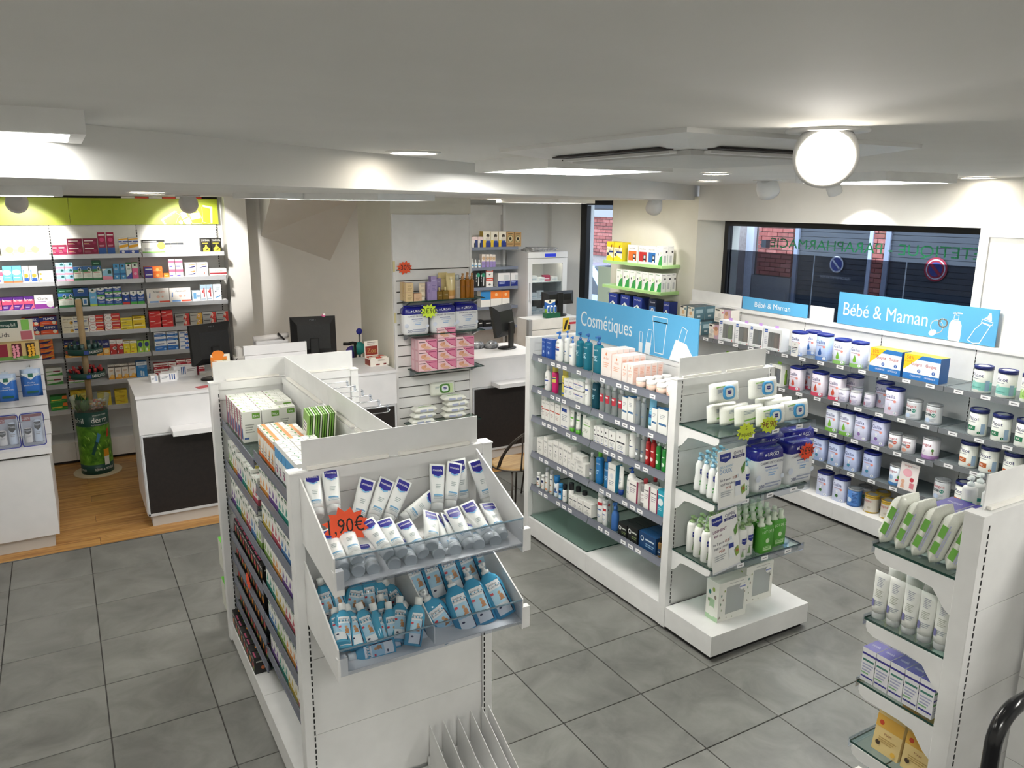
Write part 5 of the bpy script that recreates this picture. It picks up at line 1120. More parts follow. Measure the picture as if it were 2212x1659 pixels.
st('gtube', 'tube', 'cream_tube', 'white and green cream tube', 'tube', 'eeefe9', [('t', 'URIAGE', .5, .80, .055, '5a6068', .6), ('r', .06, .52, .94, .60, '5fb03c'), LN('b8c4b0', .2, .4, .8, 2, .06)], cap='5fb03c', hc=.2)
mc('ugr', 'wide white green-banded carton', 'eceee6', [('t', 'URIAGE', .5, .78, .06, '6a7078', .7), ('r', 0, .66, 1, .70, '7ab858'), LN('b8c0b0', .15, .45, .8, 3, .07)], n='skincare_carton')
mc('wblk', 'white black-emblem carton', 'eeeeea', [('c', .4, .76, .06, '2a2a2e', .7), ('l', 0.08, 0.48, 0.92, 1, 0.144, '3a3a44'), LN('b0b4b8', .2, .35, .8, 3, .07), ('r', .2, .1, .8, .13, '3a52a0')], n='skincare_carton')
bo('wplain', 'tall plain white bottle', 'efefeb', [('c', .5, .72, .03, '3a3a44'), ('l', 0.15, 0.46, 0.85, 1, 0.08, '3a4a7a')], cap='efefeb', cr=.55, bf=.84)
bo('clrw', 'clear dark-lettered bottle', 'd6d9da', [('l', 0.1, 0.46, 0.9, 1, 0.096, '3a4a6a'), ('c', .5, .3, .07, 'e9ecee')], cap='e4e7e8', cr=.6, clear=True, op=.35, bf=.85)
bo('redb', 'red pump sun-oil bottle', 'b0282a', [('c', .5, .32, .08, 'e8d4d0'), ('l', 0.15, 0.62, 0.85, 1, 0.08, 'f0d8d4')], cap='a82628', cr=.55, bf=.82)
bo('grb', 'green pump shampoo bottle', '2c8a3c', [('c', .5, .32, .08, 'cfe8cc'), ('l', 0.2, 0.62, 0.8, 1, 0.08, 'e4f4e0')], cap='e2eadf', cr=.5, ck='pump', bf=.80)
mc('uage', 'slim white face-care carton', 'ecebe6', [('t', 'URIAGE', .5, .72, .085, '4a5058', .84), ('c', .5, .50, .035, '6a7078'), LN('b4b4b0', .2, .36, .8, 3, .06)], t='e4e3de', n='skincare_carton')
mc('usm', 'square white cream carton', 'e9e8e3', [('t', 'URIAGE', .5, .60, .11, '4a5058', .7), LN('b4b4b0', .2, .36, .8, 2, .1)], n='skincare_carton')
bo('bgc', 'blue bottle with green cap', '2372b0', [('t', 'BIODERMA', .5, .74, .05, 'd8ecf8', .86), LN('a8d0ec', .2, .5, .8, 3, .06)], cap='6ab83c', cr=.5, bf=.86)
bo('bteal', 'blue shower-gel bottle', '1e6aa0', [('t', 'BIODERMA', .5, .68, .06, 'd8ecf8', .8), LN('a8d0ec', .2, .45, .8, 3, .06)], cap='3a6ab0', cr=.45, bf=.84)
mc('wteal', 'tall white teal-sided carton', 'efeee9', [('c', .5, .55, .1, 'd8dce0'), LN('a0a8b0', .2, .35, .8, 3, .06), ('t', 'BIODERMA', .5, .78, .05, '5a6068', .8)], sd='2a86a8', n='skincare_carton')
st('ntube', 'tube', 'cream_tube', 'white and navy cream tube', 'tube', 'eeeeea', [('c', .5, .45, .07, 'd0d4da'), LN('a0a8b0', .25, .3, .75, 2, .06)], cap='22428e', hc=.2)
bo('wbp', 'white pump lotion bottle', 'efefeb', [('t', 'BIODERMA', .5, .72, .05, '5a6068', .8), ('c', .5, .45, .08, 'd6dade'), LN('b0b4b8', .2, .3, .8, 2, .05)], pf='slope', cap='2a56b0', ck='pump', cr=.34, bf=.82)
mc('wmag', 'white maroon-edged carton', 'efece8', [('r', .82, 0, 1, 1, '8a2c4c'), LN('b0a8b0', .12, .6, .75, 3, .08), ('l', 0.07, 0.76, 0.77, 1, 0.096, '6a6068')], n='skincare_carton')
bo('crc', 'clear micellar bottle with red cap', 'd6d4d4', [('t', 'BIODERMA', .5, .5, .06, '8a5a60', .8), LN('b8a8a8', .2, .36, .8, 2, .06)], cap='c23a44', cr=.45, clear=True, op=.3, bf=.84, lab=(.2, .66, 'ecebea'))
mc('tblu', 'turquoise skincare carton', '2ca0b8', [('c', .5, .55, .14, 'e4f2f4'), ('l', 0.1, 0.8, 0.9, 1, 0.096, 'e4f4f6'), LN('a8dce4', .2, .3, .8, 2, .06)], n='skincare_carton')
bo('roll', 'white roll-on deodorant', 'f0f0ee', [('r', 0, .62, 1, .84, '1f2a58'), ('r', 0, .22, 1, .27, 'e08a4c'), ('l', 0.15, 0.36, 0.85, 1, 0.16, 'b07a4c')], n='deodorant_stick', c='deodorant', cap='f2f2f0', cr=.9, bf=.78)
bo('spr', 'white spray can with navy top', 'ecece9', [('r', 0, .72, 1, 1, '1b2450'), ('r', 0, .1, 1, .15, 'e0864c'), ('l', 0.15, 0.42, 0.85, 1, 0.144, 'a87a54')], n='deodorant_can', c='deodorant', cap='b8bcc4', cr=.9, bf=.84, pf='can')
bo('spb', 'white spray can with blue cap', 'e9ecee', [('r', 0, .3, 1, .42, '2a6ab0'), LN('9ab0c8', .2, .7, .8, 2, .07)], n='deodorant_can', c='deodorant', cap='2f86cc', cr=.92, bf=.70, pf='can')
bo('bnv', 'short blue deodorant', '3a94d0', [('r', 0, .56, 1, .78, '1b2a58'), ('r', 0, .1, 1, .4, 'd8e6f0')], n='deodorant_stick', c='deodorant', cap='3a94d0', cr=.95, bf=.74)
bo('blk', 'black and white deodorant', 'f0efec', [('r', 0, .45, 1, 1, '16181f'), ('l', 0.2, 0.6, 0.8, 1, 0.16, 'e8e8ec')], n='deodorant_stick', c='deodorant', cap='16181f', cr=.85, bf=.70)
mc('sqw', 'small white cream carton', 'eae9e4', [('l', 0.1, 0.62, 0.9, 1, 0.16, '4a5058'), ('c', .5, .4, .05, '8a8a86'), LN('b0b0ac', .2, .26, .8, 2, .09)], n='skincare_carton')
bo('redw', 'white foam can with red band', 'efefee', [('r', 0, .70, 1, .82, 'c03038'), ('l', 0.15, 0.5, 0.85, 1, 0.112, '4a6aa0'), LN('8aa0c0', .2, .3, .8, 2, .06)], n='foam_can', c='can', cap='f0f0ee', cr=.9, bf=.84, pf='can')
bo('bspr', 'blue trigger spray bottle', '4c82d0', [], cap='4c82d0', cr=.5, ck='spray', bf=.74, pf='slope', clear=True, op=.7)
mc('blkc', 'black men care carton', '16191a', [('c', .2, .62, .16, 'e8ece8', .9), ('c', .2, .62, .11, '16191a', .9), ('l', 0.39, 0.6, 0.89, 1, 0.208, 'c8ccc4'), LN('7a8a5a', .42, .36, .9, 2, .12)], t='1d2021', n='skincare_carton')
mc('nvc', 'navy men care carton', '16406e', [('c', .2, .62, .16, 'e4ecf2', .9), ('c', .2, .62, .11, '16406e', .9), ('l', 0.39, 0.6, 0.89, 1, 0.208, 'c8d8e4'), LN('8ab0d0', .42, .36, .9, 2, .12)], t='1a4878', n='skincare_carton')
bo('oilb', 'small amber oil bottle', 'b08a54', [('r', .1, .15, .9, .6, '1f3a5c'), ('l', 0.2, 0.34, 0.8, 1, 0.16, 'd8e0e6')], cap='1b1b1c', cr=.5, bf=.72, clear=True, op=.5)
# ---- end cap
st('wipe', 'pack', 'wipes_pack', 'white wipes pack with blue lid', 'wipes pack', 'eceee8', [('l', .05, .7, .3, 3, .08, '8a98b0'), ('p', [(0, .85), (.4, .9), (.4, .95), (0, .92)], '8ac45c')], lid='3f97cf')
st('wipe0', 'pack', 'wipes_pack', 'white lidless wipes pack', 'wipes pack', 'eceee6', [('p', [(.1, .2), (.9, .3), (.9, .4), (.1, .3)], '86c050'), ('l', .1, .8, .6, 3, .08, '9aa6b4')], fe=[('r', .1, .3, .5, .7, 'b4bcd8'), ('r', .6, .3, .9, .7, 'c0c8dc')])
st('wipeg', 'pack', 'wipes_pack', 'white wipes pack with green lid', 'wipes pack', 'e9ede2', [('r', .55, .1, 1, .9, 'c8dca8'), ('l', .05, .7, .3, 3, .08, '8a98a0')], lid='4f8a34')
bo('mpump', 'white baby wash pump bottle', 'eceeec', [('p', [(.2, .74), (.8, .74), (.8, .58), (.5, .52), (.2, .58)], '22308a'), ('t', 'mustela', .5, .64, .045, 'ffffff', .5), ('r', .2, .2, .4, .26, '6ab06a'), ('r', .2, .3, .4, .36, '6ab06a'), LN('a8b0b8', .45, .35, .85, 2, .05)], n='wash_bottle', pf='waist', cap='8fc0da', ck='pump', cr=.45, bf=.80)
bo('mlin', 'white liniment bottle with green pump', 'efefeb', [('p', [(.2, .72), (.8, .72), (.8, .56), (.5, .50), (.2, .56)], '22308a'), ('t', 'mustela', .5, .62, .045, 'ffffff', .5), ('p', [(.2, .1), (.35, .4), (.5, .1)], '8aa878'), ('t', 'Liniment', .6, .34, .05, '7a4a8a', .6)], n='liniment_bottle', pf='can', cap='9cba84', ck='pump', cr=.5, bf=.82)
st('trio', 'trio', 'liniment_trio_pack', 'green shrink-wrapped bottle trio', 'bottle pack', '4f9e34', [('t', 'LOT DE 3', .5, .76, .10, 'd4ecc4', .8), ('c', .5, .46, .09, 'cfe8c0'), ('r', .2, .1, .8, .26, 'b8dca0'), ('l', .25, .22, .75, 2, .06, '4f9e34')])
URGO = [('t', 'URGO', .55, .82, .09, 'f0f2f8', .42), ('c', .28, .86, .03, 'dfe4f2'), ('t', 'CARRÉS DE COTON', .52, .645, .055, '20265c', .86), ('r', .28, .56, .72, .59, '6a72a0'), ('t', 'ULTRA-DOUX', .55, .485, .045, '6a9ad4', .5), ('l', .42, .42, .68, 2, .055, '8ab2de'), ('t', '200', .2, .09, .085, '2a3a78', .2), ('l', .32, .17, .9, 2, .07, '9aa2b8'), ('c', .06, .34, .08, 'd4dcec'), ('c', .95, .3, .06, 'd8e0ee')]
st('urgo', 'cotton', 'cotton_square_pack', 'white and navy cotton pack', 'cotton pack', 'e9ebee', URGO, t='171a7c')
st('owl', 'wbox', 'baby_gift_box', 'white gift box with grey owl plush', 'gift box', 'ebebe4', [('p', [(.02, .08), (.06, .16), (.12, .1)], 'a09a90'), ('c', .12, .3, .03, '9aa88a', .6), ('c', .08, .46, .035, '7a9a7c', .6), ('c', .16, .56, .035, '9a9088', .6), ('c', .1, .68, .035, '5a8a80', .6), ('c', .2, .78, .03, '8a9a5a', .6), ('l', .35, .93, .85, 1, .03, 'b0b0ac'), ('c', .82, .78, .09, 'eeeeea', 1.2), ('l', 0.72, 0.76, 0.92, 1, 0.08, '7a86c0'), ('c', .9, .62, .03, 'a09a90', .6), ('c', .3, .08, .02, '8a8278', .6), ('c', .5, .06, .02, '8a9a7c', .6)], win=(.26, .16, .90, .86), se=[('r', .3, 0, .7, .55, 'a9c9a4'), ('r', 0, 0, 1, .12, 'a9c9a4'), ('c', .5, .22, .13, 'eceee6'), ('c', .3, .7, .06, '2f7a70', .7), ('c', .6, .8, .06, '9ab05a', .7), ('c', .75, .62, .05, '8a8078', .7), ('c', .25, .5, .05, '7a9a6a', .7)], ins='owl', **{'in': '86827c'})
# ---- baby wall
def gal(key, d, c, num, band, lid='1c2a86', body='d4d9e8', side='9aa2cc', drop=True):
    st(key, 'can', 'milk_powder_tub', d, 'tub', body, [('r', .02, 0, .98, .16, band), ('t', 'Gallia', .48, .70, .14, '1c2a6c', .78), ('r', .2, .60, .7, .635, 'c8a8b8')] + ([('p', [(.38, .34), (.5, .56), (.62, .34), (.58, .24), (.42, .24)], c), ('c', .5, .30, .085, c)] if drop else [('p', [(.40, .50), (.60, .50), (.53, .36), (.60, .20), (.40, .20), (.47, .36)], 'eceef6'), ('c', .5, .26, .075, c)]) + [('c', .78, .58, .055, 'ee9a8c'), ('c', .84, .10, .06, 'eef0f4'), ('t', num, .84, .065, .075, '2a5aa0', .15)], lid=lid, pw=3.2, lf=.09, lr=1.02)
gal('galj', 'blue-drop milk tub', '3a78c0', '3', '86a4dc'); gal('galg', 'green-drop milk tub', '7ab83c', '3', '8cc06a'); gal('galb', 'deep-blue-drop milk tub', '2a5aa8', '3', '5a86cc', body='a9bce4')
gal('galr', 'red-banded milk tub', 'c8503c', '2', 'd8506c', body='dcd4e0'); gal('galg2', 'green-banded milk tub', '7ab83c', '2', '7ab84c'); gal('galv', 'lilac hourglass milk tub', '8a6aa8', '1', 'c0b8dc', body='ccd0e8', drop=False); gal('galv2', 'lilac second-age milk tub', '7a5aa0', '2', 'b0a8d8', body='c4c8e4', drop=False)
gal('galp', 'pink hourglass milk tub', 'c88a90', '2', 'd4c8dc', body='d4d4e8', drop=False); gal('gald', 'blue hourglass milk tub', '4a8ab0', '1', 'a8bce0', body='b8c4e4', drop=False); gal('gald2', 'blue second-age milk tub', '3f86a8', '2', 'a0b4dc', body='b4c0e2', drop=False); gal('gal3', 'green-badge milk tub', '3a6a34', '3', 'c0c8e0', body='c8cee6', drop=False)
def cn(key, d, b, e, **k): st(key, 'can', 'milk_powder_can', d, 'can', b, e, **k)
cn('gui1', 'grey-lidded red-script can', 'dfe2e6', [('t', 'Guigoz', .5, .70, .15, 'b8283c', .8), ('r', .05, .48, .58, .60, '3a4a50'), ('t', 'EXPERT', .3, .505, .07, 'e4e8ea', .44), ('c', .74, .52, .1, '1f8a7a'), ('t', 'AR', .74, .48, .09, 'f2f6f4', .2), ('c', .4, .24, .12, 'c4d6f0', 1.3), LN('b0b4bc', .5, .3, .9, 3, .06)], bands=[(.12, 'c3c8d0'), (.9, 'dfe2e6'), (1, 'd0d4da')], lid='9c9fa2', lt='b4b6b8', lf=.07, lr=1.02)
cn('gui2', 'small grey-lidded premature can', 'dcdde2', [('t', 'Guigoz', .5, .68, .16, 'b8283c', .84), ('r', .05, .46, .6, .60, '8a8f98'), ('c', .74, .5, .12, 'd8543c'), ('t', 'PRE', .74, .46, .08, 'f6ecea', .2), ('c', .45, .22, .13, 'd8a08c', 1.3)], lid='a4a8a8', lt='b8babc', lf=.07, lr=1.02)
cn('gui3', 'lilac-footed milk can', 'e6e2ea', [('t', 'Guigoz', .4, .70, .14, 'b8283c', .8), ('c', .36, .42, .12, 'f2f0f6'), ('t', '1', .36, .36, .13, '7a4a9a', .2), ('r', .1, .06, .8, .16, 'b088c0'), ('c', .86, .5, .08, '5a9a4c', .8), ('r', .84, .3, .88, .44, '7a5a3c')], bands=[(.22, 'b78cc4'), (1, 'e6e2ea')], lid='b0b3b6', lt='c4c6c8', lf=.07, lr=1.02)
cn('gui4', 'blue-footed milk can', 'dbe4f0', [('t', 'Guigoz', .4, .72, .13, 'b8283c', .8), ('c', .36, .44, .13, 'a8c8ec'), ('t', '1', .36, .37, .14, '2a5aa8', .2), ('r', .06, .04, .6, .14, '4a86cc'), ('c', .86, .5, .08, '5a9a4c', .8), ('r', .84, .3, .88, .44, '7a5a3c'), ('r', .68, .3, .95, .38, 'd8485c')], bands=[(.18, '5f98d4'), (1, 'dbe4f0')], lid='a8abac', lt='bcbec0', lf=.07, lr=1.02)
cn('guig', 'gold-lidded milk can', 'cfcac0', [('t', 'Guigoz', .4, .68, .15, 'b8283c', .8), ('c', .6, .34, .07, 'b8b0a0', 1.6), ('c', .3, .09, .05, 'f0ece0')], bands=[(.1, 'b8962e'), (.88, 'cfcac0'), (1, 'b8962e')], lid='bb9a34', lt='b0b3b4', lf=.08, lr=1.02)
cn('gsm', 'small lilac milk can', 'd6d3e2', [('t', 'Gallia', .5, .62, .15, '3a3a7a', .8), ('c', .3, .26, .14, 'b8788c', .8), ('l', .5, .4, .95, 4, .09, 'a8a4c0')], lid='d4d6da', lt='e0e2e4', lf=.07, lr=1.02)
cn('bluc', 'blue striped milk can', '3f6fb0', [('t', 'ial', .15, .5, .2, 'eef2f8', .3), ('c', .42, .42, .14, 'c8daf0', 1.1), ('l', .6, .8, 1.0, 7, .09, '2a5290')], bands=[(.08, '2a5290'), (1, '4a7cc0')], lid='a4aab2', lt='c0c4c8', lf=.08, lr=1.02)
def pic(key, d, c1, num, tx, c2): cn(key, d, 'e6e9e2', [('t', 'Picot', .46, .68, .16, '23286e', .86), ('c', .25, .44, .085, c1) if num == '3' else ('r', .10, .24, .62, .44, c2), ('t', num if num == '3' else tx, .25 if num == '3' else .36, .39 if num == '3' else .29, .11, 'f2f6f2', .3), ('t', tx, .4, .22, .07, c2, .7) if num == '3' else ('c', .82, .16, .06, c1), ('t', num, .82, .125, .075, 'f4f6f2', .1) if num != '3' else ('l', .1, .12, .6, 1, .05, 'f0f4f0'), ('l', .12, .60, .6, 1, .04, '6a6f86'), ('r', .90, .1, 1.15, .55, '9ab4d0')], bands=[(.12, 'eceee8'), (.46 if num == '3' else .14, c1 if num == '3' else 'e6e9e2'), (1, 'e6e9e2')], lid='1f2a6c', lt='d0d4da', lf=.13, lr=1.04)
pic('pic3', 'turquoise third-age milk can', '8ccfc4', '3', 'croissance', '2a8a80'); pic('pic3b', 'green organic third-age can', 'a8d078', '3', 'Bio', '4a8a3c'); pic('picar', 'green-label navy-lidded can', '1f7a54', '1', 'AR', '1f7a54'); pic('picac', 'orange-label navy-lidded can', 'cc6a2c', '1', 'AC', 'c4642c')
mc('gupk', 'blue and yellow milk multipack', '2f7ac4', [('r', 0, .25, 1, .82, 'e9eef2'), ('p', [(0, .35), (0, 1), (.5, 1)], 'f2cf2a'), ('t', '-50%', .15, .80, .13, 'd83a2c', .24), ('t', '2e BOITE', .13, .68, .06, 'd83a2c', .22), ('c', .36, .48, .24, 'f4f6f8', .8), ('c', .76, .48, .24, 'f4f6f8', .8), ('t', 'Guigoz', .36, .58, .12, 'b8283c', .30), ('t', 'Guigoz', .76, .58, .12, 'b8283c', .30), ('c', .44, .38, .07, '3a6ab8'), ('t', '3', .44, .345, .08, 'ffffff', .1), ('c', .84, .38, .07, '3a6ab8'), ('t', '3', .84, .345, .08, 'ffffff', .1), ('t', 'CROISSANCE', .36, .12, .07, 'f2f4f8', .3), ('t', 'CROISSANCE', .76, .12, .07, 'f2f4f8', .3)], t='e8d24c', sd='2a66ac', n='milk_multipack')
for k_, i1, i2, nm in (('mamg', '8aa84c', '9ac0d0', 'green and blue'), ('mamp', 'a08a78', 'e0a4a8', 'pink'), ('mamb', '5a6a74', '8a9aa4', 'grey'), ('mamr', '9a7a68', 'e4a8ac', 'rose')):
    st(k_, 'wbox', 'baby_bottle_box', 'white %s bottle box' % nm, 'box', 'eef0f2', [('r', .05, .80, .22, .95, '2a5ab0'), ('t', 'MAM', .135, .84, .06, 'ffffff', .14), ('l', .06, .6, .22, 5, .08, 'b8bcc8'), ('t', 'mam', .4, .04, .05, '5aa06a', .5), ('c', .9, .07, .03, 'c04a4c')], win=(.26, .14, .92, .84), ins='bottle', ic=i1, ic2=i2, tab='b890d0', **{'in': '9a9288'})
st('mamlow', 'wbox', 'baby_bottle_box', 'white navy-windowed bottle box', 'box', 'eceee8', [('r', .05, .76, .22, .95, '2a5ab0'), ('t', 'MAM', .135, .82, .06, 'ffffff', .14)], win=(.28, .14, .92, .84), ins='bottle', ic='2a3a68', ic2='7aa03a', tab='8ab83c', **{'in': '5a6a3c'})
mc('sten', 'slate teal breast-care carton', '5d7f8c', [('r', 0, 0, 1, 1, 'e9e4d6'), ('c', .5, .5, .16, 'd8b48a'), ('c', .78, .8, .1, '6a8a94'), ('l', .1, .2, .9, 3, .07, 'a8a08c'), ('r', .08, .86, .5, .95, '20242a')], sd='5d7f8c', t='2a3c44', se=[('r', .2, .5, .8, .8, 'a8c0c8'), ('r', .3, .2, .6, .34, 'd0dce0')], n='breast_care_carton')
mc('bpho', 'cream carton with baby photo', 'ece6dc', [('r', .55, 0, 1, 1, 'c8a8b8'), ('c', .72, .5, .26, 'e4b89c', .9), ('c', .72, .72, .17, 'b88868', .9), ('c', .3, .5, .16, 'd4d0c8'), ('r', .04, .84, .3, .95, '1c1c1e'), ('c', .5, .74, .07, 'd0788c'), LN('a8a49a', .06, .28, .4, 3, .07)], t='24242a', n='breast_care_carton')
# ---- pier shelves
mc('ylow', 'yellow and white glucose carton', 'f0e6c0', [('r', 0, .72, 1, 1, 'ecd22c'), ('p', [(0, 0), (1, 0), (1, .12), (.4, .3), (0, .15)], 'ecd22c'), ('r', .3, .42, 1, .52, '2a3a78'), ('t', 'freestyle', .4, .55, .08, '4a4a5a', .6), ('c', .2, .34, .09, '3a3a4c'), ('p', [(.6, .7), (.66, .88), (.74, .8), (.84, .9), (.74, .68)], '8a4a1c')], t='e8d03c', sd='e4cc2c', n='glucose_meter_carton')
for k_, c_, nm in (('acor', 'd8702c', 'orange'), ('acrd', 'b82c2c', 'red'), ('acbl', '2a6ab0', 'blue')):
    mc(k_, 'white %s-panelled meter carton' % nm, 'ecebe6', [('r', .08, .12, .92, .66, c_), ('t', 'Accu-Chek', .45, .78, .08, '3a3a3e', .7), ('r', .55, .18, .85, .5, '2a2a2c'), ('r', .6, .3, .8, .46, 'c8d0d4'), ('r', .6, .08, .78, .2, 'f0eee8')], n='glucose_meter_carton')
mc('grmt', 'white and green meter carton', 'ecede8', [('p', [(.3, 0), (1, 0), (1, .55), (.55, .4)], '3a9a4c'), ('c', .72, .62, .1, 'cfe4c0'), ('c', .28, .35, .12, 'e2e6ea', .9), ('r', .22, .5, .36, .62, '3a4248'), ('l', .1, .9, .7, 1, .06, '6a9a6c')], sd='e2e2de', se=[('r', .3, .15, .7, .5, 'b4b6b8'), ('c', .75, .7, .06, '3a3a40'), ('l', .15, .9, .8, 1, .06, '8a8a8c')], n='glucose_meter_carton')
mc('onet', 'navy meter carton', '1d3488', [('t', 'OneTouch', .5, .78, .09, 'f0f2f8', .8), ('p', [(.1, 0), (.9, 0), (.9, .3), (.5, .55), (.1, .35)], 'e4e8e0'), ('c', .4, .3, .14, '5a8a9a', .7), ('c', .4, .3, .09, '20262c', .7)], sd='182a70', n='glucose_meter_carton', t='2a2a30')
mc('cont', 'dark navy meter carton', '14203c', [('t', 'Contour', .5, .80, .09, 'd8dce8', .7), ('r', .1, .1, .9, .6, '2a5a9a'), ('c', .5, .36, .16, 'e0e6ec', .8), ('r', .42, .34, .58, .46, '4a5a64')], n='glucose_meter_carton')
# ---- slat wall and corner shelving
mc('nuxs', 'small beige balm carton', 'dcc193', [('t', 'NUXE', .5, .6, .13, '8a7048', .4), LN('b09464', .2, .4, .8, 3, .1)], n='skincare_carton', t='c88a6c')
mc('nuxp', 'small pink-beige balm carton', 'dcb893', [('t', 'NUXE', .5, .6, .13, '8a6048', .4), LN('b08464', .2, .4, .8, 3, .1)], n='skincare_carton', t='c88a6c')
st('nuxt', 'tube', 'cream_tube', 'beige cream tube', 'tube', 'e0d0b4', [('t', 'NUXE', .5, .75, .06, '4a4038', .5), LN('a89878', .25, .5, .75, 3, .06)], cap='e6dcc8', hc=.22)
mc('nuxl', 'lilac face-cream carton', '9d8dbb', [('t', 'NUXE', .5, .82, .05, 'e8e0f0', .5), LN('7a6aa0', .2, .6, .8, 4, .06)], n='skincare_carton', sd='8676a6')
st('nuxg', 'tube', 'cream_tube', 'gold body-lotion tube', 'tube', 'd6c48e', [('t', 'NUXE', .5, .72, .06, '8a7a4c', .5), ('r', 0, 0, 1, .24, 'b88a3c')], cap='d8a878', hc=.14, r=.2)
bo('nuxo', 'golden oil bottle', 'b97a24', [('t', 'NUXE', .5, .6, .06, '6a4418', .5)], n='oil_bottle', cap='b88a5a', ck='spray', cr=.55, bf=.76, clear=True, op=.6)
bo('nuxs2', 'silver-grey mist bottle', 'a8a39b', [('t', 'NUXE', .5, .6, .05, 'e8e4dc', .5)], n='mist_bottle', cap='clear', cr=.7, bf=.78)
bo('nuxm', 'squat amber perfume bottle', '9a7a34', [('t', 'NUXE', .5, .5, .12, 'e0d0a0', .5)], n='perfume_bottle', cap='d8c890', cr=.35, bf=.70, clear=True, op=.65, pw=4)
mc('serum', 'pink baby-saline carton', 'f0ccd2', [('p', [(.42, 1), (1, 1), (1, .15), (.75, .3), (.55, .6)], 'e088a8'), ('p', [(.36, 1), (.42, 1), (.55, .6), (.75, .3), (1, .12), (1, .18), (.78, .36), (.58, .66)], 'c84a7c'), ('c', .27, .42, .2, 'e0a888', 1.3), ('c', .36, .52, .11, 'd8987a', 1.2), ('p', [(.3, .1), (.7, .14), (.5, .4), (.3, .3)], 'e4b498'), ('l', 0.03, 0.74, 0.37, 1, 0.144, '3a2a34'), ('l', 0.53, 0.8, 0.95, 1, 0.144, '9a2a5c'), ('r', .02, .03, .6, .07, 'c88a98')], sd='e8b4c0', t='ecc4cc', n='saline_carton', se=[('r', .2, .1, .8, .9, 'f0ccd4')])
mc('dogy', 'white and yellow pet carton', 'efe9d8', [('r', 0, 0, .42, .45, 'ecc838'), ('r', .35, 0, 1, .3, '22368a'), ('c', .62, .72, .12, '3a3430'), ('c', .62, .5, .16, 'd8cfc4'), ('r', .4, .3, .9, .42, '2a4aa0')], n='pet_carton', sd='c8a838')
mc('dogk', 'brown kraft pet carton', 'c09a68', [('c', .5, .55, .24, '3a6a44', .9), ('c', .5, .55, .21, 'd8c49a', .9), ('c', .5, .55, .11, '20201c', .9), ('l', .1, .2, .9, 2, .07, '8a6a40'), ('l', 0.2, 0.85, 0.8, 1, 0.128, '5a4a2c')], n='pet_carton')
mc('catn', 'white and navy cat carton', 'efe8e4', [('r', .5, 0, 1, .7, '24387c'), ('p', [(.35, 0), (.35, .35), (.42, .5), (.5, .4), (.6, .5), (.62, 0)], '1c1c22'), ('r', 0, .7, 1, 1, 'eed8d8')], n='pet_carton')
bo('drop', 'small white dropper bottle', 'eef0f0', [('r', 0, 0, 1, .5, '4aa0d8')], n='dropper_bottle', cap='f2f2f2', cr=.35, bf=.62)
mc('lilc', 'white and lilac carton', 'e8e0da', [('r', 0, 0, 1, .45, '9a86c8'), ('c', .5, .7, .14, 'c8a888'), LN()])
mc('blkb', 'black thermometer carton', '16171a', [('c', .6, .72, .12, '2a8a6a'), ('p', [(.52, .1), (.62, .62), (.72, .62), (.68, .1)], 'eef0ee'), ('l', .1, .7, .3, 5, .09, 'c8c8cc')], n='device_carton')
mc('redt', 'white red-topped device carton', 'ece9e6', [('r', 0, .60, 1, .9, 'd84a34'), ('l', 0.1, 0.68, 0.9, 1, 0.192, 'f6ecea'), ('c', .5, .25, .1, '6a6a6c', 1.3)], n='device_carton')
mc('tens', 'white and navy monitor carton', 'eaeaec', [('r', 0, 0, 1, .42, '1e2f84'), ('r', .5, .5, .9, .85, 'd0d4d8'), ('l', .1, .3, .6, 2, .1, 'b8c4e8')], n='device_carton')
mc('oral', 'white and orange dental carton', 'eceae6', [('r', 0, .5, 1, 1, 'ee8234'), ('c', .5, .75, .1, 'f6c494')], n='dental_carton')
mc('oralb', 'blue-topped dental carton', 'eceae6', [('r', 0, .45, 1, 1, '3286c8')], n='dental_carton')
mc('blki', 'black boxed accessory', '17181a', [('l', 0.25, 0.5, 0.75, 1, 0.32, 'e8e8e8')], n='device_carton')
mc('orbx', 'small orange pill carton', 'd88a5c', [LN('f0d0b8', .2, .5, .8, 2, .15)])
# ---- right gondola
mc('mbox', 'white purple-topped cream carton', 'e9e9ec', [('r', 0, .80, 1, .86, '3a348c'), ('r', .08, .62, .92, .68, '3f7a6c'), ('l', .1, .5, .9, 3, .09, 'a8acc8'), ('r', .05, .12, .95, .17, '3a3a8c'), ('r', .05, .24, .6, .28, '7ab07a')], t='3a2f9c', se=[('r', 0, .80, 1, .86, '3a348c'), ('r', 0, .70, 1, .75, '6aa86a'), ('r', 0, .5, 1, .55, '3a348c'), ('r', 0, .38, 1, .43, '6aa86a'), ('l', .1, .28, .9, 3, .07, 'b4b8cc')], te=[('t', 'mustela', .5, .42, .2, 'd8d8f0', .6)], n='baby_cream_carton')
st('mtube', 'tube', 'lotion_tube', 'clear-capped white lotion tube', 'tube', 'e7e9e4', [('l', .3, .85, .7, 6, .04, 'a8acb8'), ('l', .3, .55, .75, 5, .04, 'b0b4a8'), ('r', .12, .14, .36, .30, '6a6a9a'), ('l', .4, .28, .85, 3, .04, 'a0a8b0')], ccl='e4e8e8', hc=.15)
bo('ysol', 'yellow-lidded lotion bottle', 'e4dcae', [('r', 0, .1, 1, .2, 'c8b45c')], n='lotion_bottle', cap='dfe3df', cr=.9, bf=.7)
bo('mteal', 'teal-collared pump bottle', 'eef0ee', [('r', 0, .5, 1, .6, '4aa8a0')], n='lotion_bottle', cap='e6efee', ck='pump', cr=.5, bf=.78)
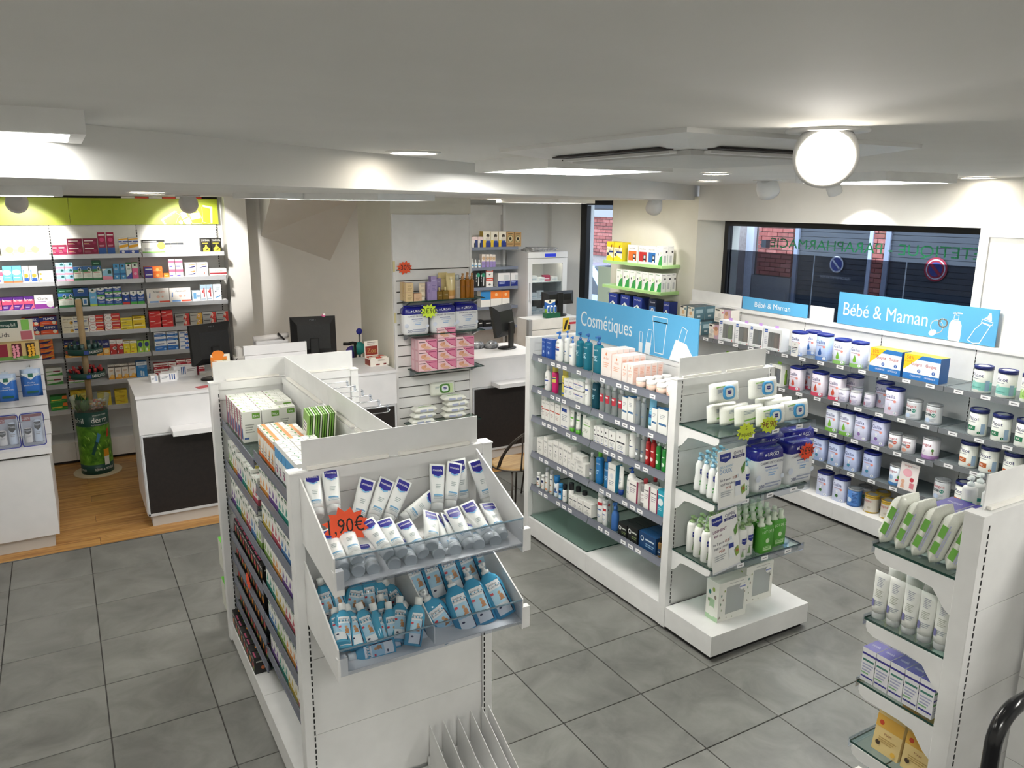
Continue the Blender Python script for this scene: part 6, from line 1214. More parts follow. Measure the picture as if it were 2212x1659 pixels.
st('ypyr', 'prism', 'sachet_pack', 'yellow triangular sachet pack', 'pack', 'e2c98c', [('r', 0, .6, 1, .9, 'd8a848'), ('c', .2, .72, .06, 'c8482c'), ('c', .2, .22, .06, '4a3a2c'), ('t', 'MAM', .5, .45, .06, '8a4a2c', .5), ('l', .2, .36, .85, 3, .05, 'b89a5c'), ('c', .8, .12, .06, 'e8b84c')])
mc('yamb', 'amber sun-care carton', 'd8a030', [('r', .1, .5, .9, .8, 'e8c060'), LN('8a6014', .2, .35, .8, 3, .08)])
mc('babc', 'white pink-heart baby carton', 'e9e4de', [('c', .6, .78, .09, 'd8808c', 1.3), ('r', .1, .06, .9, .12, 'b83c3c'), ('l', .1, .5, .9, 5, .07, 'a8b4b0'), ('c', .12, .3, .04, 'c04a4c')], sd='e2ddd6', te=[('r', .2, .3, .8, .7, '4a3a7c'), ('r', .3, .42, .7, .58, 'e4e4ee')])

# ---- rows of products: (where, turn, counted from, [(style, width, depth, height, x, y, z), ...])
ROWS = [
('on first green-header shelf, first bay',0,'left',[('herb',.082,.074,.144,-2.593,5.272,1.865),('herb',.085,.076,.144,-2.508,5.273,1.865),('herb',.098,.085,.143,-2.413,5.278,1.865),('mint',.069,.062,.097,-2.327,5.266,1.865)]),
('on second green-header shelf, first bay',0,'left',[('pnk',.045,.041,.108,-2.667,5.255,1.64),('skyb',.065,.059,.14,-2.61,5.264,1.64),('skyb',.066,.059,.14,-2.542,5.265,1.64),('vital',.048,.043,.135,-2.481,5.257,1.64),('vital',.059,.053,.134,-2.423,5.262,1.64),('maxi',.107,.085,.044,-2.333,5.278,1.64)]),
('on second tier, second green-header shelf, first bay',0,'left',[('maxi',.107,.085,.044,-2.333,5.278,1.685)]),
('on third green-header shelf, first bay',0,'left',[('ferv',.076,.068,.108,-2.72,5.269,1.41),('ferv',.078,.07,.108,-2.639,5.27,1.41),('ferv',.075,.067,.108,-2.56,5.269,1.41),('ferv',.073,.066,.108,-2.482,5.268,1.41),('clar',.139,.085,.115,-2.372,5.278,1.41)]),
('on fourth green-header shelf, first bay',0,'left',[('hum',.127,.085,.077,-2.492,5.278,1.185),('hum',.129,.085,.079,-2.359,5.278,1.185)]),
('on second tier, fourth green-header shelf, first bay',0,'left',[('hum',.127,.085,.074,-2.492,5.278,1.263),('hum',.129,.085,.074,-2.359,5.278,1.265)]),
('on fifth green-header shelf, first bay',0,'left',[('orst',.077,.069,.044,-2.49,5.27,.965),('orst',.099,.085,.046,-2.396,5.278,.965)]),
('on second tier, fifth green-header shelf, first bay',0,'left',[('orst',.077,.069,.044,-2.49,5.27,1.01),('orst',.099,.085,.046,-2.396,5.278,1.012)]),
('on third tier, fifth green-header shelf, first bay',0,'left',[('orst',.077,.069,.044,-2.49,5.27,1.056),('orst',.099,.085,.046,-2.396,5.278,1.06)]),
('on fourth tier, fifth green-header shelf, first bay',0,'left',[('orst',.099,.085,.046,-2.396,5.278,1.107)]),
('on sixth green-header shelf, first bay',0,'left',[('mecn',.125,.085,.08,-2.365,5.278,.735)]),
('on second tier, sixth green-header shelf, first bay',0,'left',[('mecn',.125,.085,.07,-2.365,5.278,.816)]),
('on seventh green-header shelf, first bay',0,'left',[('form',.13,.085,.065,-2.358,5.278,.5)]),
('on second tier, seventh green-header shelf, first bay',0,'left',[('form',.13,.085,.063,-2.358,5.278,.566)]),
('on first green-header shelf, middle bay',0,'left',[('crim',.046,.042,.083,-2.239,5.256,1.865),('crim',.068,.061,.083,-2.186,5.266,1.865),('crim',.116,.085,.068,-2.089,5.278,1.865),('crim',.111,.085,.068,-1.97,5.278,1.865),('crimtall',.059,.053,.185,-1.879,5.262,1.865),('crimtall',.059,.053,.185,-1.811,5.262,1.865),('sunw',.074,.066,.097,-1.71,5.268,1.865),('sunw',.077,.069,.097,-1.63,5.27,1.865)]),
('on second tier, first green-header shelf, middle bay',0,'left',[('crim',.116,.085,.064,-2.089,5.278,1.934),('crim',.111,.085,.064,-1.97,5.278,1.934),('sunw',.074,.066,.04,-1.71,5.268,1.963),('sunw',.077,.069,.04,-1.63,5.27,1.963)]),
('on second green-header shelf, middle bay',0,'left',[('vpb',.064,.058,.052,-2.223,5.264,1.64),('vpb',.061,.055,.052,-2.157,5.262,1.64),('vgr',.069,.062,.119,-2.089,5.266,1.64),('vgr',.071,.064,.121,-2.016,5.267,1.64),('vgr',.069,.062,.123,-1.942,5.266,1.64),('vpb',.077,.069,.094,-1.862,5.27,1.64),('bspray',.047,.043,.134,-1.788,5.256,1.64),('bspray',.045,.041,.134,-1.737,5.255,1.64),('gspray',.044,.04,.144,-1.688,5.255,1.64),('pspray',.048,.043,.146,-1.637,5.257,1.64)]),
('on second tier, second green-header shelf, middle bay',0,'left',[('vpb',.064,.058,.052,-2.223,5.264,1.693),('vpb',.061,.055,.052,-2.157,5.262,1.693),('vgrt',.069,.062,.044,-1.942,5.266,1.764)]),
('on third tier, second green-header shelf, middle bay',0,'left',[('vpb',.064,.058,.052,-2.223,5.264,1.745),('vpb',.061,.055,.052,-2.157,5.262,1.745)]),
('on third green-header shelf, middle bay',0,'left',[('vgr',.067,.06,.123,-2.229,5.265,1.41),('vgr',.068,.061,.123,-2.181,5.266,1.41),('vdisp',.115,.085,.163,-2.086,5.278,1.41),('vlb',.057,.051,.154,-1.995,5.261,1.41),('vbl',.06,.054,.079,-1.933,5.262,1.41),('vbl',.061,.055,.057,-1.869,5.262,1.41),('vbl',.065,.059,.057,-1.801,5.264,1.41),('vred',.057,.051,.112,-1.734,5.261,1.41),('vbl',.054,.049,.117,-1.672,5.259,1.41),('vbl',.056,.051,.119,-1.613,5.26,1.41)]),
('on second tier, third green-header shelf, middle bay',0,'left',[('vgrt',.067,.06,.039,-2.229,5.265,1.534),('vgrt',.068,.061,.039,-2.181,5.266,1.534),('vbl',.06,.054,.079,-1.933,5.262,1.49),('vbl',.061,.055,.052,-1.869,5.262,1.468),('vbl',.065,.059,.054,-1.801,5.264,1.468)]),
('on third tier, third green-header shelf, middle bay',0,'left',[('vbl',.061,.055,.052,-1.869,5.262,1.521),('vbl',.065,.059,.052,-1.801,5.264,1.523)]),
('on fourth green-header shelf, middle bay',0,'left',[('strep',.098,.085,.07,-2.213,5.278,1.185),('strpb',.078,.07,.07,-2.135,5.27,1.185),('strpb',.037,.04,.07,-2.074,5.255,1.185),('drill',.117,.085,.072,-1.993,5.278,1.185),('drill',.125,.085,.074,-1.865,5.278,1.185),('lyso',.094,.084,.052,-1.752,5.277,1.185),('yelw',.102,.085,.055,-1.648,5.278,1.185)]),
('on second tier, fourth green-header shelf, middle bay',0,'left',[('strep',.098,.085,.07,-2.213,5.278,1.256),('strpb',.078,.07,.07,-2.135,5.27,1.256),('strpb',.037,.04,.07,-2.074,5.255,1.256),('drill',.117,.085,.07,-1.993,5.278,1.258),('drill',.125,.085,.074,-1.865,5.278,1.26),('lyso',.094,.084,.052,-1.752,5.277,1.238),('yelw',.102,.085,.055,-1.648,5.278,1.241)]),
('on fifth green-header shelf, middle bay',0,'left',[('hum2',.077,.069,.074,-2.224,5.27,.965),('hum2',.055,.05,.135,-2.158,5.26,.965),('hum2',.049,.044,.135,-1.992,5.257,.965),('hum2',.053,.048,.132,-1.937,5.259,.965),('rdw',.051,.046,.131,-1.88,5.258,.965),('rdw',.05,.045,.131,-1.825,5.258,.965),('ytall',.052,.047,.112,-1.77,5.258,.965),('ytall',.053,.048,.112,-1.714,5.259,.965),('gtall',.05,.045,.104,-1.656,5.258,.965),('gtall',.047,.043,.104,-1.603,5.256,.965)]),
('on second tier, fifth green-header shelf, middle bay',0,'left',[('hum2',.077,.069,.074,-2.224,5.27,1.04)]),
('on sixth green-header shelf, middle bay',0,'left',[('wrs',.039,.04,.061,-2.242,5.255,.735),('wrs',.085,.076,.061,-2.173,5.273,.735),('brn',.049,.044,.132,-1.918,5.257,.735),('brn',.052,.047,.132,-1.861,5.258,.735),('brn',.053,.048,.132,-1.804,5.259,.735),('brn',.058,.052,.132,-1.744,5.261,.735),('resp',.089,.08,.14,-1.665,5.275,.735)]),
('on second tier, sixth green-header shelf, middle bay',0,'left',[('wrs',.039,.04,.058,-2.242,5.255,.797),('wrs',.085,.076,.058,-2.173,5.273,.797)]),
('on seventh green-header shelf, middle bay',0,'left',[('ystk',.077,.069,.04,-2.224,5.27,.5),('ystk',.073,.066,.04,-2.165,5.268,.5),('ystk',.109,.085,.04,-1.996,5.278,.5),('ystk',.103,.085,.042,-1.859,5.278,.5)]),
('on second tier, seventh green-header shelf, middle bay',0,'left',[('ystk',.077,.069,.04,-2.224,5.27,.541),('ystk',.073,.066,.04,-2.165,5.268,.541),('ystk',.109,.085,.04,-1.996,5.278,.541),('ystk',.103,.085,.042,-1.859,5.278,.543)]),
('on third tier, seventh green-header shelf, middle bay',0,'left',[('ystk',.077,.069,.04,-2.224,5.27,.581),('ystk',.073,.066,.04,-2.165,5.268,.581),('ystk',.109,.085,.04,-1.996,5.278,.581),('ystk',.103,.085,.042,-1.859,5.278,.585)]),
('on fourth tier, seventh green-header shelf, middle bay',0,'left',[('ystk',.077,.069,.037,-2.224,5.27,.622),('ystk',.073,.066,.037,-2.165,5.268,.622)]),
('on first green-header shelf, end bay',0,'left',[('stim',.19,.085,.114,-1.467,5.278,1.865),('wdot',.05,.045,.086,-1.348,5.258,1.865),('wdot',.051,.046,.086,-1.293,5.258,1.865),('wdot',.05,.045,.086,-1.239,5.258,1.865),('synt',.086,.077,.123,-1.019,5.274,1.865),('synt',.091,.082,.123,-.926,5.276,1.865)]),
('on second green-header shelf, end bay',0,'left',[('prun',.151,.085,.049,-1.487,5.278,1.64),('osm',.044,.04,.037,-1.381,5.255,1.64),('pnk',.051,.046,.083,-1.329,5.258,1.64),('pnk',.061,.055,.083,-1.267,5.262,1.64),('navt',.096,.085,.064,-1.169,5.278,1.64),('wbox',.098,.085,.064,-1.066,5.278,1.64),('plas',.152,.085,.064,-.928,5.278,1.64)]),
('on second tier, second green-header shelf, end bay',0,'left',[('prun',.151,.085,.049,-1.487,5.278,1.69),('pnk',.051,.046,.079,-1.329,5.258,1.724),('pnk',.061,.055,.079,-1.267,5.262,1.724),('navt',.096,.085,.061,-1.169,5.278,1.705),('navt',.098,.085,.061,-1.066,5.278,1.705)]),
('on third green-header shelf, end bay',0,'left',[('anta',.187,.085,.13,-1.468,5.278,1.41),('anta',.182,.085,.128,-1.278,5.278,1.41),('sblu',.072,.065,.094,-1.139,5.267,1.41),('nodp',.051,.046,.148,-1.073,5.258,1.41),('nodp',.053,.048,.148,-1.017,5.259,1.41),('wsplash',.07,.063,.148,-.95,5.266,1.41)]),
('on fourth green-header shelf, end bay',0,'left',[('redp',.107,.085,.075,-1.508,5.278,1.185),('redp',.105,.085,.075,-1.412,5.278,1.185),('nuro',.122,.085,.055,-1.279,5.278,1.185),('nurog',.105,.085,.055,-1.158,5.278,1.185),('nuro',.118,.085,.055,-1.04,5.278,1.185),('nuro',.108,.085,.055,-.921,5.278,1.185)]),
('on second tier, fourth green-header shelf, end bay',0,'left',[('redp',.107,.085,.074,-1.508,5.278,1.261),('redp',.105,.085,.074,-1.412,5.278,1.261),('nuro',.122,.085,.055,-1.279,5.278,1.241),('nurog',.105,.085,.055,-1.158,5.278,1.241),('nuro',.118,.085,.055,-1.04,5.278,1.241),('nuro',.108,.085,.055,-.921,5.278,1.241)]),
('on fifth green-header shelf, end bay',0,'left',[('wblu',.099,.085,.088,-1.484,5.278,.965),('wblu',.095,.085,.088,-1.381,5.278,.965),('wbl2',.085,.076,.041,-1.278,5.273,.965),('wbl2',.07,.063,.041,-1.196,5.266,.965),('wbl2',.08,.072,.054,-1.026,5.271,.965)]),
('on second tier, fifth green-header shelf, end bay',0,'left',[('wblu',.099,.085,.041,-1.484,5.278,1.054),('wblu',.095,.085,.041,-1.381,5.278,1.054),('wbl2',.085,.076,.041,-1.278,5.273,1.007),('wbl2',.07,.063,.041,-1.196,5.266,1.007)]),
('on third tier, fifth green-header shelf, end bay',0,'left',[('wblu',.099,.085,.041,-1.484,5.278,1.096),('wblu',.095,.085,.041,-1.381,5.278,1.096),('wbl2',.085,.076,.041,-1.278,5.273,1.049),('wbl2',.07,.063,.041,-1.196,5.266,1.049)]),
('on fourth tier, fifth green-header shelf, end bay',0,'left',[('wbl2',.085,.076,.041,-1.278,5.273,1.09),('wbl2',.07,.063,.041,-1.196,5.266,1.09)]),
('on sixth green-header shelf, end bay',0,'left',[('rwh',.067,.06,.055,-1.529,5.265,.735),('rwh',.066,.059,.055,-1.471,5.265,.735),('rwh',.064,.058,.055,-1.401,5.264,.735),('rwh',.081,.073,.041,-1.323,5.271,.735),('rwh',.073,.066,.041,-1.241,5.268,.735),('rwh',.078,.07,.055,-1.159,5.27,.735)]),
('on second tier, sixth green-header shelf, end bay',0,'left',[('rwh',.067,.06,.055,-1.529,5.265,.791),('rwh',.066,.059,.055,-1.471,5.265,.791),('rwh',.064,.058,.055,-1.401,5.264,.791),('rwh',.081,.073,.041,-1.323,5.271,.777),('rwh',.073,.066,.041,-1.241,5.268,.777),('rwh',.078,.07,.055,-1.159,5.27,.791)]),
('on third tier, sixth green-header shelf, end bay',0,'left',[('rwh',.081,.073,.041,-1.323,5.271,.819),('rwh',.073,.066,.041,-1.241,5.268,.819)]),
('on the top cosmetics shelf',-1.5708,'left',[('ublu',.043,.05,.129,.535,1.735,1.318),('ublu',.07,.05,.133,.535,1.673,1.318),('uwp',.065,.045,.197,.532,1.577,1.318),('uwp2',.035,.04,.205,.57,1.543,1.318),('uwp2',.04,.04,.188,.53,1.424,1.318),('uteal',.05,.05,.221,.555,1.376,1.318),('uteal',.054,.055,.23,.537,1.265,1.318),('uteal',.075,.055,.231,.537,1.156,1.318)]),
('on the top cosmetics shelf, tall stack',-1.5708,'left',[('bio_oil',.096,.042,.165,.536,1.052,1.318),('bio_oil',.096,.042,.165,.581,1.052,1.318),('bio_oil',.096,.042,.165,.626,1.052,1.318),('bio_oil',.096,.042,.165,.671,1.052,1.318),('bio_oil',.089,.042,.145,.536,.95,1.318),('bio_oil',.089,.042,.145,.581,.95,1.318),('bio_oil',.089,.042,.145,.626,.95,1.318),('bio_oil',.089,.042,.145,.671,.95,1.318)]),
('on the top cosmetics shelf, short stack',-1.5708,'left',[('bio_oil',.045,.042,.111,.536,.874,1.318),('bio_oil',.045,.042,.111,.581,.874,1.318),('bio_oil',.045,.042,.111,.626,.874,1.318),('bio_oil',.045,.042,.111,.671,.874,1.318),('bio_oil',.045,.042,.111,.716,.874,1.318),('bio_oil',.047,.042,.114,.536,.823,1.318),('bio_oil',.047,.042,.114,.581,.823,1.318),('bio_oil',.047,.042,.114,.626,.823,1.318),('bio_oil',.047,.042,.114,.671,.823,1.318),('bio_oil',.047,.042,.114,.716,.823,1.318)]),
('on the top cosmetics shelf',-1.5708,'left',[('bjar',.058,.058,.05,.539,.751,1.318),('bjar',.058,.058,.05,.6,.751,1.318),('bjar',.058,.058,.05,.661,.751,1.318),('bjar',.058,.058,.05,.722,.751,1.318),('bjar',.058,.058,.05,.539,.663,1.318),('bjar',.058,.058,.05,.6,.663,1.318),('bjar',.058,.058,.05,.661,.663,1.318),('bjar',.058,.058,.05,.722,.663,1.318),('bjar',.058,.058,.05,.539,.577,1.318),('bjar',.058,.058,.05,.6,.577,1.318),('bjar',.058,.058,.05,.661,.577,1.318),('bjar',.058,.058,.05,.722,.577,1.318),('bjar',.058,.058,.05,.539,.495,1.318),('bjar',.058,.058,.05,.6,.495,1.318),('bjar',.058,.058,.05,.661,.495,1.318),('bjar',.058,.058,.05,.722,.495,1.318)]),
('on the second cosmetics shelf',-1.5708,'left',[('wrb',.047,.045,.174,.532,1.707,1.098),('ypk',.049,.045,.179,.532,1.618,1.098),('ybl',.046,.045,.181,.532,1.5,1.098),('uwb',.049,.04,.129,.53,1.459,1.098),('uwb',.048,.04,.133,.53,1.405,1.098),('uwb',.097,.05,.081,.535,1.325,1.098),('uwb',.097,.05,.07,.535,1.325,1.171),('wcb',.037,.04,.201,.53,1.243,1.098),('dteal',.053,.05,.185,.535,1.165,1.098),('crd',.034,.031,.176,.525,1.088,1.098),('crd',.038,.034,.174,.527,1.031,1.098),('crd',.039,.035,.174,.527,.969,1.098),('crd',.042,.038,.172,.529,.905,1.098),('kbl',.048,.05,.139,.535,.855,1.098),('kbl',.051,.05,.15,.535,.799,1.098),('cbl',.03,.03,.166,.525,.748,1.098),('cbl',.031,.03,.164,.525,.7,1.098),('btube',.06,.045,.177,.532,.631,1.098),('kbl',.046,.05,.134,.535,.593,1.098),('kbl',.077,.05,.142,.535,.524,1.098)]),
('on the third cosmetics shelf',-1.5708,'left',[('redc',.048,.04,.211,.53,1.742,.89),('uwr',.037,.04,.137,.53,1.725,.89),('uwr',.051,.04,.14,.53,1.675,.89),('uwr',.052,.04,.148,.53,1.617,.89),('uwr',.057,.04,.146,.53,1.554,.89),('uwn',.091,.045,.163,.532,1.466,.89),('gtube',.04,.03,.144,.525,1.399,.89),('gtube',.042,.03,.143,.525,1.331,.89),('gtube',.036,.03,.143,.525,1.267,.89),('ugr',.08,.045,.126,.532,1.224,.89),('ugr',.08,.045,.126,.581,1.224,.89),('wblk',.028,.05,.103,.535,1.133,.89),('wblk',.028,.05,.109,.535,1.099,.89),('wblk',.034,.05,.112,.535,1.062,.89),('wblk',.037,.05,.117,.535,1.019,.89),('wblk',.063,.05,.114,.535,.961,.89),('wblk',.087,.05,.13,.535,.877,.89),('wplain',.048,.05,.176,.535,.79,.89),('clrw',.03,.03,.164,.525,.736,.89),('clrw',.034,.031,.163,.525,.689,.89),('redb',.028,.03,.171,.525,.646,.89),('redb',.035,.031,.175,.526,.602,.89),('grb',.031,.03,.171,.525,.557,.89),('grb',.034,.03,.165,.525,.506,.89)]),
('on the fourth cosmetics shelf',-1.5708,'left',[('uage',.076,.05,.113,.535,1.764,.632),('uage',.043,.05,.146,.535,1.691,.632),('uage',.043,.05,.146,.588,1.691,.632),('uage',.057,.05,.128,.535,1.631,.632),('uage',.061,.05,.152,.535,1.564,.632),('uage',.061,.05,.152,.588,1.564,.632),('uage',.044,.05,.153,.535,1.504,.632),('uage',.044,.05,.153,.588,1.504,.632),('uage',.048,.05,.152,.535,1.45,.632),('uage',.048,.05,.152,.588,1.45,.632),('uage',.034,.05,.149,.535,1.403,.632),('usm',.044,.05,.074,.535,1.361,.632),('usm',.108,.05,.086,.535,1.276,.632),('usm',.113,.05,.055,.535,1.312,.703),('clrw',.031,.03,.179,.525,1.172,.632),('bgc',.054,.05,.199,.535,1.102,.632),('bteal',.063,.05,.195,.535,1.011,.632),('wteal',.073,.05,.174,.535,.951,.632),('ntube',.041,.04,.175,.53,.88,.632),('wbp',.065,.055,.198,.537,.792,.632),('wmag',.084,.045,.136,.532,.742,.632),('crc',.057,.05,.165,.535,.666,.632),('crc',.053,.05,.164,.605,.666,.632),('wmag',.052,.045,.143,.532,.623,.632),('wmag',.062,.045,.145,.532,.559,.632),('tblu',.054,.045,.152,.532,.506,.632)]),
('on the lowest cosmetics shelf',-1.5708,'left',[('roll',.032,.03,.102,.525,1.793,.388),('roll',.03,.03,.101,.525,1.735,.388),('spr',.027,.03,.171,.525,1.682,.388),('spr',.027,.03,.169,.525,1.627,.388),('spb',.045,.041,.145,.53,1.569,.388),('bnv',.029,.03,.104,.525,1.566,.388),('bnv',.029,.03,.11,.525,1.513,.388),('blk',.033,.03,.12,.525,1.465,.388),('blk',.04,.036,.152,.528,1.394,.388),('blk',.04,.036,.113,.588,1.402,.388),('blk',.042,.037,.105,.589,1.328,.388),('sqw',.045,.045,.077,.532,1.374,.388),('sqw',.045,.045,.077,.581,1.374,.388),('sqw',.042,.045,.08,.532,1.325,.388),('sqw',.042,.045,.08,.581,1.325,.388),('sqw',.053,.045,.082,.532,1.27,.388),('sqw',.053,.045,.082,.581,1.27,.388),('sqw',.086,.045,.087,.532,1.188,.388),('sqw',.086,.045,.087,.581,1.188,.388),('redw',.054,.049,.195,.534,1.071,.388),('redw',.038,.03,.159,.525,1.019,.388),('redw',.025,.03,.173,.585,1.054,.388),('bspr',.052,.045,.176,.532,.928,.388),('blkc',.081,.055,.08,.537,.827,.388),('blkc',.081,.055,.08,.596,.827,.388),('blkc',.081,.055,.08,.653,.827,.388),('blkc',.081,.055,.08,.712,.827,.388),('blkc',.091,.055,.096,.537,.732,.388),('blkc',.091,.055,.096,.596,.732,.388),('blkc',.091,.055,.096,.653,.732,.388),('blkc',.091,.055,.096,.712,.732,.388),('nvc',.147,.06,.1,.54,.601,.388),('nvc',.147,.06,.1,.603,.601,.388),('nvc',.147,.06,.1,.666,.601,.388),('oilb',.032,.03,.122,.525,.501,.388)]),
('on the top baby shelf',-1.5708,'left',[('galj',.112,.098,.185,2.721,1.49,1.182),('galj',.112,.098,.185,2.841,1.461,1.182),('galb',.112,.098,.2,2.721,1.257,1.182),('galg',.112,.098,.185,2.721,1.1,1.182),('galg',.112,.098,.185,2.721,.956,1.182)]),
('on the top baby shelf',-1.5708,'left',[('bpho',.12,.12,.125,2.728,2.365,1.182),('bpho',.2,.1,.12,2.878,2.43,1.302),('mamg',.179,.09,.175,2.713,2.218,1.182),('mamp',.157,.09,.175,2.713,2.038,1.182),('mamb',.141,.09,.175,2.713,1.884,1.182),('mamr',.181,.09,.175,2.713,1.714,1.182)]),
('on the top baby shelf',-1.5708,'left',[('gupk',.238,.1,.17,2.722,.714,1.182),('gupk',.255,.1,.17,2.722,.448,1.182)]),
('on the top baby shelf',-1.5708,'left',[('pic3',.106,.106,.17,2.725,.072,1.182),('pic3',.106,.106,.17,2.725,-.074,1.182),('pic3b',.106,.106,.17,2.725,-.216,1.182)]),
('on the second baby shelf',-1.5708,'left',[('galr',.112,.098,.185,2.721,1.478,.905),('galr',.112,.098,.185,2.841,1.46,.905),('galr',.112,.098,.185,2.721,1.265,.905),('galr',.112,.098,.185,2.721,1.109,.905),('galr',.112,.098,.185,2.841,1.054,.905),('gsm',.078,.078,.1,2.711,1.041,.905),('gsm',.078,.078,.1,2.711,.94,.905),('gsm',.078,.078,.1,2.751,.853,.905),('gsm',.078,.078,.11,2.821,1.008,.905),('galp',.112,.098,.185,2.841,.803,.905),('galp',.112,.098,.185,2.721,.641,.905),('gui1',.1,.1,.135,2.722,.491,.905),('gui1',.1,.1,.135,2.722,.351,.905),('picar',.106,.106,.17,2.725,.061,.905),('picar',.106,.106,.17,2.725,-.082,.905),('picar',.106,.106,.17,2.725,-.223,.905)]),
('on the third baby shelf',-1.5708,'left',[('galg2',.112,.098,.185,2.721,1.109,.664),('galg2',.112,.098,.185,2.721,.986,.664),('galv',.112,.098,.185,2.721,.857,.664),('galv2',.112,.098,.185,2.721,.718,.664),('gui2',.088,.088,.115,2.716,.596,.664),('gui2',.088,.088,.115,2.716,.496,.664),('gui3',.106,.106,.145,2.725,.342,.664)]),
('on the third baby shelf, end bay',-1.5708,'left',[('picac',.106,.106,.17,2.725,.089,.686),('picac',.106,.106,.17,2.725,-.04,.686),('picac',.106,.106,.17,2.725,-.182,.686),('picac',.106,.106,.17,2.725,-.307,.686)]),
('on the fourth baby shelf',-1.5708,'left',[('gald',.112,.098,.185,2.721,1.331,.41),('gald2',.112,.098,.185,2.721,1.197,.41),('gald',.112,.098,.185,2.721,1.056,.41),('gald2',.112,.098,.185,2.721,.913,.41),('gald2',.112,.098,.185,2.721,.758,.41),('gui4',.105,.105,.145,2.725,.556,.41),('gui2',.09,.09,.12,2.817,.508,.41),('gui1',.1,.1,.14,2.722,.229,.41),('picac',.106,.106,.17,2.725,.086,.41)]),
('on the baby wall base',-1.5708,'left',[('gal3',.112,.098,.185,2.721,1.131,.145),('gal3',.112,.098,.185,2.721,.985,.145),('bluc',.1,.1,.135,2.722,.867,.145),('gui1',.1,.1,.13,2.842,.869,.145),('guig',.103,.103,.135,2.724,.724,.145),('guig',.103,.103,.135,2.844,.722,.145),('guig',.103,.103,.135,2.724,.591,.145),('guig',.103,.103,.135,2.724,.452,.145)]),
('on the second baby shelf, far bay',-1.5708,'left',[('mamlow',.143,.09,.16,2.715,2.227,.905),('mamlow',.142,.09,.16,2.715,2.074,.905),('mamlow',.127,.09,.17,2.715,1.659,.905)]),
('at far end of the top baby shelf',-1.5708,'left',[('sten',.085,.13,.118,2.765,2.9,1.182),('sten',.085,.13,.118,2.898,2.9,1.182),('sten',.085,.13,.118,2.765,2.8,1.182),('sten',.085,.13,.118,2.898,2.8,1.182),('sten',.085,.13,.118,2.765,2.8,1.302),('sten',.085,.13,.118,2.898,2.8,1.302),('sten',.085,.13,.118,2.765,2.7,1.182),('sten',.085,.13,.118,2.898,2.7,1.182),('sten',.085,.13,.118,2.765,2.7,1.302),('sten',.085,.13,.118,2.898,2.7,1.302),('sten',.085,.13,.118,2.765,2.6,1.182),('sten',.085,.13,.118,2.898,2.6,1.182)]),
('on the upper green shelf',-1.5708,'left',[('ylow',.114,.11,.194,2.84,4.051,1.752),('ylow',.135,.11,.19,2.84,3.917,1.752),('acor',.151,.08,.175,2.825,3.679,1.752),('acrd',.136,.08,.174,2.825,3.514,1.752),('acbl',.122,.08,.175,2.825,3.377,1.752),('grmt',.08,.07,.183,2.82,3.267,1.752),('grmt',.08,.07,.183,2.893,3.267,1.752)]),
('on the middle green shelf',-1.5708,'left',[('grmt',.102,.06,.173,2.815,3.875,1.497),('grmt',.102,.06,.176,2.815,3.765,1.497),('grmt',.096,.06,.174,2.815,3.66,1.497),('grmt',.092,.06,.174,2.815,3.559,1.497),('grmt',.09,.06,.172,2.815,3.462,1.497),('grmt',.091,.06,.172,2.815,3.365,1.497),('grmt',.09,.06,.177,2.815,3.267,1.497),('grmt',.09,.06,.177,2.878,3.267,1.497),('grmt',.09,.06,.177,2.941,3.267,1.497)]),
('on the lower green shelf',-1.5708,'left',[('onet',.144,.1,.17,2.835,3.971,1.245),('onet',.143,.1,.17,2.835,3.77,1.245),('onet',.141,.1,.17,2.835,3.569,1.245),('cont',.113,.1,.17,2.835,3.335,1.245),('onet',.087,.1,.17,2.835,3.13,1.245)]),
('front row, middle end-cap shelf',0,'left',[('mpump',.056,.05,.205,.545,.115,.848),('mpump',.056,.05,.205,.605,.127,.848),('mpump',.056,.05,.205,.665,.139,.848),('mpump',.056,.05,.205,.725,.151,.848)]),
('second row, middle end-cap shelf',0,'left',[('mpump',.056,.05,.205,.557,.175,.848),('mpump',.056,.05,.205,.617,.187,.848),('mpump',.056,.05,.205,.677,.199,.848),('mpump',.056,.05,.205,.737,.211,.848)]),
('third row, middle end-cap shelf',0,'left',[('mpump',.056,.05,.205,.569,.235,.848),('mpump',.056,.05,.205,.629,.247,.848),('mpump',.056,.05,.205,.689,.259,.848),('mpump',.056,.05,.205,.749,.271,.848)]),
('back row, middle end-cap shelf',0,'left',[('mpump',.056,.05,.205,.581,.295,.848),('mpump',.056,.05,.205,.641,.307,.848),('mpump',.056,.05,.205,.701,.319,.848),('mpump',.056,.05,.205,.761,.331,.848)]),
('on the middle end-cap shelf',0,'left',[('mpump',.056,.05,.2,.736,.125,.848),('urgo',.215,.115,.235,.895,.158,.848),('urgo',.2,.115,.235,1.133,.158,.848)]),
('behind on the middle end-cap shelf',0,'left',[('urgo',.21,.11,.25,1.059,.29,.848),('urgo',.2,.11,.25,1.304,.29,.848)]),
('front row, low end-cap shelf',0,'left',[('mlin',.06,.05,.205,.545,.12,.49),('mlin',.06,.05,.205,.61,.12,.49),('mlin',.06,.05,.205,.675,.12,.49),('mlin',.06,.05,.205,.74,.12,.49)]),
('second row, low end-cap shelf',0,'left',[('mlin',.06,.05,.205,.555,.185,.49),('mlin',.06,.05,.205,.62,.185,.49),('mlin',.06,.05,.205,.685,.185,.49),('mlin',.06,.05,.205,.75,.185,.49)]),
('third row, low end-cap shelf',0,'left',[('mlin',.06,.05,.205,.565,.25,.49),('mlin',.06,.05,.205,.63,.25,.49),('mlin',.06,.05,.205,.695,.25,.49),('mlin',.06,.05,.205,.76,.25,.49)]),
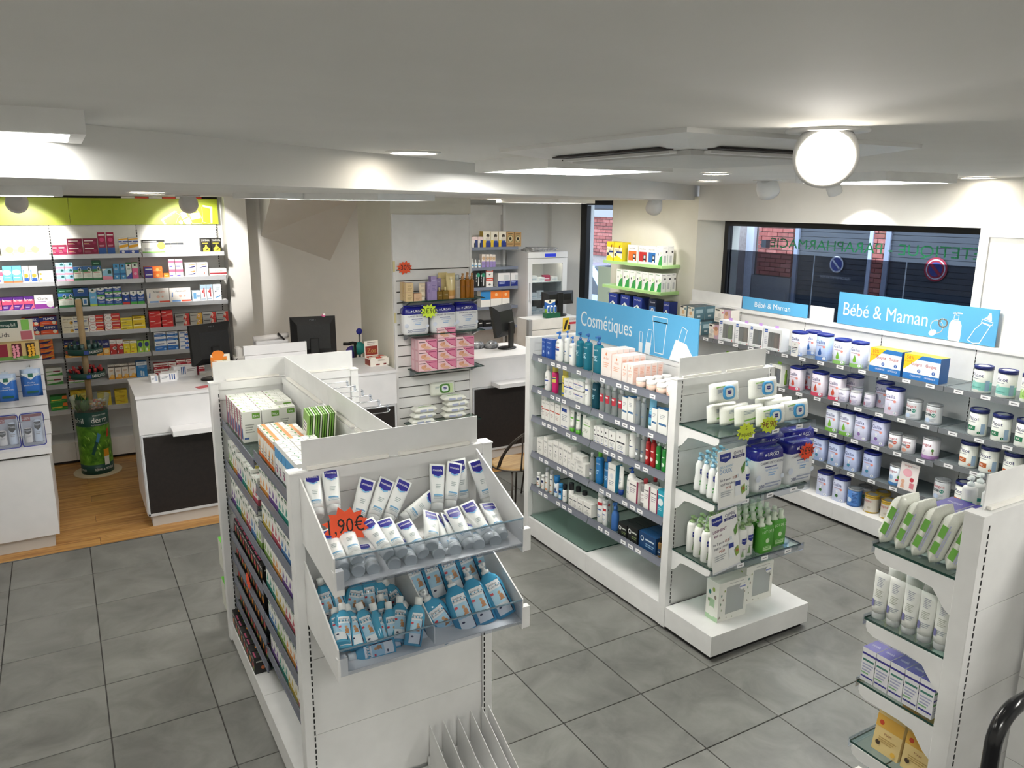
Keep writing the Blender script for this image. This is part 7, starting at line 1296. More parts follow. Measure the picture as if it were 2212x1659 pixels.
('back row, low end-cap shelf',0,'left',[('mlin',.06,.05,.205,.575,.315,.49),('mlin',.06,.05,.205,.64,.315,.49),('mlin',.06,.05,.205,.705,.315,.49),('mlin',.06,.05,.205,.77,.315,.49)]),
('by the green trios, low end-cap shelf',0,'left',[('mlin',.062,.05,.205,.809,.14,.49)]),
('front row, low end-cap shelf',0,'left',[('trio',.105,.055,.2,.915,.125,.49),('trio',.105,.055,.2,1.045,.155,.49)]),
('second row, low end-cap shelf',0,'left',[('trio',.105,.055,.2,.82,.2,.49),('trio',.105,.055,.2,.932,.2,.49),('trio',.105,.055,.2,1.044,.2,.49)]),
('third row, low end-cap shelf',0,'left',[('trio',.105,.055,.2,.83,.265,.49),('trio',.105,.055,.2,.942,.265,.49),('trio',.105,.055,.2,1.054,.265,.49)]),
('back row, low end-cap shelf',0,'left',[('trio',.105,.055,.2,.84,.33,.49),('trio',.105,.055,.2,.952,.33,.49),('trio',.105,.055,.2,1.064,.33,.49)]),
('on the end-cap base nearer the post',0,'left',[('owl',.21,.09,.225,.71,.165,.145)]),
('on the end-cap base nearer the aisle',0,'left',[('owl',.21,.09,.225,.985,.235,.145)]),
('on second shelf of right gondola, facing edge',-1.5708,'far end',[('mtube',.058,.04,.165,.075,-1.115,.942),('mtube',.058,.04,.165,.075,-1.17,.942),('mtube',.058,.04,.165,.075,-1.225,.942),('mtube',.058,.04,.165,.075,-1.28,.942),('mtube',.058,.04,.165,.075,-1.335,.942)]),
('on second shelf of right gondola',-1.5708,'far end',[('ysol',.06,.06,.17,.145,-1.12,.942),('ysol',.06,.06,.17,.145,-1.185,.942),('ysol',.06,.06,.17,.145,-1.25,.942),('ysol',.06,.06,.17,.145,-1.315,.942)]),
('on third shelf of right gondola, facing edge',-1.5708,'far end',[('mbox',.05,.075,.125,.088,-1.115,.7),('mbox',.05,.075,.125,.088,-1.168,.7),('mbox',.05,.075,.125,.088,-1.221,.7),('mbox',.05,.075,.125,.088,-1.274,.7),('mbox',.05,.075,.125,.088,-1.327,.7)]),
('on third shelf of right gondola, inner row',-1.5708,'far end',[('mbox',.05,.075,.125,.168,-1.115,.7),('mbox',.05,.075,.125,.168,-1.168,.7),('mbox',.05,.075,.125,.168,-1.221,.7),('mbox',.05,.075,.125,.168,-1.274,.7),('mbox',.05,.075,.125,.168,-1.327,.7)]),
('on top shelf of right gondola, inner row',-1.5708,'far end',[('mbox',.085,.1,.085,.32,-1.13,1.212),('mbox',.085,.1,.085,.42,-1.13,1.212),('mbox',.085,.1,.085,.32,-1.22,1.212),('mbox',.085,.1,.085,.42,-1.22,1.212),('mbox',.085,.1,.085,.32,-1.31,1.212),('mbox',.085,.1,.085,.42,-1.31,1.212)]),
('on top shelf of right gondola, behind cartons',-1.5708,'far end',[('mteal',.05,.05,.165,.52,-1.12,1.212),('mteal',.05,.05,.165,.58,-1.12,1.212),('mteal',.05,.05,.165,.52,-1.19,1.212),('mteal',.05,.05,.165,.58,-1.19,1.212),('mteal',.05,.05,.165,.52,-1.26,1.212),('mteal',.05,.05,.165,.58,-1.26,1.212)]),
('on lowest visible shelf of right gondola',-1.5708,'far end',[('ypyr',.1,.06,.145,.1,-1.2,.458),('ypyr',.1,.06,.145,.1,-1.31,.458)]),
('on lowest visible shelf of right gondola, behind',-1.5708,'far end',[('babc',.09,.07,.12,.19,-1.32,.458),('yamb',.06,.05,.155,.22,-1.2,.458),('yamb',.06,.05,.155,.28,-1.2,.458)]),
('on the base of right gondola',-1.5708,'far end',[('babc',.12,.1,.15,.09,-1.13,.145),('babc',.12,.1,.15,.09,-1.27,.145)]),
('on the upper slat-wall shelf',0,'left',[('nuxs',.065,.05,.075,.213,3.335,1.538),('nuxs',.066,.05,.074,.216,3.335,1.614),('nuxp',.068,.05,.062,.286,3.335,1.538),('nuxt',.058,.04,.145,.334,3.33,1.538),('nuxl',.033,.04,.15,.388,3.33,1.538),('nuxl',.052,.05,.195,.431,3.335,1.538),('nuxm',.05,.035,.1,.487,3.328,1.538),('nuxm',.055,.035,.105,.542,3.328,1.538),('nuxg',.085,.05,.215,.594,3.335,1.538),('nuxs2',.05,.05,.2,.657,3.335,1.538),('nuxo',.046,.048,.21,.705,3.334,1.538),('nuxo',.046,.048,.215,.749,3.334,1.538),('nuxo',.04,.04,.21,.79,3.33,1.538)]),
('behind on the upper slat-wall shelf',0,'left',[('nuxg',.085,.05,.215,.555,3.405,1.538),('nuxl',.04,.05,.17,.506,3.405,1.538),('nuxs',.028,.05,.15,.194,3.405,1.538)]),
('on the middle slat-wall shelf',0,'left',[('urgo',.222,.11,.225,.273,3.365,1.262),('urgo',.222,.11,.225,.526,3.365,1.262),('urgo',.222,.11,.225,.749,3.395,1.262)]),
('bottom tier, front row, lower slat-wall shelf',0,'left',[('serum',.168,.075,.089,.36,3.335,.945),('serum',.168,.075,.089,.535,3.335,.945),('serum',.168,.075,.089,.71,3.335,.945)]),
('bottom tier, back row, lower slat-wall shelf',0,'left',[('serum',.168,.075,.089,.36,3.413,.945),('serum',.168,.075,.089,.535,3.413,.945),('serum',.168,.075,.089,.71,3.413,.945)]),
('second tier, front row, lower slat-wall shelf',0,'left',[('serum',.168,.075,.089,.36,3.335,1.035),('serum',.168,.075,.089,.535,3.335,1.035),('serum',.168,.075,.089,.71,3.335,1.035)]),
('second tier, back row, lower slat-wall shelf',0,'left',[('serum',.168,.075,.089,.36,3.413,1.035),('serum',.168,.075,.089,.535,3.413,1.035),('serum',.168,.075,.089,.71,3.413,1.035)]),
('third tier, front row, lower slat-wall shelf',0,'left',[('serum',.168,.075,.089,.36,3.335,1.126),('serum',.168,.075,.089,.535,3.335,1.126),('serum',.168,.075,.089,.71,3.335,1.126)]),
('third tier, back row, lower slat-wall shelf',0,'left',[('serum',.168,.075,.089,.36,3.413,1.126),('serum',.168,.075,.089,.535,3.413,1.126),('serum',.168,.075,.089,.71,3.413,1.126)]),
('top tier, front row, lower slat-wall shelf',0,'left',[('serum',.168,.075,.089,.535,3.335,1.216)]),
('top tier, back row, lower slat-wall shelf',0,'left',[('serum',.168,.075,.089,.535,3.413,1.216)]),
('on the top corner shelf',0,'left',[('catn',.071,.06,.118,1.804,5.26,1.845),('catn',.06,.06,.116,1.873,5.26,1.845),('dogy',.094,.09,.176,1.956,5.275,1.845),('dogy',.094,.09,.172,2.054,5.275,1.845),('dogy',.095,.09,.171,2.155,5.275,1.845),('dogk',.097,.12,.166,2.257,5.29,1.845),('dogk',.09,.12,.162,2.357,5.29,1.845)]),
('on the second corner shelf',0,'left',[('drop',.034,.03,.1,1.777,5.245,1.622),('drop',.036,.03,.09,1.819,5.245,1.622),('drop',.036,.03,.085,1.865,5.245,1.622),('lilc',.049,.06,.146,1.915,5.26,1.622),('lilc',.039,.06,.144,1.965,5.26,1.622),('lilc',.034,.06,.144,2.006,5.26,1.622),('lilc',.04,.06,.139,2.046,5.26,1.622)]),
('on the third corner shelf',0,'left',[('blkb',.057,.05,.197,1.839,5.255,1.397),('blkb',.066,.05,.194,1.905,5.255,1.397),('redt',.09,.05,.118,1.99,5.255,1.397),('redt',.09,.05,.09,1.99,5.255,1.517),('tens',.157,.1,.153,2.179,5.28,1.397),('tens',.11,.1,.15,2.321,5.28,1.397)]),
('on the fourth corner shelf',0,'left',[('oralb',.122,.09,.177,1.939,5.275,1.174),('oral',.141,.09,.178,2.077,5.275,1.174),('oral',.098,.09,.175,2.203,5.275,1.174)]),
('on the fifth corner shelf',0,'left',[('blki',.073,.06,.08,1.874,5.26,.945),('blki',.12,.06,.07,1.975,5.26,.945),('orbx',.058,.05,.058,2.09,5.255,.945),('orbx',.059,.05,.054,2.154,5.255,.945),('orbx',.06,.05,.052,2.218,5.255,.945)]),
('edge row, top far-bay shelf, near gondola',-1.5708,'far end',[('bio',.062,.085,.145,-1.532,1.385,1.228),('bio',.062,.085,.145,-1.532,1.319,1.228),('bio',.062,.085,.145,-1.532,1.253,1.228),('bio',.062,.085,.145,-1.532,1.187,1.228),('bio',.062,.085,.145,-1.532,1.121,1.228),('bio',.062,.085,.145,-1.532,1.055,1.228)]),
('middle row, top far-bay shelf, near gondola',-1.5708,'far end',[('bio',.062,.085,.145,-1.444,1.385,1.228),('bio',.062,.085,.145,-1.444,1.319,1.228),('bio',.062,.085,.145,-1.444,1.253,1.228),('bio',.062,.085,.145,-1.444,1.187,1.228),('bio',.062,.085,.145,-1.444,1.121,1.228),('bio',.062,.085,.145,-1.444,1.055,1.228)]),
('inner row, top far-bay shelf, near gondola',-1.5708,'far end',[('bio',.062,.085,.145,-1.355,1.385,1.228),('bio',.062,.085,.145,-1.355,1.319,1.228),('bio',.062,.085,.145,-1.355,1.253,1.228),('bio',.062,.085,.145,-1.355,1.187,1.228),('bio',.062,.085,.13,-1.355,1.121,1.228)]),
('edge row, top near-bay shelf, near gondola',-1.5708,'far end',[('orm',.052,.05,.125,-1.553,.66,1.275),('orm',.052,.05,.125,-1.553,.604,1.275),('orm',.052,.05,.125,-1.553,.548,1.275),('orm',.052,.05,.125,-1.553,.492,1.275),('orm',.052,.05,.125,-1.553,.436,1.275),('grp',.05,.055,.135,-1.55,.365,1.275),('grp',.05,.055,.135,-1.55,.31,1.275),('grp',.05,.055,.135,-1.55,.255,1.275),('grp',.05,.055,.135,-1.55,.2,1.275),('grp',.05,.055,.135,-1.55,.145,1.275),('grp',.05,.055,.135,-1.55,.09,1.275)]),
('second row, top near-bay shelf, near gondola',-1.5708,'far end',[('orm',.052,.05,.125,-1.498,.66,1.275),('orm',.052,.05,.125,-1.498,.604,1.275),('orm',.052,.05,.125,-1.498,.548,1.275),('orm',.052,.05,.125,-1.498,.492,1.275),('orm',.052,.05,.125,-1.498,.436,1.275),('grp',.05,.055,.135,-1.49,.365,1.275),('grp',.05,.055,.135,-1.49,.31,1.275),('grp',.05,.055,.135,-1.49,.255,1.275),('grp',.05,.055,.135,-1.49,.2,1.275),('grp',.05,.055,.135,-1.49,.145,1.275),('grp',.05,.055,.135,-1.49,.09,1.275)]),
('inner row, top near-bay shelf, near gondola',-1.5708,'far end',[('orm',.052,.05,.11,-1.44,.66,1.275),('orm',.052,.05,.11,-1.44,.604,1.275),('orm',.052,.05,.11,-1.44,.548,1.275),('orm',.052,.05,.11,-1.44,.492,1.275),('grp',.05,.055,.12,-1.43,.43,1.275),('grp',.05,.055,.12,-1.43,.375,1.275),('grp',.05,.055,.12,-1.43,.32,1.275),('grp',.05,.055,.12,-1.43,.265,1.275),('grp',.05,.055,.12,-1.43,.21,1.275),('grp',.05,.055,.12,-1.43,.155,1.275),('grp',.05,.055,.12,-1.43,.1,1.275)]),
('second far-bay shelf, near gondola',-1.5708,'far end',[('sup2',.047,.075,.126,-1.548,1.367,1.018),('sup2',.048,.075,.128,-1.548,1.315,1.018),('sup3',.052,.075,.112,-1.548,1.261,1.018),('sup3',.044,.075,.135,-1.548,1.209,1.018),('sup4',.047,.075,.117,-1.548,1.159,1.018),('sup4',.056,.075,.124,-1.548,1.104,1.018),('sup5',.054,.075,.124,-1.548,1.045,1.018),('sup5',.052,.075,.115,-1.548,.988,1.018),('sup6',.052,.075,.136,-1.548,.932,1.018),('sup6',.05,.075,.132,-1.548,.878,1.018),('sup0',.052,.075,.112,-1.548,.822,1.018),('sup0',.053,.075,.128,-1.548,.766,1.018)]),
('second near-bay shelf, near gondola',-1.5708,'far end',[('sup3',.046,.06,.101,-1.556,.647,1.125),('sup3',.052,.06,.109,-1.556,.594,1.125),('sup3',.051,.06,.115,-1.556,.539,1.125),('sup4',.051,.06,.115,-1.556,.484,1.125),('sup4',.047,.06,.115,-1.556,.431,1.125),('sup4',.047,.06,.115,-1.556,.38,1.125),('sup5',.053,.06,.102,-1.556,.326,1.125),('sup5',.044,.06,.104,-1.556,.274,1.125),('sup5',.054,.06,.109,-1.556,.222,1.125),('sup6',.05,.06,.106,-1.556,.166,1.125),('sup6',.048,.06,.108,-1.556,.113,1.125),('sup6',.046,.06,.112,-1.556,.062,1.125),('sup0',.049,.06,.115,-1.556,.011,1.125)]),
('third far-bay shelf, near gondola',-1.5708,'far end',[('sup4',.052,.075,.138,-1.548,1.364,.82),('sup4',.054,.075,.14,-1.548,1.307,.82),('sup5',.052,.075,.115,-1.548,1.25,.82),('sup5',.054,.075,.139,-1.548,1.192,.82),('sup6',.055,.075,.127,-1.548,1.134,.82),('sup6',.053,.075,.116,-1.548,1.076,.82),('sup0',.054,.075,.127,-1.548,1.019,.82),('sup0',.047,.075,.112,-1.548,.964,.82),('sup1',.054,.075,.14,-1.548,.909,.82),('sup1',.045,.075,.134,-1.548,.856,.82),('sup2',.049,.075,.115,-1.548,.805,.82),('sup2',.048,.075,.133,-1.548,.752,.82)]),
('third near-bay shelf, near gondola',-1.5708,'far end',[('sup6',.052,.06,.101,-1.556,.644,.965),('sup6',.049,.06,.101,-1.556,.589,.965),('sup6',.051,.06,.107,-1.556,.535,.965),('sup0',.053,.06,.12,-1.556,.479,.965),('sup0',.048,.06,.12,-1.556,.425,.965),('sup0',.046,.06,.102,-1.556,.374,.965),('sup1',.049,.06,.101,-1.556,.323,.965),('sup1',.044,.06,.108,-1.556,.272,.965),('sup1',.049,.06,.103,-1.556,.221,.965),('sup2',.043,.06,.117,-1.556,.171,.965),('sup2',.046,.06,.119,-1.556,.123,.965),('sup2',.053,.06,.108,-1.556,.07,.965),('sup3',.048,.06,.11,-1.556,.015,.965)]),
('fourth far-bay shelf, near gondola',-1.5708,'far end',[('tea',.06,.075,.085,-1.548,1.36,.64),('tea',.06,.075,.085,-1.548,1.296,.64),('tea',.06,.075,.085,-1.548,1.232,.64),('tea',.06,.075,.085,-1.548,1.168,.64),('tea',.06,.075,.085,-1.548,1.104,.64),('tea',.06,.075,.085,-1.548,1.04,.64),('tea',.06,.075,.085,-1.548,.976,.64),('tea',.06,.075,.085,-1.548,.912,.64),('tea',.06,.075,.085,-1.548,.848,.64),('tea2',.06,.075,.085,-1.548,.784,.64)]),
('fourth near-bay shelf, near gondola',-1.5708,'far end',[('sup2',.045,.06,.105,-1.556,.647,.825),('sup2',.049,.06,.105,-1.556,.596,.825),('sup2',.046,.06,.105,-1.556,.545,.825),('sup3',.046,.06,.105,-1.556,.494,.825),('sup3',.046,.06,.105,-1.556,.444,.825),('sup3',.051,.06,.101,-1.556,.392,.825),('sup4',.049,.06,.105,-1.556,.338,.825),('sup4',.046,.06,.104,-1.556,.287,.825),('sup4',.052,.06,.105,-1.556,.234,.825),('sup5',.044,.06,.105,-1.556,.182,.825),('sup5',.05,.06,.102,-1.556,.131,.825),('sup5',.046,.06,.105,-1.556,.078,.825),('sup6',.052,.06,.105,-1.556,.026,.825)]),
('fifth far-bay shelf, near gondola',-1.5708,'far end',[('tea',.06,.075,.085,-1.548,1.36,.515),('tea',.06,.075,.085,-1.548,1.296,.515),('tea',.06,.075,.085,-1.548,1.232,.515),('tea2',.06,.075,.085,-1.548,1.168,.515),('tea2',.06,.075,.085,-1.548,1.104,.515),('tea',.06,.075,.085,-1.548,1.04,.515),('tea2',.06,.075,.085,-1.548,.976,.515),('tea',.06,.075,.085,-1.548,.912,.515),('tea2',.06,.075,.085,-1.548,.848,.515),('tea2',.06,.075,.085,-1.548,.784,.515)]),
('fifth near-bay shelf, near gondola',-1.5708,'far end',[('sup5',.053,.06,.115,-1.556,.644,.675),('sup5',.047,.06,.115,-1.556,.59,.675),('sup5',.053,.06,.104,-1.556,.536,.675),('sup6',.051,.06,.115,-1.556,.48,.675),('sup6',.05,.06,.11,-1.556,.425,.675),('sup6',.045,.06,.107,-1.556,.373,.675),('sup0',.045,.06,.101,-1.556,.324,.675),('sup0',.049,.06,.106,-1.556,.273,.675),('sup0',.052,.06,.101,-1.556,.219,.675),('sup1',.053,.06,.114,-1.556,.163,.675),('sup1',.053,.06,.115,-1.556,.106,.675),('sup1',.053,.06,.112,-1.556,.049,.675),('sup2',.042,.06,.115,-1.556,-.003,.675)]),
('sixth far-bay shelf, near gondola',-1.5708,'far end',[('tea',.06,.075,.085,-1.548,1.36,.385),('tea2',.06,.075,.085,-1.548,1.296,.385),('tea',.06,.075,.085,-1.548,1.232,.385),('tea2',.06,.075,.085,-1.548,1.168,.385),('tea',.06,.075,.085,-1.548,1.104,.385),('tea2',.06,.075,.085,-1.548,1.04,.385),('tea2',.06,.075,.085,-1.548,.976,.385),('tea2',.06,.075,.085,-1.548,.912,.385),('tea',.06,.075,.085,-1.548,.848,.385),('tea',.06,.075,.085,-1.548,.784,.385)]),
('sixth near-bay shelf, near gondola',-1.5708,'far end',[('sup1',.051,.06,.1,-1.556,.644,.515),('sup1',.043,.06,.103,-1.556,.593,.515),('sup1',.043,.06,.101,-1.556,.546,.515),('sup2',.054,.06,.117,-1.556,.494,.515),('sup2',.043,.06,.11,-1.556,.441,.515),('sup2',.046,.06,.106,-1.556,.393,.515),('sup3',.046,.06,.113,-1.556,.343,.515),('sup3',.049,.06,.107,-1.556,.291,.515),('sup3',.044,.06,.107,-1.556,.241,.515),('sup4',.043,.06,.111,-1.556,.193,.515),('sup4',.051,.06,.108,-1.556,.142,.515),('sup4',.043,.06,.104,-1.556,.091,.515),('sup5',.046,.06,.112,-1.556,.042,.515),('sup5',.051,.06,.108,-1.556,-.011,.515)]),
('lowest far-bay shelf, near gondola',-1.5708,'far end',[('tea',.06,.075,.085,-1.548,1.36,.25),('tea2',.06,.075,.085,-1.548,1.296,.25),('tea',.06,.075,.085,-1.548,1.232,.25),('tea',.06,.075,.085,-1.548,1.168,.25),('tea',.06,.075,.085,-1.548,1.104,.25),('tea',.06,.075,.085,-1.548,1.04,.25),('tea',.06,.075,.085,-1.548,.976,.25),('tea2',.06,.075,.085,-1.548,.912,.25),('tea2',.06,.075,.085,-1.548,.848,.25),('tea',.06,.075,.085,-1.548,.784,.25)]),
('lowest near-bay shelf, near gondola',-1.5708,'far end',[('sup4',.043,.06,.112,-1.556,.648,.355),('sup4',.042,.06,.103,-1.556,.602,.355),('sup4',.051,.06,.101,-1.556,.551,.355),('sup5',.043,.06,.102,-1.556,.5,.355),('sup5',.053,.06,.104,-1.556,.448,.355),('sup5',.042,.06,.117,-1.556,.397,.355),('sup6',.043,.06,.117,-1.556,.35,.355),('sup6',.05,.06,.117,-1.556,.299,.355),('sup6',.053,.06,.112,-1.556,.243,.355),('sup0',.052,.06,.101,-1.556,.187,.355),('sup0',.051,.06,.11,-1.556,.131,.355),('sup0',.051,.06,.102,-1.556,.076,.355),('sup1',.051,.06,.119,-1.556,.022,.355)]),
('far-base edge row, near gondola',-1.5708,'far end',[('tea2',.062,.08,.085,-1.588,1.37,.126),('tea',.062,.08,.085,-1.588,1.304,.126),('tea',.062,.08,.085,-1.588,1.238,.126),('tea2',.062,.08,.085,-1.588,1.172,.126),('tea',.062,.08,.085,-1.588,1.106,.126),('tea',.062,.08,.085,-1.588,1.04,.126),('tea2',.062,.08,.085,-1.588,.974,.126),('tea',.062,.08,.085,-1.588,.908,.126)]),
('far-base inner row, near gondola',-1.5708,'far end',[('tea',.062,.08,.085,-1.5,1.37,.126),('tea',.062,.08,.085,-1.5,1.304,.126),('tea',.062,.08,.085,-1.5,1.238,.126),('tea',.062,.08,.085,-1.5,1.172,.126),('tea',.062,.08,.085,-1.5,1.106,.126),('tea',.062,.08,.085,-1.5,1.04,.126),('tea',.062,.08,.085,-1.5,.974,.126),('tea',.062,.08,.085,-1.5,.908,.126)]),
('on the hidden side of near gondola',0.0,'left',[('fixo',.062,.05,.19,-1.1,.27,1.16),('fixo',.062,.05,.19,-1.02,.3,1.16)]),
('lying beside the denture cartons',0.0,'left',[('pkf',.055,.17,.045,-1.1,.1,1.245),('wflat',.075,.19,.045,-1.02,.12,1.245)]),
('beyond the far end of near gondola',0.0,'left',[('gant',.07,.1,.16,-1.6,1.6,.37),('gant',.07,.1,.155,-1.6,1.6,.138)]),
]
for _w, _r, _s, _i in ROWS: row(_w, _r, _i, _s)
# ---- loose items in the bins: (where, style, width, depth, height, location, quaternion, counted from)
POSED = [
('back row of upper bin','must',0.058,0.04,0.17,(-1.583,-.2,1.311),(-.9115,.4066,-.0415,.0455),'left'),
('back row of upper bin','must',0.058,0.04,0.17,(-1.528,-.2,1.312),(.9217,-.3797,.0642,-.0472),'left'),
('back row of upper bin','must',0.058,0.04,0.17,(-1.458,-.2,1.254),(.9317,-.2753,.2254,-.0728),'left'),
('back row of upper bin','must',0.058,0.04,0.17,(-1.402,-.2,1.253),(.9114,-.2904,.2823,-.0723),'left'),
('back row of upper bin','must',0.058,0.04,0.17,(-1.345,-.2,1.243),(-.9075,.2795,-.3041,.0768),'left'),
('back row of upper bin','must',0.058,0.04,0.17,(-1.291,-.2,1.239),(-.809,.2161,-.5355,.1096),'left'),
('back row of upper bin','must',0.058,0.04,0.17,(-1.157,-.2,1.249),(.9534,-.2735,.1119,-.0611),'left'),
('back row of upper bin','must',0.058,0.04,0.17,(-1.107,-.2,1.25),(-.948,.2598,-.1696,.0703),'left'),
('back row of upper bin','must',0.058,0.04,0.17,(-1.03,-.16,1.233),(-.9893,.1384,.0097,.0445),'left'),
('back row of upper bin','must',0.058,0.04,0.17,(-.949,-.2,1.235),(.9732,-.2173,-.0682,-.0321),'left'),
('front row of upper bin','must',0.058,0.04,0.165,(-1.572,-.415,1.22),(-.8423,.5336,.0545,.0534),'left'),
('front row of upper bin','must',0.058,0.04,0.165,(-1.526,-.415,1.232),(.8357,-.5467,-.0194,-.049),'left'),
('front row of upper bin','must',0.058,0.04,0.165,(-1.423,-.415,1.228),(-.837,.5287,.1265,.0626),'left'),
('front row of upper bin','must',0.058,0.04,0.165,(-1.379,-.415,1.224),(-.8262,.558,.0546,.0553),'left'),
('front row of upper bin','must',0.058,0.04,0.165,(-1.304,-.415,1.203),(.8257,-.5554,-.0785,-.059),'left'),
('front row of upper bin','must',0.058,0.04,0.165,(-1.275,-.415,1.223),(.8249,-.5207,.2196,-.0116),'left'),
('front row of upper bin','must',0.058,0.04,0.165,(-1.221,-.41,1.171),(-.812,.364,-.2932,-.3495),'left'),
('front row of upper bin','must',0.058,0.04,0.165,(-1.164,-.4,1.158),(-.8416,.3926,-.1625,-.3334),'left'),
('front row of upper bin','must',0.058,0.04,0.165,(-1.136,-.415,1.192),(.8769,-.477,-.0335,-.048),'left'),
('front row of upper bin','must',0.058,0.04,0.165,(-1.06,-.415,1.196),(.8931,-.4356,-.1014,-.0479),'left'),
('front row of upper bin','must',0.058,0.04,0.165,(-1.01,-.415,1.202),(-.839,.5415,-.0362,.0404),'left'),
('bottom layer of upper bin','must',0.058,0.04,0.165,(-1.576,-.425,1.198),(-.6679,.7321,-.1334,-.0094),'left'),
('bottom layer of upper bin','must',0.058,0.04,0.165,(-1.527,-.425,1.201),(-.7247,.6721,-.1521,-.0048),'left'),
('bottom layer of upper bin','must',0.058,0.04,0.165,(-1.478,-.425,1.195),(.7394,-.671,.0426,-.0339),'left'),
('bottom layer of upper bin','must',0.058,0.04,0.165,(-1.408,-.425,1.195),(-.7312,.6763,-.0876,.0181),'left'),
('bottom layer of upper bin','must',0.058,0.04,0.165,(-1.352,-.425,1.195),(.7204,-.6846,.1109,-.0086),'left'),
('bottom layer of upper bin','must',0.058,0.04,0.165,(-1.253,-.425,1.195),(-.7133,.6706,-.2023,-.0245),'left'),
('bottom layer of upper bin','must',0.058,0.04,0.165,(-1.194,-.425,1.195),(-.713,.6652,-.2196,-.0302),'left'),
('bottom layer of upper bin','must',0.058,0.04,0.165,(-1.106,-.425,1.195),(-.7219,.6585,-.2114,-.0246),'left'),
('bottom layer of upper bin','must',0.058,0.04,0.165,(-1.043,-.425,1.195),(.7353,-.658,.1624,.0056),'left'),
('back row of lower bin','gel',0.06,0.036,0.155,(-1.555,-.2,.922),(-.9775,.1989,.0618,.0324),'left'),
('back row of lower bin','gel',0.06,0.036,0.155,(-1.519,-.2,.927),(.9559,-.288,-.0411,-.0404),'left'),
('back row of lower bin','gel',0.06,0.036,0.155,(-1.496,-.2,.908),(-.9449,.2557,-.1908,.0737),'left'),
('back row of lower bin','gel',0.06,0.036,0.155,(-1.442,-.2,.895),(.9717,-.2314,-.0217,-.0421),'left'),
('back row of lower bin','gel',0.06,0.036,0.155,(-1.412,-.2,.902),(-.9758,.2126,-.0156,.0497),'left'),
('back row of lower bin','gel',0.06,0.036,0.155,(-1.42,-.2,.899),(.9478,-.2565,.1752,-.0717),'left'),
('back row of lower bin','gel',0.06,0.036,0.155,(-1.361,-.2,.88),(.9809,-.1889,-.0086,-.0447),'left'),
('back row of lower bin','gel',0.06,0.036,0.155,(-1.288,-.2,.873),(-.9671,.1622,.1958,-.007),'left'),
('front row of lower bin','gel',0.06,0.036,0.155,(-1.58,-.39,.945),(-.8073,.5849,-.072,.0312),'left'),
('front row of lower bin','gel',0.06,0.036,0.155,(-1.568,-.39,.925),(.8987,-.428,.0854,-.0431),'left'),
('front row of lower bin','gel',0.06,0.036,0.155,(-1.526,-.39,.917),(-.8895,.4545,.0064,.0458),'left'),
('front row of lower bin','gel',0.06,0.036,0.155,(-1.472,-.39,.903),(-.9257,.3705,.0637,.0425),'left'),
('front row of lower bin','gel',0.06,0.036,0.155,(-1.438,-.39,.885),(-.8335,.2644,-.1206,-.47),'left'),
('front row of lower bin','gel',0.06,0.036,0.155,(-1.397,-.33,.878),(.9405,-.3368,-.0028,-.0454),'left'),
('front row of lower bin','gel',0.06,0.036,0.155,(-1.401,-.39,.876),(.9484,-.3123,.0268,-.0485),'left'),
('front row of lower bin','gel',0.06,0.036,0.155,(-1.389,-.39,.897),(.915,-.3704,.1519,-.0497),'left'),
('front row of lower bin','gel',0.06,0.036,0.155,(-1.294,-.39,.864),(.9255,-.3417,-.1598,-.0328),'left'),
('front row of lower bin','gel',0.06,0.036,0.155,(-1.233,-.32,.845),(-.9214,.2719,.2752,-.0382),'left'),
('bottom layer of lower bin','gel',0.06,0.036,0.155,(-1.359,-.435,.9),(-.9587,.2207,-.1624,.0766),'left'),
('bottom layer of lower bin','gel',0.06,0.036,0.155,(-1.408,-.4,.9),(.6792,-.2071,-.6832,.1704),'left'),
('back row of lower bin','gelp',0.085,0.045,0.205,(-1.208,-.18,.894),(.9696,-.2247,-.0928,-.0275),'left'),
('back row of lower bin','gelp',0.085,0.045,0.205,(-1.141,-.18,.893),(.9745,-.2058,-.0849,-.0276),'left'),
('back row of lower bin','gelp',0.085,0.045,0.205,(-1.07,-.18,.896),(-.9764,.1914,.0975,.0233),'left'),
('back row of lower bin','gelp',0.085,0.045,0.205,(-.997,-.18,.899),(-.9768,.1884,.0997,.0225),'left'),
('back row of lower bin','gelp',0.085,0.045,0.205,(-.928,-.18,.909),(.9754,-.1939,-.1026,-.0224),'left'),
('front row of lower bin','gelp',0.085,0.045,0.205,(-1.132,-.4,.867),(.9534,-.2899,-.0753,-.0358),'left'),
('front row of lower bin','gelp',0.085,0.045,0.205,(-1.063,-.4,.878),(.9514,-.2959,-.0769,-.0361),'left'),
('front row of lower bin','gelp',0.085,0.045,0.205,(-.983,-.4,.887),(.9473,-.2943,-.1226,-.0298),'left'),
('front row of lower bin','gelp',0.085,0.045,0.205,(-1.174,-.36,.838),(.9594,-.154,-.2342,-.0317),'left'),
]
for _w, _k, _a, _b, _c, _l, _q, _s in POSED: put(_k, _a, _b, _c, _l, _q, _w, None, _s)
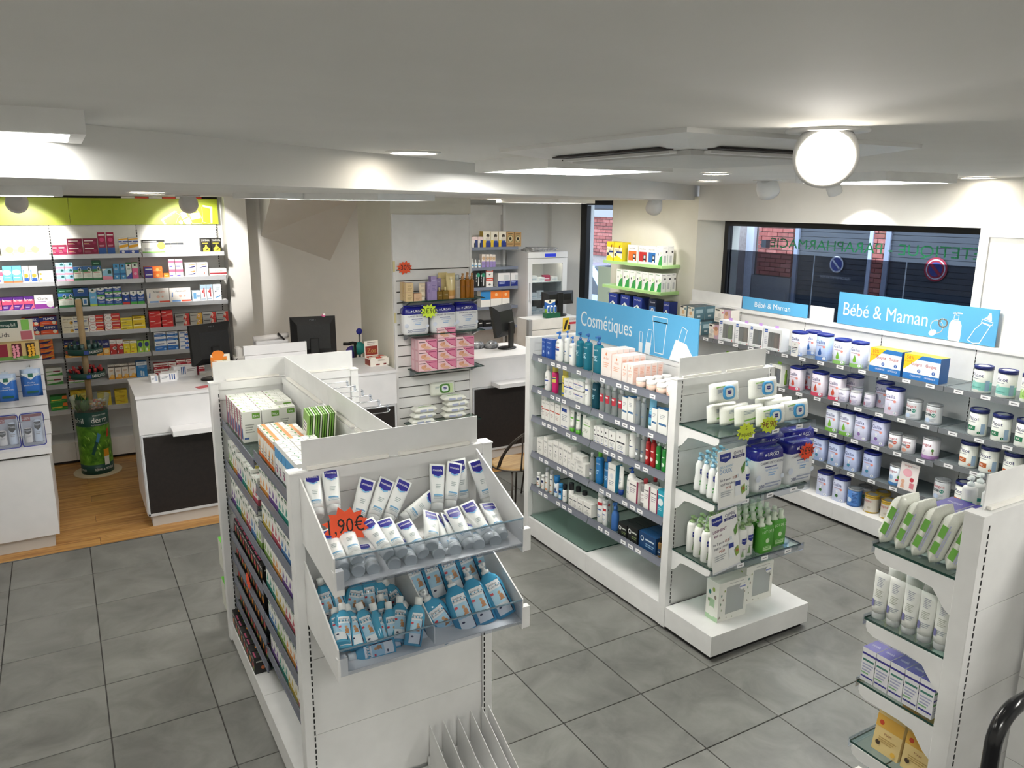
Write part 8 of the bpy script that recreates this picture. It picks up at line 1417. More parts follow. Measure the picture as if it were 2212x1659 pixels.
# ================================================================== single things and small details
def flat_pack(key, w, d, h, loc, cols, where, side='left'):
    """cols: world directions of the local x, y, z axes"""
    m = Matrix([Vector(c).normalized() for c in cols]).transposed(); q = m.to_quaternion()
    o = m @ Vector((0, 0, -h/2)); return put(key, w, d, h, Vector(loc)+o, tuple(q), where, None, side)
st('wipev', 'pack', 'wipes_pack', 'green-blocked upright wipes pack', 'wipes pack', 'e6e8de', [('l', .1, .8, .9, 4, .1, 'b4bcd0')], fe=[('r', .08, .35, .40, .75, '6fae48'), ('r', .55, .35, .88, .75, '6fae48'), ('l', .05, .25, .95, 2, .12, 'a8accc')])
UP = [(1, 0, 0), (0, .12, .99), (0, -.99, .12)]
for w, its in (('standing front on top end-cap shelf', [('wipe', (.885, .125, 1.255)), ('wipe', (1.075, .135, 1.258))]),
               ('standing behind on top end-cap shelf', [('wipe0', (.795, .185, 1.255)), ('wipe0', (.74, .235, 1.255)), ('wipe0', (.70, .285, 1.255)), ('wipe0', (1.03, .20, 1.262)), ('wipe0', (1.02, .255, 1.262))]),
               ('laid uppermost on top end-cap shelf', [('wipe', (.685, .265, 1.372)), ('wipe', (.925, .225, 1.378))])):
    for k, l in its: flat_pack(k, .205, .105, .05, l, UP, w)
for k in range(5): flat_pack('wipev', .19, .10, .05, (.105, -1.125-.058*k, 1.305), [(0, -.30, .95), (1, 0, 0), (0, .95, .30)], 'on top shelf of right gondola, edge row', 'far end')
for c, (x, n, z0) in enumerate(((.335, 3, .48), (.635, 4, .50))):
    for k in range(n): put('wipe0', .215, .12, .048, (x+.012*((k*7) % 3-1), 3.37, z0+k*.05), .06*((k*5) % 3-1), '%s heap on the low slat-wall shelf' % ('smaller', 'taller')[c], None, 'bottom')
flat_pack('wipeg', .235, .12, .05, (.56, 3.45, .745), [(1, 0, .03), (0, .15, .99), (0, -.99, .15)], 'leaning on slat wall above the heap')
glass_shelf(sw, (.20, 3.29, .468, .86, 3.477, .475))
# ---- price stars
price_flag('orange minus thirty percent star on the slat wall', (.24, 3.466, 1.80), (0, 0, 0), .055, 'ee5a2c', ['-30%'])
price_flag('yellow-green price star on the cotton packs, slat wall', (.375, 3.29, 1.452), (0, .05, -.1), .06, 'cdea3c', ['2€90'])
price_flag('orange price star on the pink saline cartons', (.375, 3.328, .985), (0, -.12, 0), .05, 'ee5a2c', ['--', '--'], '8a2a1c')
price_flag('large orange one-ninety price star in the upper bin', (-1.522, -.305, 1.305), (-.35, .05, 0), .062, 'f0562c', ['1,90€'])
price_flag('yellow five-packs star on the end-cap shelf edge', (.655, .066, 1.215), (0, 0, -.1), .048, 'cfe03c', ['5', 'Paquets'])
price_flag('yellow nine-ninety star on the end-cap shelf edge', (.815, .066, 1.23), (0, 0, -.1), .048, 'cfe03c', ['9€90'], '7a3a1c')
price_flag('orange price star on the end-cap cotton pack', (1.155, .088, 1.03), (0, 0, .0), .05, 'ee4a24', ['2€90'])
price_flag('orange star hanging on the near gondola side rail', (-1.612, .97, .565), (0, 0, -PI/2), .04, 'f0562c', ['--', '--'], 'a8341c')
# ---- offer cards, info cards, brochures
def card(name, label, w, h, loc, rot, els, col='efefec', cat='card'):
    mb = MB().box(-w/2, -.001, 0, w/2, .001, h, P(col, .5)); decal(mb, els, w, h, Flat(w, .001)); o = ob(name, mb.mesh(name)); o.location = loc; o.rotation_euler = rot; return tag(o, label, cat)
OFF = [('p', [(.08, .95), (.46, .95), (.46, .84), (.27, .79), (.08, .84)], '22308a'), ('t', 'mustela', .27, .87, .04, 'ffffff', .32), ('t', 'OFFRE', .74, .89, .055, '20205a', .42), ('r', .52, .825, .96, .875, '2a2a6a'), ('t', 'SPÉCIALE', .74, .833, .034, 'eef0f6', .36)]
OF2 = [('t', 'SOIT À L’UNITÉ', .36, .40, .036, '3a3a5a', .56), ('t', 'les 3 pour', .26, .48, .04, '3a3a5a', .4), ('r', .60, .16, .80, .48, 'e9ecee'), ('r', .61, .34, .79, .42, '2a3a8a'), ('r', .66, .48, .74, .54, 'd4dade'), ('p', [(.82, .62), (.98, .74), (.95, .58), (.86, .52)], '5c8a3c'), ('p', [(.8, .28), (.95, .34), (.97, .2), (.85, .16)], '8aa84c'), ('c', .9, .26, .03, 'a86a3c'), ('l', .08, .28, .5, 3, .035, 'b0b4b8'), ('r', 0, 0, 1, .03, 'd4d6dc')]
card('offer_card', 'mustela bath-gel offer card on the middle end-cap shelf', .19, .30, (.59, .062, .835), (-.05, -.05, .0), OFF+[('t', 'GEL LAVANT', .30, .705, .038, '7ab0d4', .5), ('t', 'DOUX', .28, .61, .075, '6a9ccc', .44), ('t', '3,50€', .62, .48, .04, 'a84a3c', .3), ('t', '3€30', .36, .33, .042, 'a84a3c', .3)]+OF2, cat='sign')['label'] = 'bath-gel special offer card on the middle end-cap shelf'
card('offer_card', 'liniment special offer card on the low end-cap shelf', .19, .32, (.585, .060, .49), (-.05, -.13, .0), OFF+[('t', 'LINIMENT', .34, .69, .048, '7a3a6a', .56), ('t', '400 ml', .26, .61, .045, '7a3a6a', .36), ('t', '12,30€', .62, .48, .04, 'a84a3c', .3), ('t', '4€30', .36, .33, .042, 'a84a3c', .3)]+OF2, cat='sign')
card('info_card', 'pink and white baby-milk info card on the fourth baby shelf', .135, .19, (2.662, .44, .414), (-.1, 0, -PI/2), [('t', 'Guigoz', .4, .87, .07, 'b8283c', .5), ('c', .42, .64, .15, 'eeb0bc', 1.2), ('c', .25, .3, .07, 'e4b498'), ('p', [(.15, .05), (.36, .05), (.3, .26), (.2, .26)], 'e4b498'), ('c', .7, .42, .08, 'c83a4c'), ('r', .62, .1, .85, .3, 'd8808c'), ('l', .5, .9, .9, 1, .03, 'a8a8ac')], 'f0e8e6')
card('shelf_card', 'small white price card hanging from the top baby shelf', .065, .11, (2.642, 1.465, 1.18), (0, 0, -PI/2), [('c', .5, .88, .05, '2a2a30'), ('r', .1, .6, .9, .66, '3a3a40'), ('l', .1, .5, .9, 3, .12, '7a8a9c')], 'f0efec')
for k in range(12):
    mb = MB().box(-.07, -.0028, 0, .07, .0028, .20, P(('7fae4c', '6a9c3c', 'e4ead4')[k % 3], .4), front=P('7fae4c', .4))
    decal(mb, [('r', .1, .55, .75, .8, 'eef0ea'), ('l', .15, .74, .7, 3, .07, '6a6a8a'), ('p', [(0, .0), (1, 0), (1, .18), (0, .1)], 'dfe8d0')], .14, .20, Flat(.14, .0028))
    o = ob('brochure', mb.mesh('brochure')); o.location = (-1.43+.0098*k, .52, 1.2765); o.rotation_euler = (-.10, 0, -PI/2-.12); tag(o, '%s green health brochure from the far end on the near gondola' % ORD[k], 'brochure', 'upright green brochures')
# ---- monitors
def monitor(label, loc, rz, tilt=.0, w=.36, h=.30):
    t = thing('computer_monitor', label, 'monitor', loc, rz)
    fr = MB(); z0 = .12
    fr.loft([[(-w/2, -.018, z0), (w/2, -.018, z0), (w/2, -.018, z0+h), (-w/2, -.018, z0+h)], [(-w/2, .012, z0), (w/2, .012, z0), (w/2, .012, z0+h), (-w/2, .012, z0+h)]], BLACKP, True, False, False)
    fr.loft([[(-w/2, .012, z0), (w/2, .012, z0), (w/2, .012, z0+h), (-w/2, .012, z0+h)], [(-w*.36, .055, z0+.05), (w*.36, .055, z0+.05), (w*.36, .055, z0+h*.80), (-w*.36, .055, z0+h*.80)]], BLACKP, False, True, False)
    s = ob('screen_shell', fr.mesh('screen_shell'), t); s.rotation_euler = (tilt, 0, 0)
    boxob('screen', (-w/2+.015, -.0195, z0+.015, w/2-.015, -.018, z0+h-.015), P('1c2026', .15), s)
    vv, ff, tw = text2d('DELL'); mb = MB(); k = .018; y0, y1 = .012, .055
    mb.add([(tw*k/2-x*k, .032, z0+h*.9-.006+y*k) for x, y in vv], [f[::-1] for f in ff], P('6a6d72', .3)); lo = ob('maker_badge', mb.mesh('maker_badge'), s)
    boxob('stand_neck', (-.035, .03, .012, .035, .055, z0+.14), BLACKP, t, .004)
    mb = MB(); mb.lathe([(.11, 0), (.11, .008), (.06, .014)], BLACKP, 22, sy=.75); ob('stand_base', mb.mesh('stand_base'), t)
    return t
monitor('black monitor seen from behind, left of the counter printer', (-1.275, 3.66, .985), .42+PI, .06, .34, .31)
m2 = monitor('black monitor seen from behind, middle of the long counter', (-.49, 3.66, .985), -.16+PI, .05, .36, .31)
monitor('black monitor turned sideways on the second counter', (1.43, 3.84, .965), 3.67, .20, .34, .30)
monitor('black till monitor half hidden by the cosmetics sign', (2.60, 4.74, 1.10), .05+PI, .05, .42, .15)
cr = thing('ribbon_rose', 'pink paper rose with white ribbon clipped on the middle monitor', 'ornament', (-.40, 3.665, 1.415))
mb = MB(); mb.lathe([(.006, -.014), (.016, -.004), (.018, .006), (.010, .016), (.002, .018)], P('d86a98', .6), 12); ob('rose', mb.mesh('rose'), cr)
mb = MB(); mb.lathe([(.010, .004), (.013, .012), (.006, .018)], P('f2eceb', .6), 10); ob('petal_tip', mb.mesh('petal_tip'), cr, (.004, -.004, .003))
mb = MB(); mb.tube([(-.006, -.01, -.012), (-.025, -.018, -.04), (-.032, -.02, -.08), (-.045, -.022, -.11)], .004, P('f0ecea', .6), 6); ob('ribbon', mb.mesh('ribbon'), cr)
# ---- on the long counter
pr = thing('till_screen', 'upright white board-backed till unit between the two monitors', 'till', (-.84, 3.50, .985), .0)
boxob('upper_board', (-.24, -.012, .19, .24, .012, .262), WHITE, pr, .003); boxob('lower_board', (-.235, -.010, 0, .235, .010, .186), WHITE, pr, .003); boxob('side_edge', (.232, -.014, 0, .242, .014, .262), METALW, pr)
o = thing('receipt_printer', 'long white roller unit with pen behind the till', 'printer', (-.78, 3.80, .985)); mb = MB(); mb.tube([(-.16, 0, .26), (.12, 0, .275)], .022, P('e4e0de', .4), 14); ob('roller', mb.mesh('roller'), o); boxob('printer_body', (-.15, -.05, 0, .11, .06, .245), WHITE, o, .008)
mb = MB(); mb.tube([(.03, -.03, .30), (.075, -.05, .245)], .008, P('1b1614', .4), 8); ob('pen', mb.mesh('pen'), o)
o = thing('desk_phone', 'white desk phone with coiled cord beside the first monitor', 'phone', (-1.06, 3.78, .985)); boxob('handset', (-.03, -.05, .14, .02, .05, .21), P('dfdcd8', .4), o, .01); boxob('phone_base', (-.05, -.07, 0, .04, .07, .14), P('d8d5d1', .4), o, .01)
mb = MB(); mb.tube([(-.04+.012*math.cos(k*1.1), -.075, .03+.010*k+.012*math.sin(k*1.1)) for k in range(12)], .0035, P('2a2a2c', .5), 6); ob('cord', mb.mesh('cord'), o)
o = thing('gel_display_box', 'orange and white gel display box in a wire stand', 'display box', (-1.262, 3.40, .985), .05)
mb = MB().box(-.062, -.03, .06, .062, .05, .14, P('eae4d6', .45)); mb.box(-.062, .046, .14, .075, .05, .225, P('ece8da', .45)); mb.prism([(x, z) for x, z in ell(-.01, .225, .045, .03, 14)], .045, .0505, P('e8862c', .5), 'y')
decal(mb, [('r', 0, .78, .9, .9, 'e8862c'), ('p', [(0, .55), (.3, .6), (.35, .75), (0, .8)], 'c88a5c')], .13, .23, Flat(.13, -.0455)); decal(mb, [('t', 'topi', .42, .66, .09, 'b0904c', .4), ('t', 'Gel', .75, .76, .06, '5a9a4c', .3)], .13, .23, Flat(.13, -.0452), .002)
decal(mb, [('c', .4, .55, .05, 'f2ead8'), ('r', .6, .3, .9, .5, 'e07a2c'), ('p', [(0, .5), (.5, .6), (1, .5), (1, .6), (0, .6)], 'e8862c')], .124, .23, Flat(.124, .03)); ob('display_carton', mb.mesh('display_carton'), o)
mb = MB()
for s in (-1, 1): mb.tube([(s*.07, -.06, .002), (s*.07, -.06, .07), (s*.02, -.045, .1)], .002, CHROME, 6); mb.tube([(s*.07, .06, .002), (s*.07, -.06, .002)], .002, CHROME, 6)
mb.tube([(-.07, -.06, .07), (.07, -.06, .07)], .002, CHROME, 6); mb.tube([(-.07, -.06, .002), (.07, -.06, .03)], .002, CHROME, 6); mb.tube([(.07, -.06, .002), (-.07, -.06, .05)], .002, CHROME, 6); ob('wire_stand', mb.mesh('wire_stand'), o, kind='stuff')
mc('wbar', 'white blue-barred medicine carton', 'f0f0f2', [('r', .55, .2, .62, .9, '2a4a8a'), ('r', .68, .2, .75, .9, '2a6aa8'), ('r', .81, .2, .88, .9, '2a4a8a'), LN('9aa0aa', .08, .6, .45, 2, .15)], te=[LN('b0b4bc', .2, .6, .8, 2, .15)])
mc('wred', 'white red-ended medicine carton', 'f0eeee', [('r', .85, 0, 1, 1, '8a2a3c'), LN('b0a8aa', .1, .6, .7, 2, .15)])
add_items = [('wbar', .12, .05, .062, -1.60, 3.74, .985, .12), ('wbar', .12, .05, .062, -1.58, 3.80, .985, .05), ('wbar', .10, .05, .085, -1.50, 3.87, .985, .2), ('wred', .10, .05, .085, -1.41, 3.88, .985, .1), ('wbar', .05, .09, .055, -1.70, 3.76, .985, .1)]
for k, w_, d_, h_, x, y, z, r in add_items: put(k, w_, d_, h_, (x, y, z), r, 'in the heap on the long counter')
o = boxob('loose_paper', (-.10, -.07, 0, .10, .07, .0012), P('efedeb', .6)); o.location = (-1.25, 3.84, .9855); o.rotation_euler = (0, 0, .3); tag(o, 'white paper sheets beside the first monitor', 'paper')
o = boxob('leaflet', (-.05, -.035, 0, .05, .035, .002), P('c8545a', .5)); o.location = (-1.40, 3.40, .9855); o.rotation_euler = (0, 0, .3); tag(o, 'small red leaflet lying at the counter front edge', 'leaflet')
zs = thing('counter_display', 'white and dark red counter display box at the counter end', 'display box', (.015, 3.58, .985), .1)
mb = MB().box(-.085, -.055, 0, .085, .055, .062, P('ece6dc', .45)); decal(mb, [('r', .3, .1, .5, .3, '7a2a24'), ('r', .7, .1, .85, .3, '7a2a24'), LN('b0a090', .4, .8, .8, 2, .15)], .17, .062, Flat(.17, .055)); decal(mb, [('r', .05, .1, .95, .9, '8e3a2e')], .11, .062, Side(.17, .11, -1)); ob('display_tray', mb.mesh('display_tray'), zs)
mb = MB().box(-.085, .05, .062, .04, .055, .20, P('ece6dc', .45)); decal(mb, [('r', .05, .12, .95, .68, '8e3226'), ('t', 'Zos', .5, .26, .28, 'b89a54', .7), LN('8a8078', .2, .88, .8, 2, .1)], .125, .138, type('T', (), {'curved': False, '__call__': lambda s, u, v, o_: (u-.085, .05-o_, .062+v)})()); ob('back_card', mb.mesh('back_card'), zs)
for i in range(2):
    for k in range(3): boxob('sample_sachet', (-.075+.052*k, -.045+.05*i, .062, -.03+.052*k, -.005+.05*i, .072), P(('eee8dc', 'c8584a')[(i+k) % 2], .45), zs)
# walking stick and toys behind the counter
ws = thing('walking_stick', 'black walking stick with moulded handle beyond the counter', 'walking stick', (-.02, 4.03, 0)); mb = MB(); mb.tube([(0, 0, 0), (0, 0, 1.09)], .011, BLACK, 10); ob('shaft', mb.mesh('shaft'), ws); mb = MB(); mb.tube([(.012, 0, 1.098), (-.02, 0, 1.106), (-.06, 0, 1.10), (-.105, 0, 1.104)], .014, BLACK, 10); ob('handle', mb.mesh('handle'), ws)
for nm, c, l, r, z in (('teal rounded cushion', '2f9a94', (.075, 4.2, 0), .06, 1.02), ('purple rounded cushion', '4a3a9c', (.02, 4.25, 0), .06, .98), ('royal blue rounded knob', '2a2fa0', (.095, 4.24, 0), .03, 1.17)):
    t = thing('posture_aid', nm+' on a stand behind the counter', 'medical aid', l); mb = MB(); mb.lathe([(r*math.cos(a), z+r*math.sin(a)) for a in [(-.5+q/8)*PI for q in range(9)]], P(c, .5), 14, sy=.5); ob('pad', mb.mesh('pad'), t); mb = MB(); mb.tube([(0, 0, 0), (0, 0, z-r*.9)], .008, GREYM, 8); ob('stand_rod', mb.mesh('stand_rod'), t)
# ---- round cardboard lip-balm stand
rs = thing('cardboard_display_stand', 'round dark green leaf-print cardboard stand with two trays', 'display stand', (-2.12, 4.86, 0))
mb = MB(); mb.lathe([(.19, 0), (.19, .012)], P('cdbf9f', .6), 28); ob('base_disc', mb.mesh('base_disc'), rs)
LEAFM = surface('leaf_print', '2f6a1c', '79b83c', 16, .4, 3); mb = MB(); mb.lathe([(.128, .012), (.128, .10)], P('12443c', .4), 28); mb.lathe([(.128, .10), (.128, .44)], LEAFM, 28, cap0=False, cap1=False); mb.lathe([(.128, .44), (.128, .565)], P('12443c', .4), 28, cap0=False)
rnd = random.Random(4)
cf = Cyl(.26, .128)
els = []
for k in range(26):
    u, v = rnd.random(), .2+.5*rnd.random(); a = rnd.uniform(-.8, .8); L_ = .10; W_ = .012
    ca, sa = math.cos(a), math.sin(a); pts = [(u+(x*sa+y*ca)*2.0, v+(x*ca-y*sa)) for x, y in ((0, 0), (L_*.4, W_), (L_, 0), (L_*.4, -W_))]
    els.append(('p', pts, ('93cc50', '57942c', 'b4e070')[k % 3]))
decal(mb, els, .26, .55, cf); decal(mb, [('t', 'derm', .70, .86, .085, 'eef4f0', .5), ('t', 'ophil', -.02, .86, .085, 'eef4f0', .5), ('t', 'LABORATOIRE', .72, .965, .022, 'e0e8e4', .5), ('t', 'PHYTO-DERMATOLOGIE', .72, .81, .022, 'e0e8e4', .56), ('t', 'RÉPARE & PROTÈGE', .72, .085, .035, 'eef4f0', .6), ('t', 'LÈVRES', .0, .085, .03, 'eef4f0', .4)], .26, .55, cf, .003)
decal(mb, [('p', [(.36, .36), (.44, .34), (.60, .55), (.52, .58)], '15564c'), ('p', [(.52, .56), (.60, .54), (.68, .66), (.60, .70)], '4f94c4'), ('p', [(.72, .16), (.88, .16), (.88, .30), (.72, .30)], 'e9ece6'), ('p', [(.71, .30), (.89, .30), (.90, .42), (.72, .42)], 'e0a02c'), ('p', [(.86, .60), (.96, .62), (.96, .76), (.90, .72)], 'c84a2c')], .26, .55, cf, .005)
ob('drum', mb.mesh('drum'), rs)
mb = MB(); mb.lathe([(.128, .565), (.150, .66), (.155, .685)], CLEAR('e9f2ea', .15), 28, cap0=True, cap1=False); ob('clear_cup', mb.mesh('clear_cup'), rs)
mb = MB(); mb.lathe([(.024, .565), (.024, 1.515)], surface('kraft_tube', 'b39a72', 'c0a881', 12, .7), 16); ob('centre_tube', mb.mesh('centre_tube'), rs)
for z in (.855, 1.06):
    mb = MB(); mb.lathe([(.14, z), (.145, z+.006), (.145, z+.05), (.138, z+.05), (.138, z+.008), (.03, z+.008)], P('12443c', .4), 28, cap1=False); decal(mb, [('r', .48, .2, .60, .8, '3a56b0'), ('t', 'FABRICATION', .85, .25, .5, 'eef2f0', .44), ('r', -.1, .25, .0, .75, 'c84a3c')], .29, .05, type('T', (), {'curved': True, '__call__': lambda s, u, v, o_, z=z: ((.1452+o_)*math.sin((u-.145)/.145), -(.1452+o_)*math.cos((u-.145)/.145), z+v)})()); ob('tray', mb.mesh('tray'), rs)
st('lipt', 'tube', 'lip_balm_tube', 'small dark green balm tube', 'tube', '173f40', [('l', .2, .8, .8, 3, .12, '8ab0a8')], cap='20504c', hc=.2)
st('lipr', 'bottle', 'lip_balm_stick', 'dark balm stick with red cap', 'lip balm', '1b2a2c', [('l', .2, .8, .8, 2, .2, 'a8b0b0')], cap='c03a3c', cr=.95, bf=.62)
for k in range(13):
    a = 2*PI*k/13-1.2; put('lipt', .036, .02, .085, (-2.12+.112*math.cos(a), 4.86+.112*math.sin(a), 1.069), a+PI/2, 'in upper tray of round stand', None, 'one end')
for k in range(13):
    a = 2*PI*k/13-1.0; put('lipr', .024, .024, .075, (-2.12+.112*math.cos(a), 4.86+.112*math.sin(a), .864), (.22*((k % 3)-1), .25*((k % 2)*2-1), a), 'in lower tray of round stand', None, 'one end')
lb = MB()
for k in range(34):
    a = rnd.uniform(1.9, 4.3); r = rnd.uniform(.02, .125); h_ = rnd.uniform(.06, .13); q = rnd.uniform(0, 6.28)
    x, y = r*math.cos(a), r*math.sin(a); w_ = .022
    lb.add([(x, y, .57), (x+w_*math.cos(q), y+w_*math.sin(q), .57+h_*.55), (x+.02*math.cos(q+1), y+.02*math.sin(q+1), .57+h_), (x-w_*math.cos(q), y-w_*math.sin(q), .57+h_*.5)], [(0, 1, 2, 3)], P(('2f6a2c', '3f8038', '1f4f22')[k % 3], .6))
ob('paper_leaf', lb.mesh('paper_leaf'), rs, kind='stuff')
swt = MB()
for k in range(70):
    a = rnd.uniform(-1.5, 1.2); r = rnd.uniform(.01, .115); z = .575+rnd.uniform(0, .05)+.25*max(0, r-.06)
    c = (r*math.cos(a), r*math.sin(a), z); d = Vector((rnd.uniform(-1, 1), rnd.uniform(-1, 1), rnd.uniform(-.3, .3))).normalized()*.014
    swt.tube([Vector(c)-d, Vector(c)+d], .008, P(('ece8e4', 'd86a6c', 'e8a84c', 'f2efec', 'e4b8bc')[k % 5], .4), 6)
tag(ob('wrapped_sweets', swt.mesh('wrapped_sweets'), None, (-2.12, 4.86, 0), kind='stuff'), 'heap of small wrapped sweets in the round stand cup', 'sweets')
# ---- low display counter at the left edge
def bag(label, x, z, y):
    t = thing('hanging_bag', label, 'bag', (x, y, z)); mb = MB(); w_, h_ = .12, .19; n = 8; rings = []
    for k in range(n+1):
        f = k/n; th = .020*math.sin(PI*min(1, f*1.15))**.6+.002 if f < .86 else .0025
        rings.append([(-w_/2, 0, f*h_), (-w_/4, -th, f*h_), (w_/4, -th*.9, f*h_), (w_/2, 0, f*h_), (w_/4, th*.5, f*h_), (-w_/4, th*.5, f*h_)])
    mb.loft(rings, P('2f6cc0', .22), True, True, True, [P('2f6cc0', .22)]*6+[P('b4c8e4', .25)]*2)
    ft = type('T', (), {'curved': False, '__call__': lambda s, u, v, o_: (u-.06, -.0225-o_, v)})()
    decal(mb, [('p', [(.05, .86), (.95, .86), (.5, .62)], 'dfe8ee'), ('p', [(.38, .72), (.62, .72), (.62, .86), (.38, .86)], '2a6a5a'), ('t', 'Pastilles', .5, .5, .05, 'd4e2f2', .6), ('t', 'bonbons Vicks', .5, .42, .055, 'e0ecf6', .84), ('r', .25, .14, .8, .22, '1d5a4c')], w_, h_, ft); ob('sachet', mb.mesh('sachet'), t)
    mb = MB(); mb.tube([(0, .012, h_+.005), (0, .05, h_+.012), (0, .075, h_+.012)], .0025, CHROME, 6); ob('hook', mb.mesh('hook'), t); boxob('hang_tab', (-.02, -.001, h_-.004, .02, .001, h_+.012), P('c8d4e2', .4), t)
bag('blue sachet of lozenges hanging at the board edge', -2.475, 1.015, 3.52); bag('blue sachet of lozenges hanging at the picture edge', -2.62, .995, 3.52)
def blister(label, x, y):
    t = thing('treatment_twin_pack', label, 'blister pack', (x, y, .716), .02); w_, h_, d_ = .135, .225, .05
    o_ = [(-w_/2+.02*(1-math.cos(a)), 0) for a in (0,)]
    def rr(w, h, r=.02, n=5):
        out = []
        for cx, cz, a0 in ((w/2-r, r, -PI/2), (w/2-r, h-r, 0), (-w/2+r, h-r, PI/2), (-w/2+r, r, PI)):
            for k in range(n): a = a0+PI/2*k/(n-1); out.append((cx+r*math.cos(a), cz+r*math.sin(a)))
        return out
    mb = MB(); mb.tube([(a, -d_/2, b+.0) for a, b in rr(w_, h_)], .0035, P('2a2f8c', .3), 6, True); ob('edge_band', mb.mesh('edge_band'), t)
    mb = MB(); mb.prism(rr(w_, h_), -d_/2, d_/2, CLEAR('e9eef6', .14, .06), 'y'); ob('clear_shell', mb.mesh('clear_shell'), t)
    mb = MB(); mb.box(-w_/2+.01, .018, .01, w_/2-.01, .020, h_-.01, P('c3c3cc', .5)); decal(mb, [('r', .0, .88, 1, .97, '8c2f34'), ('r', 0, .76, .42, .9, 'a03a3c'), ('t', '-50%', .22, .80, .08, 'f4e4e2', .36), ('r', .06, .03, .45, .09, '2a2a50'), ('r', .52, .03, .95, .09, '3a4a9a')], w_-.02, h_-.02, type('T', (), {'curved': False, '__call__': lambda s, u, v, q: (u-w_/2+.01, .018-q, .01+v)})()); ob('backing_card', mb.mesh('backing_card'), t)
    for dx, hh, c in ((-.03, .10, 'ece4dc'), (.028, .15, 'dfe6f0')):
        mb = MB(); mb.lathe(prof_body('cyl', .024, hh), P(c, .35), 14, cx=dx, sy=.7); decal(mb, [('p', [(.02, .95), (.98, .95), (.98, .66), (.5, .52), (.02, .66)], '1c1c22'), ('t', 'Pouxit', .5, .76, .12, 'eeeef2', .8), ('l', .2, .4, .8, 2, .08, 'a8a4a4')], .045, hh*.9, type('T', (), {'curved': True, '__call__': lambda s, u, v, q, dx=dx: (dx+(.0242+q)*math.sin((u-.0225)/.024), -(.0242*.7+q)*math.cos((u-.0225)/.024), .012+v)})()); ob('treatment_bottle', mb.mesh('treatment_bottle'), t, (0, 0, .022))
blister('clear lice-treatment twin pack at the worktop end', -2.495, 3.36); blister('clear lice-treatment twin pack at the picture edge', -2.64, 3.36)
ld = thing('lip_balm_display', 'cardboard lip balm display with rows of pink and yellow caps', 'display box', (-2.535, 3.55, 1.273))
mb = MB().box(-.12, -.02, 0, .13, .06, .115, P('d0b67a', .6)); decal(mb, [('r', 0, 0, 1, .2, '6a9a44'), ('r', .02, .2, .30, .95, '8c1c34'), ('r', .40, .2, .62, .95, '5a1a24'), ('r', .72, .2, .93, .95, '3a2a20'), ('t', 'dermophil', .5, .05, .09, 'dfe8d0', .7)], .25, .115, Flat(.25, .02)); ob('tray_box', mb.mesh('tray_box'), ld)
mb = MB().box(-.12, .056, .115, .11, .06, .26, P('e8e4d8', .6)); decal(mb, [('r', .0, .62, .62, .95, '15463e'), ('t', 'dermophil', .3, .70, .14, 'e8f0ec', .56), ('t', 'Lids', .25, .22, .2, '2a2a28', .4), ('r', .70, .5, .9, .98, '8ad060'), ('r', .66, .05, .95, .45, 'c06a78')], .23, .145, type('T', (), {'curved': False, '__call__': lambda s, u, v, q: (u-.12, .056-q, .115+v)})()); ob('header_card', mb.mesh('header_card'), ld)
cap = MB(); cap.lathe([(.0095, 0), (.0095, .014), (.008, .016)], P('ee9aac', .4), 12); cpm = cap.mesh('balm_cap'); cap = MB(); cap.lathe([(.0095, 0), (.0095, .014), (.008, .016)], P('eab234', .4), 12); cym = cap.mesh('balm_cap')
for k in range(10):
    for me, x0 in ((cpm, -.005), (cym, .083)):
        o = ob('balm_cap', me, ld, (x0-.010+.021*(k % 2)+.003*((k//2) % 2), -.0215, .024+.0165*(k//2)+.004*(k % 2))); o.rotation_euler = (PI/2, 0, 0)
# ---- fridge contents, newspapers
mc('frb', 'small white medicine box', 'e6e8ea', [('r', .1, .3, .9, .5, 'b8c4d0')]); mc('frp', 'crimson medicine box', 'a83458', [('r', .1, .3, .9, .5, 'e8ccd4')])
for k in range(5): put('frp' if k in (0, 3) else 'frb', .085, .06, .045+.02*(k % 2), (2.43+.09*k, 5.14+.02*(k % 2), 1.03+.419), .2*((k % 3)-1), 'on the top fridge shelf')
for k in range(5): put('frb', .07, .05, .05+.02*(k % 3), (2.43+.09*k, 5.14, 1.03+.219), .3*((k % 3)-1), 'on the middle fridge shelf')
for k in range(5): put('frb', .075, .05, .05+.025*(k % 2), (2.43+.09*k, 5.15, 1.03+.051), .35*((k % 3)-1), 'on the fridge floor')
for k in range(4):
    o = boxob('folded_newspaper', (-.16, -.12, 0, .16, .12, .010), surface('newsprint', '8f9094', 'd6d6d6', 60, .8, 2)); o.location = (2.60+.02*k, 5.2, 1.791+.0105*k); o.rotation_euler = (0, 0, .25*((k % 3)-1)); tag(o, '%s folded newspaper from the bottom on the fridge' % ORD[k], 'newspaper', 'newspapers on the fridge')
vd = thing('inhaler_display', 'green and blue inhaler display on the slatted cabinet', 'display box', (2.44, 4.62, 1.10))
mb = MB().box(-.09, -.04, 0, .09, .04, .05, P('145a40', .45)); mb.box(-.07, .036, .05, .07, .04, .19, P('2c62b0', .45)); decal(mb, [('r', 0, 0, 1, .3, '9cc03c'), ('p', [(0, 1), (1, 1), (1, .86), (.5, .66), (0, .86)], 'efe8d8'), ('p', [(.4, .78), (.6, .78), (.6, .92), (.5, .98), (.4, .92)], '20302c'), ('l', .3, .5, .7, 1, .12, 'e4ecf4')], .14, .14, type('T', (), {'curved': False, '__call__': lambda s, u, v, q: (u-.07, .036-q, .05+v)})()); ob('display_tray', mb.mesh('display_tray'), vd)
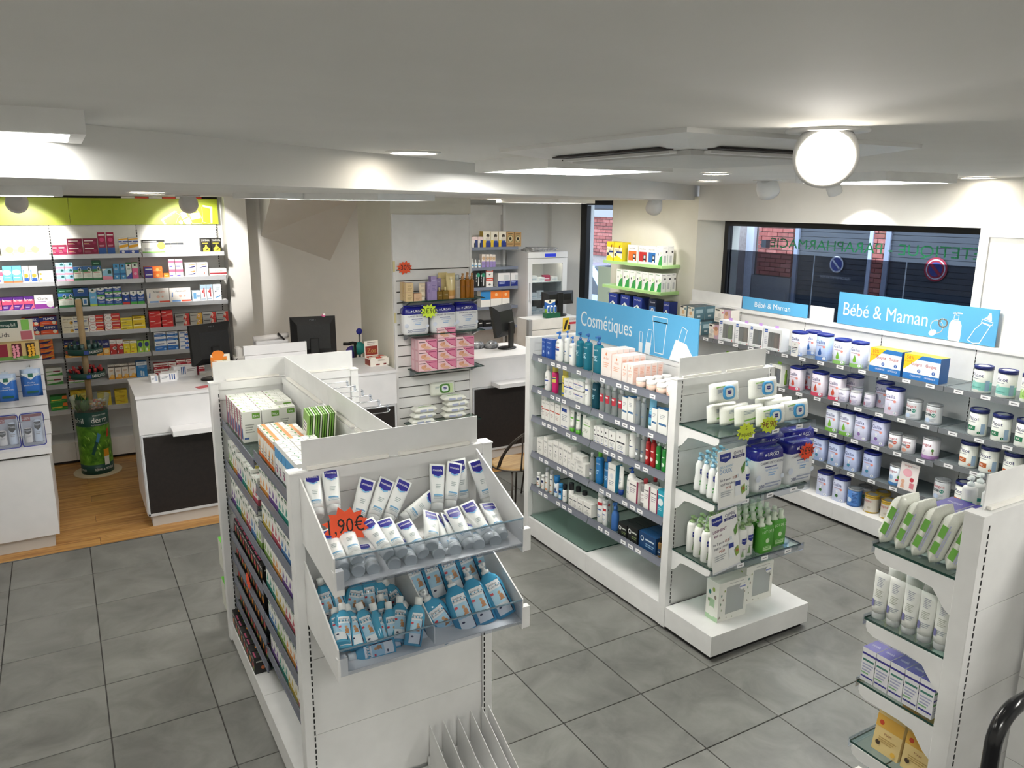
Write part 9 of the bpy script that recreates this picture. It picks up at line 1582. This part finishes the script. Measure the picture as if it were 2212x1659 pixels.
for x in (-.045, .0, .045): mb = MB(); mb.lathe([(.016, .045), (.018, .06), (.018, .11), (.010, .13)], P('d4dfe8', .4), 12, cx=x, sy=.7); decal(mb, [('r', .1, .1, .9, .6, '2c62b0')], .036, .11, type('T', (), {'curved': True, '__call__': lambda s, u, v, q, x=x: (x+(.018+q)*math.sin((u-.018)/.018), -(.018*.7+q)*math.cos((u-.018)/.018), .05+v)})()); ob('inhaler', mb.mesh('inhaler'), vd)
card('gift_card_sign', 'yellow and black gift sign below the till monitor', .24, .15, (2.66, 4.545, .945), (0, 0, 0), [('r', 0, 0, .35, 1, 'e8cc4c'), ('p', [(.05, .1), (.18, .15), (.3, .85), (.16, .8)], '2a2420'), ('t', 'BICARE GIFT', .62, .8, .12, '6a6a74', .6), ('r', .35, .5, 1, .66, 'c8384c'), ('r', .3, .1, .42, .46, '20201e')], 'd6d6da', 'sign')
card('white_card', 'plain white card leaning by the gift sign', .16, .14, (2.78, 4.535, .93), (0, .1, 0), [], 'f0ece8')
for k in range(3):
    mb = MB(); mb.lathe([(.001, 0), (.10, .0), (.11, .02), (.07, .055), (.001, .065)], surface('crumpled_film', '2a2b2e', 'b9bbc0', 30, .2, 4, .9, 20), 14, sy=.6); o = ob('bagged_accessory', mb.mesh('bagged_accessory')); o.location = (1.02+.15*k, 3.95+.03*(k % 2), .966); o.rotation_euler = (0, 0, .4*k); tag(o, '%s black item in clear film from left on the second counter' % ORD[k], 'bagged item', 'bagged items on the second counter')
put('osm', .06, .05, .05, (.905, 3.60, .966), .1, 'lower, at the second counter left end'); put('osm', .06, .05, .05, (.905, 3.60, 1.017), .1, 'upper, at the second counter left end')
# ---- bistro chairs
def chair(label, loc, rz):
    t = thing('bistro_chair', label, 'chair', loc, rz, 'wire bistro chairs'); IR = P('4a443f', .35, .6); zs_ = .405; R_ = .175
    mb = MB(); mb.lathe([(R_-.004, zs_-.012), (R_, zs_-.006), (R_, zs_+.008), (R_-.008, zs_+.014)], surface('seat_wood', 'a8834f', 'c7a56e', 5, .45, 5, stretch=(1, 7, 1)), 30); ob('seat', mb.mesh('seat'), t)
    mb = MB(); mb.tube([((R_+.006)*math.cos(2*PI*k/28), (R_+.006)*math.sin(2*PI*k/28), zs_-.002) for k in range(28)], .006, IR, 8, True); ob('seat_ring', mb.mesh('seat_ring'), t)
    for sx in (-1, 1):
        mb = MB(); mb.tube([(sx*.12, -.12, zs_-.01), (sx*.15, -.16, .005)], .0075, IR, 8); ob('leg', mb.mesh('leg'), t)
        mb = MB(); mb.tube([(sx*.12, .12, zs_-.01), (sx*.14, .16, .005)], .0075, IR, 8); ob('leg', mb.mesh('leg'), t)
    def hoop(rx, top, off):
        pts = []
        for k in range(15):
            a = PI*k/14; pts.append((rx*math.cos(a), -.02-.15*math.sin(a)-off*math.sin(a), zs_+.0+(top)*math.sin(a)**.8))
        return pts
    mb = MB(); mb.tube(hoop(R_+.006, .30, .02), .007, IR, 8); ob('back_hoop', mb.mesh('back_hoop'), t)
    mb = MB(); mb.tube(hoop(R_-.012, .275, .0), .006, IR, 8); ob('inner_hoop', mb.mesh('inner_hoop'), t)
    for x, f in ((-.06, .95), (.06, .95)): mb = MB(); mb.tube([(x*1.2, -.165, zs_), (x, -.165, zs_+.14), (x, -.166, zs_+.262)], .006, IR, 8); ob('back_rod', mb.mesh('back_rod'), t)
    return t
chair('round-seated wire bistro chair before the second counter', (.60, 2.26, 0), .15)
chair('second bistro chair, mostly hidden behind cosmetics shelves', (1.06, 2.52, 0), .5)
finish_labels()
